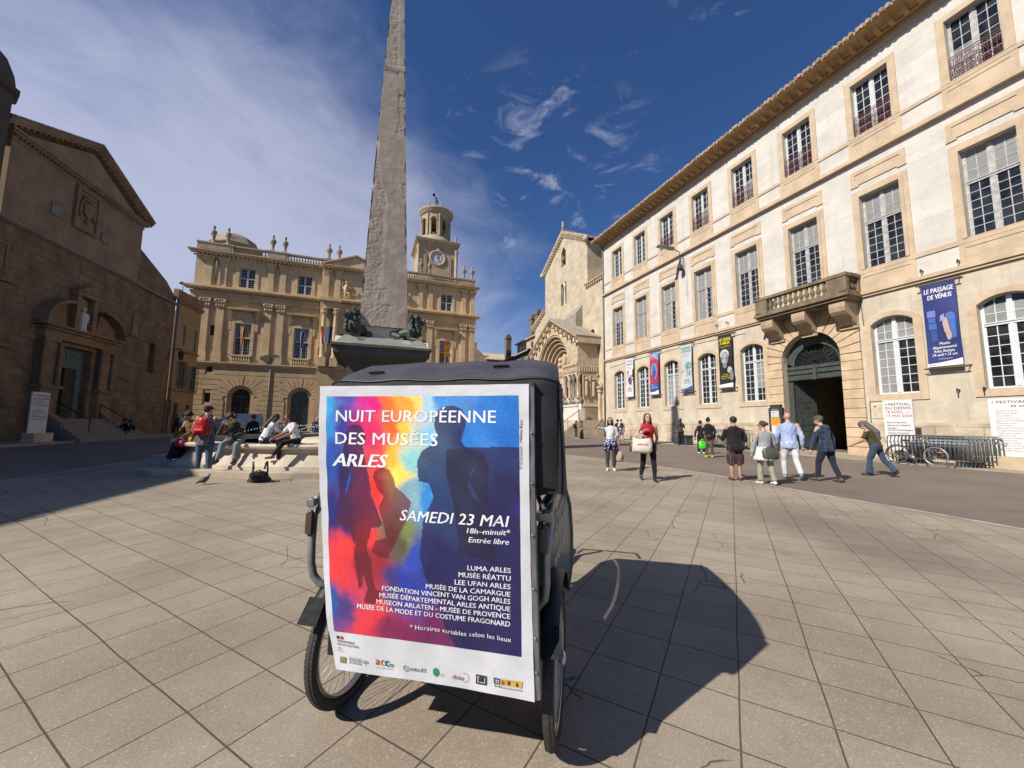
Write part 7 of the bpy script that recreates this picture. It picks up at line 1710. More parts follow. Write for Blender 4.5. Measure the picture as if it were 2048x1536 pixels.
C_white = cloth('white_cotton', (.66, .66, .67)); C_black = cloth('black_cotton', (.014, .013, .014)); C_denim = cloth('blue_denim', (.045, .068, .115)); C_dkdenim = cloth('dark_denim', (.020, .024, .042))
C_grey = cloth('grey_knit', (.30, .305, .305)); C_char = cloth('charcoal_cloth', (.055, .052, .056)); C_navy = cloth('navy_cloth', (.014, .018, .042)); C_olive = cloth('olive_cloth', (.060, .048, .018))
C_palejean = cloth('pale_denim', (.20, .23, .26)); S_white = plain('shoe_white', (.62, .61, .59), .6); S_dark = plain('shoe_dark', (.03, .025, .022), .6)
GM = 'passers-by crossing in front of the museum'; GF = 'people sitting on the fountain rim'; GC = 'visitors at the church steps'
PEOPLE = {}
def build_people():
    P = PEOPLE; red = cloth('red_knit', (.40, .012, .022))
    P['shade'] = person('woman in white t-shirt shading her eyes, dotted navy jacket tied round her waist', gnd(1222, 942), 1.62, 176, C_white, 'short', 'trousers', dict(legs=C_char, shoes=S_white, tied=cloth('dotted_navy', (.02, .025, .12), ('dots', (.6, .6, .66))), cuff=.026, hem=.05, band=plain('hat_white', (.55, .53, .5))),
        armR=(V3(.92, .25, .05), V3(-.62, .35, .72)), armL=(V3(-.20, 0, -1), V3(-.10, .08, -1)), legL=(V3(-.02, .10, -1), V3(0, -.12, -1)), legR=(V3(.02, -.05, -1), V3(0, -.10, -1)), head=(0, 4), hair='long', sk=1, bulk=.90, group=GM)
    P['red'] = person('smiling woman in a sleeveless red top carrying a cream tote bag', gnd(1298, 962), 1.72, 172, red, 'none', 'trousers', dict(legs=C_black, shoes=plain('boot_black', (.012, .012, .012), .3, coat=.4), boot=1, cuff=.024, hem=.05),
        armR=(V3(.42, .10, -.92), V3(-.68, .50, .55)), armL=(V3(-.22, -.35, -.95), V3(.12, -.15, -1)), legL=(V3(-.06, .20, -1), V3(-.03, .04, -1)), legR=(V3(.08, -.06, -1), V3(.10, -.42, -1)), head=(6, 0), hair='shoulder', hcol='brown', sk=2, bulk=.96, group=GM, extras=('smile',))
    P['wall'] = person('dark-haired woman in grey standing near the museum wall by the bins', gnd(1362, 891), 1.80, 8, C_char, 'short', 'trousers', dict(legs=C_black), armL=(V3(-.2, .1, -1), V3(.3, .8, .2)), armR=(V3(.2, .1, -1), V3(-.3, .8, .2)), hair='long', head=(0, -20), sk=1, detail=0)
    P['neon'] = person('woman with a topknot, black jacket and neon yellow shoes, back to us', gnd(1419, 915), 1.72, -14, C_black, 'long', 'trousers', dict(legs=cloth('brown_trousers', (.115, .075, .058)), shoes=plain('shoe_neon', (.62, .66, .03), .5), cuff=.036, hem=0), armL=(V3(-.32, -.12, -.95), V3(.05, .10, -1)), armR=(V3(.30, 0, -1), V3(-.1, .5, -.8)), hair='bun', sk=0, bulk=1.10, group=GM)
    P['behind'] = person('person in black half hidden behind the woman with neon shoes', gnd(1403, 908), 1.62, -10, C_black, 'long', 'trousers', dict(legs=C_black, shoes=S_white), sk=1, hair='short', group=GM)
    P['shorts'] = person('man in a black hoodie and dark plaid shorts, back to us', gnd(1473, 961), 1.66, -20, C_black, 'long', 'shorts', dict(legs=cloth('plaid_shorts', (.045, .022, .028), ('stripe', (.10, .06, .06))), shoes=plain('shoe_brown', (.12, .045, .025), .6), hem=-.01, hood=1), armL=(V3(-.30, .18, -.95), V3(-.05, .9, .25)), armR=(V3(.24, .05, -.95), V3(-.15, .8, -.1)), hair='short', sk=0, bulk=1.28, legL=(V3(-.02, .02, -1), V3(0, 0, -1)), legR=(V3(.03, .04, -1), V3(0, -.02, -1)), group=GM)
    P['sweater'] = person('woman in a grey sweater and pale baggy trousers with sunglasses and hair tied back', gnd(1533, 969), 1.55, -35, C_grey, 'long', 'trousers', dict(legs=cloth('sage_trousers', (.30, .31, .215)), shoes=S_white, cuff=.044, glasses=1, tied=cloth('white_shirt', (.58, .59, .60))), armL=(V3(-.30, .05, -.95), V3(-.1, .25, -1)), armR=(V3(.3, 0, -1), V3(-.1, .5, -.8)), legL=(V3(-.04, .16, -1), V3(0, -.02, -1)), legR=(V3(.05, -.14, -1), V3(.03, -.25, -1)), hair='lowbun', hcol='brown', head=(30, -4), sk=2, bulk=1.12, group=GM)
    P['blue'] = person('bald man in a light blue shirt and white trousers striding away', gnd(1583, 958), 1.80, -12, cloth('sky_shirt', (.34, .41, .60)), 'long', 'trousers', dict(legs=cloth('off_white_trousers', (.56, .565, .58)), shoes=plain('shoe_grey', (.25, .26, .27)), hem=-.02), armL=(V3(-.26, .10, -.95), V3(.05, .45, -.9)), armR=(V3(.26, -.22, -.95), V3(.05, .25, -.95)), legL=(V3(-.06, .16, -1), V3(-.02, .02, -1)), legR=(V3(.06, -.22, -1), V3(.10, -.62, -1)), hair='bald', sk=2, bulk=1.14, group=GM)
    P['capman'] = person('man in an olive cap and navy checked jacket walking left', gnd(1656, 963), 1.74, -62, cloth('navy_check', (.020, .027, .055), ('plaid', (.05, .075, .12))), 'long', 'trousers', dict(legs=C_dkdenim, shoes=plain('shoe_taupe', (.09, .06, .05)), cap=cloth('olive_cap', (.085, .080, .035)), hem=-.03, hood=1), armL=(V3(-.28, .20, -.95), V3(-.05, .25, -1)), armR=(V3(.3, -.2, -.95), V3(0, -.1, -1)), legL=(V3(-.05, .30, -1), V3(0, .10, -1)), legR=(V3(.05, -.22, -1), V3(0, -.36, -1)), hair='short', hcol='grey', head=(10, -6), sk=2, bulk=1.18, lean=7, group=GM)
    P['mane'] = person('woman with long loose grey hair, olive t-shirt and flared jeans leaning forward', gnd(1757, 952), 1.68, -80, C_olive, 'short', 'flared', dict(legs=C_denim, shoes=plain('shoe_navy', (.02, .024, .04)), hem=.03), armR=(V3(.12, .35, -.9), V3(.05, .9, -.42)), armL=(V3(-.15, .38, -.9), V3(0, .85, -.5)), legL=(V3(-.04, .38, -1), V3(0, .05, -1)), legR=(V3(.04, -.34, -1), V3(0, -.72, -1)), hair='mane', hcol='grey', head=(0, -22), sk=2, bulk=1.16, lean=18, group=GM)
    # at the church steps
    P['pair'] = person('person with a black backpack and red top at the foot of the church steps', gnd(1152, 877), 1.60, 60, cloth('dark_red_cloth', (.10, .018, .016)), 'short', 'trousers', dict(legs=C_char, shoes=S_white), armL=(V3(-.2, .3, -.9), V3(.2, .8, .4)), armR=(V3(.2, .3, -.9), V3(-.2, .8, .4)), sk=1, detail=0, group=GC)
    person('woman in a tan top and long black skirt at the foot of the church steps', gnd(1163, 878), 1.60, -60, cloth('tan_cloth', (.34, .20, .13)), 'long', 'skirt', dict(legs=C_black, shoes=S_white), armL=(V3(-.2, .3, -.9), V3(.2, .8, .4)), armR=(V3(.2, .3, -.9), V3(-.2, .8, .4)), hair='long', sk=0, detail=0, group=GC)
    s = nR * 17.8 + dR * 36.3; s.z = 1.0
    person('person in a white shirt and shorts sitting up on the church steps', s, 1.70, -70, C_white, 'short', 'shorts', dict(legs=plain('skin_shorts', (.33, .20, .16)), shoes=S_white), seat=.17, legL=(V3(-.2, .8, .35), V3(0, .15, -1)), legR=(V3(.2, .8, .25), V3(0, .1, -1)), armL=(V3(-.2, .5, -.7), V3(.2, .8, -.2)), armR=(V3(.2, .5, -.7), V3(-.2, .8, -.2)), lean=12, sk=1, detail=0, group=GC)
    P['packed'] = person('person in white top and patterned shorts wearing a backpack beside the church handrail', gnd(1243, 880), 1.75, -8, C_white, 'short', 'shorts', dict(legs=cloth('dotted_navy', (.02, .025, .12)), shoes=S_white), sk=0, detail=0, group=GC)
    person('dark-haired person in black beside the church handrail', gnd(1236, 879), 1.70, 10, C_black, 'long', 'trousers', dict(legs=C_black), sk=1, detail=0, hair='curly', group=GC)
    # round the fountain
    P['pack'] = person('man in a grey shirt, dark cap and jeans standing with a red backpack', gnd(404, 949), 1.78, 28, cloth('lilac_grey_shirt', (.17, .155, .165), ('plaid', (.13, .12, .14))), 'long', 'trousers', dict(legs=cloth('mid_denim', (.065, .10, .155)), shoes=S_dark, hem=-.06, cap=cloth('black_cap', (.02, .018, .018))), armL=(V3(-.3, .1, -.95), V3(.1, .7, -.5)), armR=(V3(.3, .15, -.9), V3(-.2, .9, -.1)), legL=(V3(-.05, .02, -1), V3(-.03, -.02, -1)), legR=(V3(.06, 0, -1), V3(.03, -.02, -1)), sk=2, bulk=1.12, head=(-25, 0))
    def sit(label, px, py, H, face, top, **kw):
        d = ray(px, py); d = Vector((d.x, d.y)).normalized(); cc = Vector((FC.x, FC.y)); bq = d.dot(cc); dis = math.sqrt(max(0, bq * bq - cc.length_squared + 6.3 ** 2))
        t = bq + dis if py < 880 else bq - dis; g = Vector((d.x * t, d.y * t, 0)); g.z = G(FC.x, FC.y - 7) ; return person(label, g, H, face, top, seat=.81, group=GF, **kw)
    P['olive'] = sit('man in an olive jacket and pale jeans bent over his phone on the rim', 474, 893, 1.70, -158, cloth('army_jacket', (.050, .045, .022)), sleeves='long', legs='trousers', cols=dict(legs=C_palejean, shoes=S_dark, hem=.0), lean=36, armR=(V3(.25, .55, -.75), V3(-.45, .25, .85)), armL=(V3(-.2, .45, -.9), V3(.5, .7, -.2)), legL=(V3(-.12, .92, -.30), V3(-.02, .22, -1)), legR=(V3(.22, .92, -.30), V3(.10, .30, -1)), hair='curly', hcol='brown', sk=2, head=(0, -28))
    sit('girl in a white top with long brown hair reading on the rim', 527, 893, 1.58, 62, C_white, sleeves='elbow', legs='trousers', cols=dict(legs=C_navy, shoes=S_dark), lean=20, armL=(V3(-.1, .55, -.8), V3(.1, .9, -.15)), armR=(V3(.1, .5, -.8), V3(-.1, .9, -.15)), legL=(V3(-.45, .85, .10), V3(.6, .2, -.45)), legR=(V3(.5, .85, .05), V3(-.5, .3, -.45)), hair='long', hcol='brown', sk=1, head=(0, -26), bulk=.92)
    P['tee'] = sit('girl in a white t-shirt and black trousers seated facing her friend on the rim', 592, 893, 1.56, -112, C_white, sleeves='short', legs='trousers', cols=dict(legs=C_black, shoes=plain('sandal_tan', (.30, .20, .12))), lean=17, armL=(V3(-.2, .45, -.85), V3(.1, .85, -.4)), armR=(V3(.15, .45, -.85), V3(-.1, .85, -.4)), legL=(V3(-.15, .95, -.15), V3(.1, .5, -.75)), legR=(V3(.2, .9, -.30), V3(0, -.05, -1)), hair='shoulder', hcol='dark', sk=1, head=(0, -24), bulk=.94)
    sit('grey-blonde woman in a white blouse with her back turned on the far rim', 553, 869, 1.68, 5, cloth('white_blouse', (.62, .63, .66)), sleeves='long', legs='trousers', cols=dict(legs=C_black), hair='short', hcol='white', legL=(V3(-.1, .95, -.2), V3(0, 0, -1)), legR=(V3(.1, .95, -.2), V3(0, 0, -1)), detail=0, sk=2)
    sit('red-haired woman in a dark green shirt with her back turned on the far rim', 504, 870, 1.60, 15, cloth('dark_green_cloth', (.022, .026, .020)), sleeves='long', legs='trousers', cols=dict(legs=C_black), hair='curly', hcol='red', legL=(V3(-.1, .95, -.2), V3(0, 0, -1)), legR=(V3(.1, .95, -.2), V3(0, 0, -1)), detail=0, sk=2, lean=10)
    sit('person with auburn hair and rust shirt just right of the white blouse', 573, 869, 1.62, 30, cloth('rust_cloth', (.10, .045, .03)), sleeves='long', legs='trousers', cols=dict(legs=C_black), hair='shoulder', hcol='red', legL=(V3(-.1, .95, -.2), V3(0, 0, -1)), legR=(V3(.1, .95, -.2), V3(0, 0, -1)), detail=0, sk=2)
    sit('balding man in a navy jumper and pale jeans leaning on the far rim', 626, 870, 1.72, 40, C_navy, sleeves='long', legs='trousers', cols=dict(legs=C_palejean), hair='bald', legL=(V3(-.1, .95, -.2), V3(0, 0, -1)), legR=(V3(.1, .95, -.2), V3(0, 0, -1)), lean=22, sk=2, detail=0)
    sit('fair-haired person in dark clothes beside the balding man on the far rim', 641, 869, 1.64, 30, C_black, sleeves='long', legs='trousers', cols=dict(legs=C_black), hair='short', hcol='white', legL=(V3(-.1, .95, -.2), V3(0, 0, -1)), legR=(V3(.1, .95, -.2), V3(0, 0, -1)), lean=14, sk=2, detail=0)
    P['bags'] = sit('woman in long black skirt and mustard top seated leftmost on the fountain rim', 384, 893, 1.58, -128, cloth('mustard_cloth', (.24, .12, .018), ('plaid', (.05, .03, .02))), sleeves='long', legs='skirt', cols=dict(legs=C_black, shoes=S_white), lean=14, armL=(V3(-.15, .35, -.9), V3(.2, .75, -.55)), armR=(V3(.15, .35, -.9), V3(-.1, .75, -.55)), legL=(V3(-.1, .85, -.45), V3(0, .25, -.95)), legR=(V3(.12, .85, -.45), V3(0, .20, -.95)), hair='curly', hcol='dark', sk=1, head=(0, -10))
    # in the shade on the left
    for px, py, lab, c in ((363, 868, 'person in a white shirt standing in the shade by the ochre house', C_white), (351, 868, 'person in grey standing against the ochre house wall', C_char)):
        person(lab, gnd(px, py), 1.72, 150, c, 'short', 'trousers', dict(legs=C_black), sk=1, detail=0)
    s = nL * 18.65 + dL * 31.35; s.z = .85
    person('person in a pale top and dark trousers sitting on the shaded church steps', s, 1.70, -170, cloth('dusty_pink', (.22, .16, .15)), 'long', 'trousers', dict(legs=C_black, shoes=S_white), seat=.1, legL=(V3(-.15, .85, -.1), V3(0, .3, -1)), legR=(V3(.15, .85, -.1), V3(0, .3, -1)), lean=10, sk=1, detail=0)
    s = nL * 18.45 + dL * 30.55; s.z = .62
    person('person in black crouched lowest on the shaded church steps', s, 1.66, -150, C_black, 'long', 'trousers', dict(legs=C_black, shoes=S_white), seat=.1, legL=(V3(-.15, .85, -.1), V3(0, .3, -1)), legR=(V3(.15, .85, -.1), V3(0, .3, -1)), lean=30, sk=1, detail=0, hair='curly')
build_people()

# ================================================================ bags and small things carried or set down
def build_bags():
    P = PEOPLE; strap = plain('strap_black', (.02, .02, .02), .7)
    def rucksack(name, label, M, size, mat, mat2, group=None):
        w, d, h = size; root = empty(name); root.matrix_world = M; tag(root, label, 'backpack', group)
        m = MB(); m.ball((0, -d * .5, h * .45), (w * .5, d * .55, h * .48), 14, 12); m.cap((-w * .3, -d * .45, h * .2), (w * .3, -d * .45, h * .2), d * .5, d * .5); m.cap((-w * .22, -d * .45, h * .75), (w * .22, -d * .45, h * .75), d * .42, d * .42); remesh(m, 'body', mat, .014, 3, root, noise=.006, nscale=16)
        m = MB(); m.cap((-w * .22, -d * .98, h * .25), (w * .22, -d * .98, h * .25), d * .28, d * .28); m.cap((-w * .2, -d * .9, h * .42), (w * .2, -d * .9, h * .42), d * .2, d * .2); remesh(m, 'pocket', mat2, .014, 2, root)
        m = MB()
        for s in (-1, 1): m.tube([(s * w * .25, 0, h * .92), (s * w * .30, d * .55, h * 1.02), (s * w * .34, d * .95, h * .75), (s * w * .36, d * .5, h * .25), (s * w * .3, -d * .1, h * .1)], .020, 6)
        m.tube([(-.04, -d * .2, h * .97), (0, -d * .2, h * 1.06), (.04, -d * .2, h * .97)], .010, 6); m.build('strap', strap, root); return root
    def worn(key, dz, dy): _, q = P[key]; return Matrix.Translation(q['tp'](0, dy, dz)) @ Matrix.Rotation(-q['az'], 4, 'Z') @ q['T'].to_4x4()
    rucksack('backpack', "red and black backpack on the standing man's back", worn('pack', .03, -.06), (.34, .19, .52), cloth('red_nylon', (.42, .014, .016), None, .4), cloth('red_nylon_bright', (.55, .02, .02), None, .35))
    rucksack('backpack', 'black backpack worn by the person in red at the church steps', worn('pair', .05, -.06), (.28, .16, .42), C_black, C_char)
    rucksack('backpack', 'black and white backpack worn by the person at the church handrail', worn('packed', .05, -.06), (.30, .17, .45), C_black, C_char)
    def down(px, py, dz, rz, tilt): g = gnd(px, py, dz); return Matrix.Translation(g) @ Matrix.Rotation(rz, 4, 'Z') @ Matrix.Rotation(tilt, 4, 'X')
    rucksack('backpack', 'black backpack with lime straps lying on the paving before the fountain step', down(520, 957, .05, .5, rad(58)), (.40, .24, .52), C_black, C_char)
    rucksack('backpack', 'purple floral backpack leaning on the basin under the girl in black trousers', down(562, 930, .19, 2.6, rad(30)), (.30, .20, .42), cloth('purple_floral', (.075, .030, .065), ('dots', (.22, .12, .16))), C_char)
    m = MB(); g = gnd(505, 962, .03); m.tube([g + Vector((-.1, 0, 0)), g + Vector((0, -.05, .03)), g + Vector((.08, 0, .12)), g + Vector((.12, .05, .25))], .016, 6); o = m.build('webbing_strap', plain('lime_webbing', (.42, .46, .05), .6)); tag(o, 'lime yellow webbing strap trailing from the black backpack', 'strap')
    def tote(name, label, pt, hang, size, mat, az, word=None, wc=None):
        """soft bag hanging from pt"""
        w, d, h = size; root = empty(name); root.matrix_world = Matrix.Translation(pt) @ Matrix.Rotation(-az, 4, 'Z'); tag(root, label, 'bag')
        m = MB()
        def sec(t): return (w * (.50 + .08 * math.sin(t * 2.6)), d * (.18 + .55 * math.sin(min(1, t * 1.1) * PI * .62)))
        rings = 12; n = 20; vs = []
        for j in range(rings + 1):
            t = j / rings; a, b = sec(t); z = -hang - h * t
            if t > .93: a *= .86; b *= .55
            for i in range(n): th = 2 * PI * i / n; c, s = math.cos(th), math.sin(th); vs.append((a * math.copysign(abs(c) ** .6, c) + .008 * math.sin(9 * t + 5 * th), b * math.copysign(abs(s) ** .8, s), z + .012 * math.sin(3 * th + j)))
        m.add(vs, [(j * n + i, j * n + (i + 1) % n, (j + 1) * n + (i + 1) % n, (j + 1) * n + i) for j in range(rings) for i in range(n)] + [tuple(rings * n + i for i in range(n))], True); m.build('body', mat, root)
        m = MB()
        for s in (-1, 1): m.tube([(-w * .28, s * d * .15, -hang), (-w * .12, s * d * .1, -hang * .4), (0, s * .012, 0), (w * .12, s * d * .1, -hang * .4), (w * .28, s * d * .15, -hang)], .011, 6)
        m.build('handle', mat, root)
        if word: t = MB(); add_text(t, word, w * .62, fn=lambda x, y: (w * .31 - x, d * .58 + .012, -hang - h * .48 + y), bold=.03, height=.045); t.build('lettering', wc, root)
        return root
    _, q = P['red']; canv = cloth('cream_canvas', (.60, .52, .44))
    tote('tote_bag', 'cream canvas tote bag with red lettering on the shoulder of the woman in red', q['tp'](.095, .10, .16), .10, (.42, .20, .36), canv, q['az'], 'ARLES', plain('red_print', (.42, .07, .06)))
    tote('shoulder_bag', "small brown leather bag behind the red-topped woman's arm", q['tp'](.19, -.04, .06), .06, (.20, .10, .22), plain('brown_leather', (.075, .032, .022), .5), q['az'])
    _, q = P['shade']; tote('shopping_bag', 'beige and tan shopping bag hanging from the hand of the woman shading her eyes', q['wL'] + Vector((0, 0, -.06)), .10, (.22, .14, .32), cloth('tan_paper', (.34, .24, .17)), q['az'] + .6)
    _, q = P['neon']; tote('plastic_bag', 'bright green plastic bag held by the woman with neon shoes', q['wL'] + Vector((0, 0, -.06)), .08, (.26, .14, .34), plain('green_plastic', (.07, .50, .02), .35), q['az'])
    _, q = P['sweater']; tote('handbag', 'olive leather handbag at the hip of the woman in grey sweater', q['tp'](.02, -.10, .07), .03, (.34, .12, .26), plain('olive_leather', (.075, .085, .045), .5), q['az'])
    _, q = P['bags']; tote('handbag', 'crimson round bag held by the seated woman in black skirt', q['tp'](-.12, .28, .06), .03, (.26, .16, .20), plain('crimson_vinyl', (.42, .010, .05), .35), q['az']); tote('handbag', 'yellow ochre bag beside the crimson bag of the seated woman', q['tp'](-.13, .10, .05), .03, (.24, .12, .30), plain('yellow_vinyl', (.50, .24, .015), .45), q['az'])
    _, q = P['olive']; m = MB(); m.box(-.04, .04, -.075, .075, -.006, .006); o = m.build('phone', plain('phone_black', (.02, .02, .022), .2)); o.matrix_world = Matrix.Translation(q['wL'] + Vector((0, -.05, .06))) @ Matrix.Rotation(.6, 4, 'X'); tag(o, 'dark phone in the hand of the man in olive jacket', 'phone')
    # pigeon
    g = gnd(408, 969); root = empty('pigeon', g, rad(-20)); tag(root, 'grey pigeon walking on the paving before the fountain', 'bird')
    m = MB(); m.ball((0, 0, .105), (.055, .095, .058), 12, 10, Matrix.Rotation(.5, 3, 'X')); m.cap((0, .06, .135), (0, .085, .185), .034, .022); m.ball((0, .092, .200), .023, 9, 7); m.cap((0, .11, .198), (0, .135, .190), .007, .003, 6); m.cap((0, -.07, .085), (0, -.16, .05), .032, .014)
    for s in (-1, 1): m.ball((s * .045, -.015, .115), (.018, .085, .04), 8, 7, Matrix.Rotation(.45, 3, 'X'))
    remesh(m, 'body', plain('pigeon_grey', (.075, .078, .09), .6, var=.4, scale=25), .007, 1, root)
    m = MB()
    for s in (-1, 1):
        m.tube([(s * .02, .005, .06), (s * .022, .012, .012)], .005, 5)
        for t in (-.6, 0, .6): m.tube([(s * .022, .012, .006), (s * .022 + .02 * math.sin(t), .012 + .026 * math.cos(t), .003)], .003, 4)
    m.build('leg', plain('pigeon_pink', (.30, .09, .08), .6), root)
build_bags()
# ================================================================ banners, panels, barriers, bicycle, street furniture
RM = Matrix.Translation(nR * 22.0) @ Matrix.Rotation(ANG_R, 4, 'Z')      # museum frame: x = -s, y into the wall
def at_museum(name, s, out, z, label, cat, group=None):
    o = empty(name); o.matrix_world = RM @ Matrix.Translation((-s, -out, z)); tag(o, label, cat, group); return o
def build_banners():
    pole = plain('banner_rod', (.16, .12, .09), .6); GB = 'exhibition banners hung on the museum front'
    wht = plain('print_white', (.70, .70, .71), .6, var=.03)
    def shade(c): return plain('print_%d_%d_%d' % tuple(int(x * 255) for x in c), c, .6, var=.04)
    def banner(s, label, bg, draw, w=1.0, z0=3.95, z1=7.38):
        o = at_museum('banner', s, .26, 0, label, 'banner', GB); h = z1 - z0
        def pt(x, z, e=0.0): return (x, .02 * math.sin(x * 4 + z * 1.7) + .012 * math.sin(z * 3) - e, z)
        m = MB(); m.sheet(lambda u, v: pt(-w / 2 + w * u, z0 + h * v), 8, 24); m.build('cloth', shade(bg), o)
        r = MB()
        for z in (z0 - .06, z1 + .06): r.tube([(-w / 2 - .16, 0, z), (w / 2 + .16, 0, z)], .025, 6); [r.tube([(q, 0, z), (q, .26, z + (.05 if z > 5 else -.03))], .018, 5) for q in (-w / 2 - .08, w / 2 + .08)]; r.tube([(-w / 2 - .16, .22, z + (.04)), (w / 2 + .16, .22, z + .04)], .02, 5)
        r.build('rod', pole, o)
        lay = {}; lev = [0]
        def poly(col, pts):      # pts in 0..1 across, 0..1 downward
            lev[0] += 1; mb = lay.setdefault(col, MB()); e = .004 + .0012 * lev[0]; mb.add([pt(-w / 2 + w * x, z1 - h * y, e) for x, y in pts], [tuple(range(len(pts)))])
        def ell(col, cx, cy, rx, ry, n=18): poly(col, [(cx + rx * math.cos(2 * PI * i / n), cy + ry * math.sin(2 * PI * i / n)) for i in range(n)])
        def txt(col, t, x0, x1, y, cap, bold=.03, shear=0.0):
            lev[0] += 1; mb = lay.setdefault(col, MB()); e = .006 + .0012 * lev[0]; add_text(mb, t, (x1 - x0) * w, fn=lambda x, yy: pt(-w / 2 + w * x0 + x, z1 - h * y + yy, e), bold=bold, height=cap, shear=shear)
        draw(poly, ell, txt); 
        for c, mb in lay.items(): mb.build('print', shade(c), o)
    W = (.70, .70, .71); K = (.02, .02, .022); Y = (.66, .54, .02); NB = (.020, .035, .16)
    def b5(poly, ell, txt):
        txt(W, 'LE PASSAGE', .07, .93, .105, .20, .04, .12); txt(W, 'DE VÉNUS', .16, .86, .185, .20, .04, .12)
        B2, B3, SK = (.035, .07, .26), (.06, .14, .40), (.52, .36, .33)
        for (a, b2, c, d) in ((.10, .36, .32, .40), (.13, .34, .41, .47), (.12, .36, .48, .55)): poly(B3 if c > .4 else (.16, .20, .48), [(a, c), (b2, c), (b2, d), (a, d)])
        poly(B2, [(.16, .56), (.36, .56), (.34, .70), (.18, .70)]); ell(B3, .78, .42, .14, .05); poly(B3, [(.66, .40), (.92, .42), (.90, .68), (.72, .68)])
        ell(SK, .63, .50, .085, .075); ell(SK, .65, .565, .085, .06); ell(SK, .69, .635, .08, .065); poly((.30, .34, .55), [(.50, .40), (.62, .38), (.60, .45), (.48, .47)])
        txt(W, 'Musée', .38, .68, .745, .12); txt(W, 'départemental', .17, .86, .79, .12); txt(W, 'Arles Antique', .2, .8, .835, .12); txt(W, '24 avril > 31 oct.', .15, .88, .88, .12); txt(W, 'arlesantique.fr', .32, .72, .92, .06, .01)
        poly(W, [(0, .965), (.4, .955), (.8, .935), (1, .92), (1, 1), (0, 1)]); txt(K, 'BOUCHES DU RHÔNE', .06, .36, .985, .04, .02); txt((.3, .3, .3), 'ARLES', .62, .86, .972, .05)
    banner(8.22, 'dark blue banner LE PASSAGE DE VÉNUS between the two right-hand arched windows', (.020, .030, .155), b5)
    def b4(poly, ell, txt):
        G1, G2, G3, G4 = (.36, .36, .36), (.22, .22, .22), (.52, .52, .52), (.09, .09, .09)
        txt(Y, 'LES SUDS,', .06, .92, .105, .20, .06, .15); txt(Y, 'À ARLES', .12, .84, .175, .20, .06, .15); txt((.40, .33, .03), 'Danyèl Waro', .1, .9, .235, .15, .01, .15)
        ell(G3, .45, .37, .34, .10); ell(G2, .45, .44, .30, .125); ell(G1, .40, .42, .24, .10); poly(G4, [(.14, .425), (.80, .415), (.80, .435), (.14, .445)]); ell(G4, .28, .45, .10, .025); ell(G4, .56, .44, .10, .025); ell(G1, .28, .45, .07, .015); ell(G1, .56, .44, .07, .015); ell(G3, .42, .475, .05, .03)
        poly(G3, [(.28, .52), (.58, .51), (.54, .535), (.32, .54)]); ell(G2, .44, .58, .17, .055); ell(G1, .80, .68, .20, .06); ell(G3, .74, .66, .05, .05); ell(G3, .86, .66, .05, .05); ell(G2, .92, .78, .14, .10)
        txt(Y, 'Courtin,', .25, .65, .765, .09); txt(Y, 'l’Archevêché,', .14, .75, .80, .09); txt(Y, '19 mai - 14 juin', .12, .82, .84, .09)
        poly(W, [(0, .945), (1, .92), (1, 1), (0, 1)]); txt(NB, 'ARLES', .07, .3, .985, .05)
    banner(18.35, 'black banner with yellow lettering and a white-haired man in grey tones', (.016, .016, .018), b4)
    def b3(poly, ell, txt):
        GG, GL = (.10, .20, .17), (.30, .42, .38); txt(GG, 'RESPIRER', .08, .9, .10, .18, .03, .1); txt(GG, 'LE MONDE', .08, .92, .165, .18, .03, .1); txt(GL, 'Marie Lüscher', .15, .85, .215, .08, 0); txt(GL, 'photographies', .25, .75, .25, .06, 0)
        rr = random.Random(8)
        for i in range(34): ell(GL if i % 3 else (.20, .34, .30), .72 + rr.gauss(0, .13), .44 + rr.gauss(0, .06), rr.uniform(.03, .09), rr.uniform(.008, .026), 8)
        poly(GL, [(.60, .5), (.63, .5), (.58, .68), (.55, .68)]); ell(GL, .75, .62, .10, .035); poly((.35, .45, .42), [(.02, .56), (.22, .52), (.06, .60)])
        txt(GG, 'Chapelle', .28, .72, .755, .08, .01); txt(GG, 'du Museon', .22, .76, .79, .08, .01); txt(GG, '1 avril - 31 mai', .18, .8, .825, .08, .01)
        poly((.03, .085, .30), [(0, .95), (.4, .94), (.75, .915), (1, .89), (1, .985), (0, .985)]); txt(W, 'ARLES', .08, .3, .975, .05)
    banner(21.65, 'pale grey-green banner RESPIRER LE MONDE with a leafy sketch', (.50, .535, .525), b3)
    def b2(poly, ell, txt):
        LB, RD, MB_, CY = (.17, .33, .62), (.46, .03, .06), (.025, .075, .32), (.10, .42, .70)
        poly(LB, [(0, 0), (1, 0), (1, .20), (0, .20)]); txt(W, 'PLAIN SUD', .1, .9, .08, .14); txt(W, 'MUSEON ARLATEN', .06, .92, .125, .09); txt(W, 'exposition', .25, .75, .165, .08, .01)
        poly(RD, [(0, .20), (1, .20), (1, .72), (0, .72)]); poly(MB_, [(0, .72), (1, .72), (1, .92), (0, .92)])
        ell(CY, .5, .46, .36, .20, 24); ell(MB_, .5, .46, .17, .15, 20); ell((.06, .16, .45), .5, .40, .10, .06); ell((.04, .10, .36), .5, .51, .10, .07)
        for i in range(12): a = 2 * PI * i / 12; ell(MB_, .5 + .27 * math.cos(a), .46 + .165 * math.sin(a), .035, .015, 8)
        txt(W, 'Museon', .2, .7, .77, .09); txt(W, 'Arlaten', .25, .7, .805, .09); txt(W, '7 mai - 3 janv.', .12, .88, .85, .10)
        poly(W, [(0, .95), (.5, .94), (1, .905), (1, 1), (0, 1)]); txt(NB, 'ARLES', .1, .3, .985, .04)
    banner(25.05, 'red and blue banner with a pale blue oval sole shape', (.46, .03, .06), b2)
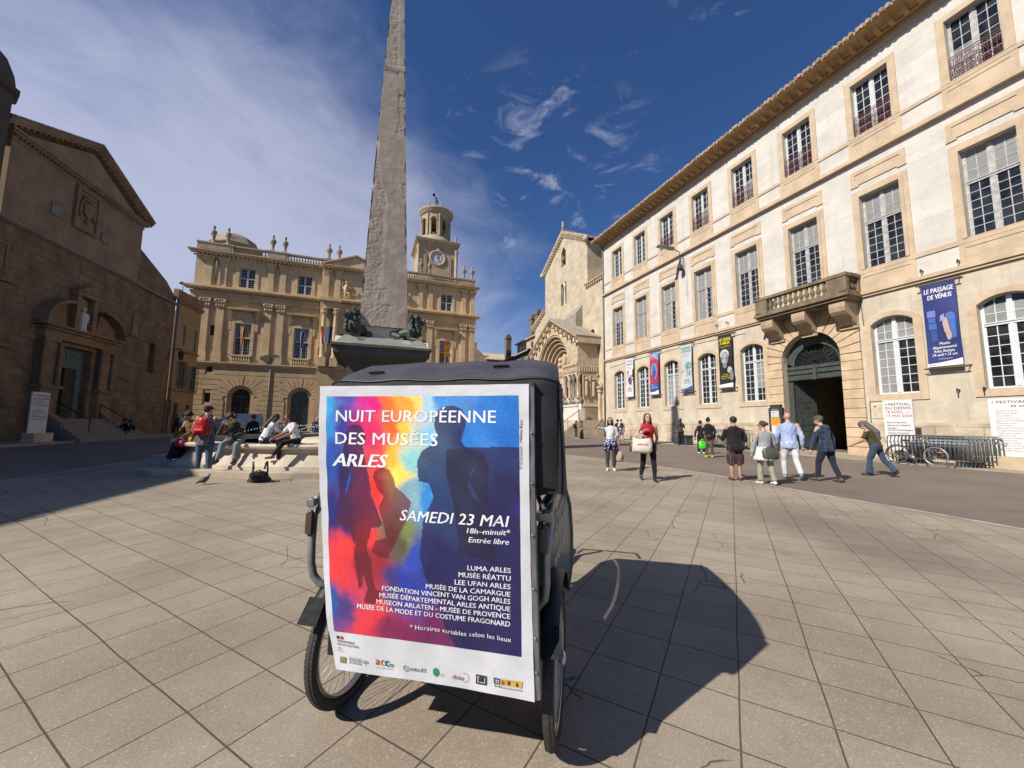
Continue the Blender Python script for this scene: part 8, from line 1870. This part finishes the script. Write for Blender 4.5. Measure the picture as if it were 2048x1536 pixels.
    def b1(poly, ell, txt):
        MV, PK = (.075, .07, .22), (.45, .16, .24); txt(NB, 'L’ÉTOILE', .15, .85, .09, .13, .02); txt(NB, '&', .45, .55, .125, .09); txt(NB, 'L’HIRONDE', .1, .9, .175, .13, .02); txt((.3, .3, .38), 'musée Réattu', .15, .85, .235, .08, 0); txt((.3, .3, .38), 'exposition', .2, .8, .27, .07, 0)
        poly((.16, .06, .06), [(.2, .33), (1, .30), (1, .5), (.2, .5)]); ell((.60, .45, .40), .42, .38, .09, .04); ell(W, .45, .45, .22, .06); ell(MV, .58, .58, .27, .11); ell((.30, .14, .12), .38, .35, .10, .03)
        rr = random.Random(3)
        for i in range(16): ell(PK if i % 2 else MV, rr.uniform(.02, .98), rr.uniform(.42, .70), .05, .018, 8)
        txt(NB, 'Musée', .25, .6, .775, .09); txt(NB, 'Arlésien', .2, .8, .815, .09); txt(NB, 'mai - juin', .25, .75, .86, .09); txt((.3, .3, .3), 'ARLES', .1, .3, .96, .05)
    banner(28.2, 'white banner with a dancer in violet skirt farthest left on the museum', (.64, .63, .64), b1)
build_banners()

def build_panels():
    wp = plain('panel_white', (.66, .655, .645), .6, var=.04); base_m = stone('panel_block', (.56, .44, .29), (.3, .2, .12), sc=2, blotch=.2); red = plain('panel_red', (.45, .07, .06), .7); ink = plain('panel_ink', (.05, .05, .06), .7); grey = plain('panel_grey', (.28, .27, .26), .7)
    def block(o, w): m = MB(); m.box(-w / 2, w / 2, -.34, .16, 0, .46); m.build('base', base_m, o)
    def leaf(o, w, z1, tilt=.0): m = MB(); m.box(-w / 2, w / 2, -.03, .03, .40, z1); m.build('board', wp, o)
    def T(o, items):
        for mat in {i[0] for i in items}:
            m = MB()
            for (mm, t, x0, x1, z, cap, bd) in items:
                if mm is mat: add_text(m, t, x1 - x0, fn=lambda x, y: (x0 + x, -.036, z + y), bold=bd, height=cap)
            m.build('lettering', mat, o)
    def tall(o):
        block(o, 1.05); leaf(o, .95, 2.52)
        T(o, [(red, '4', -.40, -.35, 2.29, .11, .0), (red, 'e', -.34, -.31, 2.34, .05, 0), (ink, 'FESTIVAL', -.29, .40, 2.29, .11, 0), (ink, 'DU DESSIN', -.40, .40, 2.13, .11, 0), (red, '18 AVRIL —', -.40, .36, 1.97, .11, 0), (red, '17 MAI 2026', -.40, .42, 1.81, .11, 0),
              (ink, 'Edmond Baudoin', -.38, .24, 1.56, .06, .01), (ink, 'Gérard de Palézieux', -.38, .36, 1.44, .06, .01), (ink, 'Georges', -.38, -.08, 1.33, .06, .01), (ink, 'Hauchard-Decampagne', -.38, .42, 1.25, .06, .01), (ink, 'Clément Thouvenot', -.38, .30, 1.13, .06, .01), (grey, 'www.festivaldudessin.fr', -.3, .4, .60, .04, 0)])
    o = at_museum('festival_panel', 9.36, 1.35, .08, 'white FESTIVAL DU DESSIN panel on a stone block beside the crowd barriers', 'sign', 'drawing festival panels'); tall(o)
    o = at_museum('festival_panel', 5.9, 1.35, .05, 'wide white programme board of two columns at the right edge', 'sign', 'drawing festival panels'); block(o, 2.1); leaf(o, 1.9, 2.45)
    it = [(red, '4', -.86, -.82, 2.28, .08, 0), (ink, 'FESTIVAL DU DESSIN', -.76, .76, 2.28, .09, 0), (ink, '35 expositions', -.45, .40, 2.15, .06, .01)]
    rr = random.Random(6)
    for c in (-.80, .12):
        for i in range(17):
            z = 2.0 - i * .085; mat = red if i % 4 == 0 else grey; it.append((mat, rr.choice(('Espace Van Gogh', 'Chapelle du Museon', 'Musée Réattu', 'Église des Trinitaires', 'Palais de Luppé', 'Fondation Manuel Rivera', 'Croisière et jardin')), c, c + rr.uniform(.35, .62), z, .035, 0))
    T(o, it)
    o = empty('festival_panel'); g = nL * 18.75 + dL * 24.75; o.matrix_world = Matrix.Translation((g.x, g.y, G(g.x, g.y) + .11)) @ Matrix.Rotation(ANG_L, 4, 'Z'); tag(o, 'white festival panel on a stone block in the shade by the left church', 'sign', 'drawing festival panels'); tall(o)
    # plaque by the doorway, info totem, bins, white sign at the church
    o = at_museum('wall_plaque', 10.68, .0, 0, 'cream marble plaque on the wall right of the doorway', 'plaque'); m = MB(); m.box(-.21, .21, -.03, 0, 1.87, 2.52); m.build('slab', plain('plaque_marble', (.60, .52, .36), .5), o); m = MB(); m.ball((-.08, -.032, 2.42), (.05, .004, .05), 10, 6)
    for i, t in enumerate(('VILLE D’ARLES', 'Palais de l’Archevêché', 'Museon Arlaten', 'salles d’exposition')): add_text(m, t, .32, fn=lambda x, y: (-.16 + x, -.032, 2.30 - i * .11 + y), height=.03)
    m.build('lettering', plain('plaque_ink', (.20, .15, .08), .7), o)
    o = at_museum('info_totem', 14.45, 1.35, .09, 'dark grey information totem with white and orange notices left of the doorway', 'sign'); m = MB(); m.box(-.36, .36, -.10, .10, 0, 2.36); m.box(-.27, .27, -.10, .10, 2.36, 2.54); m.build('body', plain('totem_grey', (.045, .042, .042), .5), o)
    m = MB(); m.box(-.22, .20, -.115, -.10, 1.86, 2.20); m.box(-.23, .23, -.113, -.10, .95, 1.42); m.build('notice', plain('notice_white', (.62, .62, .60), .6), o); m = MB(); m.box(-.25, .25, -.118, -.10, 1.42, 1.84); m.build('poster', plain('notice_orange', (.66, .30, .03), .6), o)
    m = MB(); add_text(m, 'Museon', .3, fn=lambda x, y: (-.15 + x, -.12, 2.24 + y)); m.build('lettering', wp, o); m = MB(); [add_text(m, t, .30, fn=lambda x, y: (-.15 + x, -.121, z + y), height=.035) for t, z in (('Exposition', 2.10), ('ouverte', 2.02), ('entrée', 1.92), ('Informations', 1.74), ('pratiques', 1.56))]; m.build('small_print', ink, o)
    for s, lab in ((20.6, 'dark cylindrical litter bin by the wall, the larger of two'), (20.0, 'low dark box planter beside the litter bin')):
        big = s > 20.3; o = at_museum('litter_bin', s, 2.2, .1, lab, 'bin'); m = MB(); m.lathe([(.30, 0), (.33, .05), (.33, 1.0 if big else .68), (.27, 1.06 if big else .72), (.20, 1.06 if big else .72)], 14) if big else m.box(-.33, .33, -.28, .28, 0, .68)
        m.build('body', plain('bin_grey', (.05, .055, .055), .6), o); m = MB(); m.lathe([(.34, 0), (.34, .06)], 14, (0, 0, .85 if big else .30)) if big else m.box(-.36, .36, -.31, .31, .62, .72); m.build('rim', plain('bin_dark', (.02, .022, .022), .5), o)
    q = nR * 19.7 + dR * 33.3; o = empty('notice_post', (q.x, q.y, 1.85), ANG_R); tag(o, 'small white notice on a post at the top of the church steps', 'sign'); m = MB(); m.tube([(0, 0, 0), (0, 0, 1.3)], .03, 6); m.build('post', wp, o); m = MB(); m.box(-.24, .24, -.05, -.02, 1.1, 1.65); m.build('board', wp, o)
build_panels()

def build_barriers():
    st = plain('galvanised_steel', (.165, .18, .185), .42, .6, var=.3, scale=9); GBAR = 'stacked steel crowd barriers'
    def proto():
        root = empty('crowd_barrier'); L, Hh = 2.25, 1.06
        m = MB(); r = .019; c = .14
        path = [(-L / 2, 0, .10), (-L / 2, 0, Hh - c)] + [(-L / 2 + c - c * math.cos(t), 0, Hh - c + c * math.sin(t)) for t in (.5, 1.0)] + [(-L / 2 + c, 0, Hh), (L / 2 - c, 0, Hh)] + [(L / 2 - c + c * math.sin(t), 0, Hh - c + c * math.cos(t)) for t in (.55, 1.05)] + [(L / 2, 0, Hh - c), (L / 2, 0, .10)]
        m.tube(path, r, 7); m.tube([(-L / 2, 0, .20), (L / 2, 0, .20)], r * .9, 7); m.build('frame', st, root)
        m = MB()
        for i in range(1, 19): x = -L / 2 + L * i / 19; m.tube([(x, 0, .20), (x, 0, Hh)], .009, 5)
        m.build('bar_set', st, root)
        for x in (-L / 2 + .35, L / 2 - .35): m = MB(); m.hexa([(x - .02, -.24, 0), (x + .02, -.24, 0), (x + .02, .24, 0), (x - .02, .24, 0), (x - .015, -.06, .19), (x + .015, -.06, .19), (x + .015, .06, .19), (x - .015, .06, .19)]); m.build('leg', st, root)
        m = MB()
        for z in (.35, .82): m.tube([(L / 2, 0, z), (L / 2 + .07, 0, z), (L / 2 + .09, 0, z + .06)], .010, 5); m.tube([(-L / 2 - .05 * math.sin(t), .0, z - .03 + .05 * math.cos(t)) for t in (0, .8, 1.6, 2.4, 3.1)], .010, 5)
        m.build('hook', st, root); return root
    p0 = proto(); first = True
    def stack(pos, n, step, ang, lab_f, lab_m, lab_b):
        nonlocal first
        for i in range(n):
            o = p0 if first else copy_tree(p0); first = False
            q = pos + step * i; o.location = (q.x, q.y, G(q.x, q.y) + .04); o.rotation_euler = (0, 0, ang + random.uniform(-.02, .02)); tag(o, lab_f if i == 0 else lab_b if i == n - 1 else lab_m, 'barrier', GBAR)
    st_ = nR * .125 + dR * -.055
    stack(nR * 19.55 + dR * 8.15, 9, st_, ANG_R, 'grey steel barrier at the front of the stack behind the parked bicycle', 'grey steel barrier inside the right-hand stack behind the parked bicycle', 'grey steel barrier at the back of the stack nearest the programme board')
    stack(nR * 19.2 + dR * 16.9, 7, nR * .13 + dR * -.06, ANG_R, 'steel barrier at the front of the stack behind the topknot woman', 'steel barrier inside the stack left of the totem', 'steel barrier at the back of the stack left of the totem')
    q = nL * 17.4 + dL * 36.5; stack(q, 3, dL * 2.35 + nL * .05, ANG_L, 'dark steel barrier in the shade by the ochre house, nearest the church', 'middle dark steel barrier in the shaded row by the ochre house', 'dark steel barrier in the shade at the town hall end of the row')
    # bicycle leaning on the front barrier: rear wheel on the left, front wheel on the right
    P = nR * 19.18 + dR * 8.32; root = empty('bicycle', (P.x, P.y, G(P.x, P.y) + .035), ANG_R); tag(root, 'old dark blue bicycle leaning on the stack of steel barriers', 'bicycle'); root.rotation_euler = (rad(-5), 0, ANG_R)
    tyre = MATS['tyre_rubber']; dark = plain('bike_paint', (.020, .020, .038), .35, coat=.3); al = MATS['aluminium']; R = .34
    def whl(x, name, mat):
        w = empty('wheel', (x, 0, R)); w.parent = root; m = MB(); m.tube([((R - .018) * math.cos(a), 0, (R - .018) * math.sin(a)) for a in [2 * PI * i / 40 for i in range(40)]], .018, 8, closed=True); m.build('tyre', mat, w)
        m = MB(); m.tube([((R - .04) * math.cos(a), 0, (R - .04) * math.sin(a)) for a in [2 * PI * i / 40 for i in range(40)]], .009, 6, closed=True); m.build('rim', al, w); m = MB()
        for i in range(28): a = 2 * PI * i / 28; m.tube([(.02 * math.cos(a + .7), .02 * (1 if i % 2 else -1), .02 * math.sin(a + .7)), ((R - .05) * math.cos(a), 0, (R - .05) * math.sin(a))], .0018, 4)
        m.tube([(0, -.05, 0), (0, .05, 0)], .02, 8); m.build('spoke_set', al, w)
    whl(-.52, 'rear', tyre); whl(.55, 'front', plain('grey_tyre', (.20, .19, .175), .7))
    m = MB(); bb, seat_, head_, hl = (-.08, 0, .29), (-.24, 0, .78), (.33, 0, .82), (.37, 0, .66)
    for a, b in ((bb, seat_), (seat_, head_), (bb, hl), (head_, hl)): m.tube([a, b], .016, 7)
    for s in (-1, 1): m.tube([bb, (-.52, s * .045, R)], .009, 6); m.tube([(-.23, 0, .74), (-.52, s * .045, R)], .008, 6)
    m.build('frame', dark, root)
    m = MB(); [m.tube([hl, (.42, s * .045, .52), (.55, s * .045, R)], .010, 6) for s in (-1, 1)]; m.build('fork', plain('fork_violet', (.075, .07, .14), .4), root)
    m = MB(); m.tube([(.32, 0, .80), (.30, 0, .92), (.36, 0, .94)], .012, 6); m.tube([(.18, -.26, .93), (.30, -.22, .96), (.37, 0, .95), (.30, .22, .96), (.18, .26, .93)], .011, 6); m.build('handlebar', al, root)
    m = MB(); m.ball((-.28, 0, .88), (.13, .075, .035), 10, 6); m.tube([(-.24, 0, .78), (-.27, 0, .87)], .013, 6); m.build('saddle', tyre, root)
    m = MB(); m.lathe([(.085, -.004), (.085, .004)], 20); m.v = [(bb[0] + v[0], v[2] - .05, bb[2] + v[1]) for v in m.v]; m.bar((bb[0], -.07, bb[2]), (bb[0] + .12, -.07, bb[2] - .12), .016); m.box(bb[0] + .08, bb[0] + .17, -.14, -.06, bb[2] - .14, bb[2] - .115); m.bar((bb[0], .07, bb[2]), (bb[0] - .12, .07, bb[2] + .12), .016); m.build('crank', al, root)
    m = MB(); m.tube([(-.52 + .365 * math.cos(a), 0, R + .365 * math.sin(a)) for a in [rad(20 + 12 * i) for i in range(15)]], .018, 5); m.tube([(.55 + .365 * math.cos(a), 0, R + .365 * math.sin(a)) for a in [rad(70 + 10 * i) for i in range(9)]], .018, 5); m.build('mudguard', dark, root)
    m = MB(); m.box(.60, .74, -.03, -.02, .47, .50); m.build('reflector', plain('orange_reflector', (.55, .12, .02), .4), root)
build_barriers()

def build_misc():
    # street lamp on the museum wall and the floodlight under it
    o = at_museum('wall_lamp', 21.9, 0, 0, 'grey street lamp on a long arm above the upper cornice of the museum', 'lamp'); lm = plain('lamp_grey', (.115, .135, .125), .45, .2); m = MB(); m.tube([(0, 0, 14.35), (0, -.25, 14.62), (-.05, -.9, 14.78)], .035, 7); m.build('arm', lm, o)
    m = MB(); m.hexa([(-.20, -2.35, 14.70), (.12, -2.35, 14.70), (.10, -.8, 14.70), (-.16, -.8, 14.70), (-.12, -2.25, 14.86), (.04, -2.25, 14.86), (.06, -.8, 14.92), (-.10, -.8, 14.92)]); m.build('lamp_head', lm, o); m = MB(); m.box(-.12, .05, -2.2, -1.4, 14.675, 14.70); m.build('lens', plain('lamp_glass', (.35, .37, .35), .2), o)
    o = at_museum('floodlight', 21.75, 0, 0, 'small black floodlight hanging below the street lamp bracket', 'lamp'); m = MB(); m.tube([(0, 0, 14.1), (0, -.35, 14.0), (0, -.35, 13.55)], .025, 6); m.build('bracket', MATS['dark_iron'], o); m = MB(); m.lathe([(.05, 0), (.12, -.05), (.20, -.42), (.18, -.44)], 12, (0, -.38, 13.55)); m.build('housing', MATS['dark_iron'], o)
    # speed-dome camera on the left church corner, lantern on the ochre house
    q = nL * 20.1 + dL * 38.0; o = empty('security_camera', (q.x, q.y, 12.2), ANG_L); tag(o, 'white security camera on the roof edge of the left church', 'camera'); m = MB(); m.tube([(0, 0, 0), (0, 0, .8)], .04, 6); m.build('pole', MATS['zinc'], o); m = MB(); m.cap((-.55, -.1, .95), (.15, -.1, 1.0), .13, .13); m.build('housing', wp_ := plain('camera_white', (.45, .46, .48), .4), o)
    q = nL * 20.2 + dL * 38.15; o = empty('wall_lantern', (q.x, q.y, 6.6), ANG_L); tag(o, 'black iron lantern on a bracket at the corner of the ochre house', 'lamp'); m = MB(); m.tube([(0, .2, .9), (0, -.35, 1.0), (0, -.4, .85)], .03, 6); m.build('bracket', MATS['dark_iron'], o); m = MB(); m.lathe([(.05, 0), (.16, .08), (.22, .55), (.26, .58), (.1, .75), (.02, .85)], 6, (0, -.4, 0), False); m.build('lantern', MATS['dark_iron'], o)
    # white van parked before the town hall
    d = ray(472, 850); g = CAM + d * (36 / d.y); g.z = G(g.x, g.y); o = empty('van', g, rad(28)); tag(o, 'small white van parked in the shade before the town hall', 'van')
    wv = plain('van_white', (.55, .55, .55), .35, var=.04, coat=.5); prof = [(-2.1, .35), (-2.1, 1.05), (-1.25, 1.2), (-.55, 1.83), (2.05, 1.86), (2.15, 1.2), (2.15, .35)]
    m = MB(); n = len(prof); vs = [(x, -.86 + (.10 if z > 1.3 else 0), z) for x, z in prof] + [(x, .86 - (.10 if z > 1.3 else 0), z) for x, z in prof]; m.add(vs, [tuple(range(n)), tuple(range(2 * n - 1, n - 1, -1))] + [(i, n + i, n + (i + 1) % n, (i + 1) % n) for i in range(n)]); m.build('body', wv, o)
    gl = glass_mat(); m = MB(); m.add([(-1.24, -.72, 1.24), (-1.24, .72, 1.24), (-.60, .66, 1.80), (-.60, -.66, 1.80)], [(0, 1, 2, 3)]); m.v = [(v[0] - .012, v[1], v[2] + .012) for v in m.v]; m.build('windscreen', gl, o)
    for s in (-1, 1): m = MB(); m.add([(-1.0, s * .85, 1.22), (-.1, s * .84, 1.22), (-.1, s * .79, 1.70), (-.5, s * .79, 1.70)], [(0, 1, 2, 3)]); m.build('side_window', gl, o); m = MB(); m.ball((-1.05, s * .98, 1.2), (.06, .1, .09), 8, 6); m.build('mirror', MATS['black_plastic'], o); m = MB(); m.box(-2.115, -2.08, s * .62 - .16, s * .62 + .16, .82, 1.0); m.build('headlight', plain('lamp_glass', (.35, .37, .35)), o)
    for x in (-1.35, 1.4):
        for s in (-1, 1): m = MB(); m.lathe([(.20, -.1), (.32, -.1), (.33, 0), (.32, .1), (.20, .1)], 16); m.v = [(x + v[0], s * .78 + v[2], .33 + v[1]) for v in m.v]; m.build('wheel', MATS['tyre_rubber'], o)
    m = MB(); m.box(-2.16, -2.08, -.8, .8, .35, .55); m.build('bumper', MATS['black_plastic'], o)
build_misc()
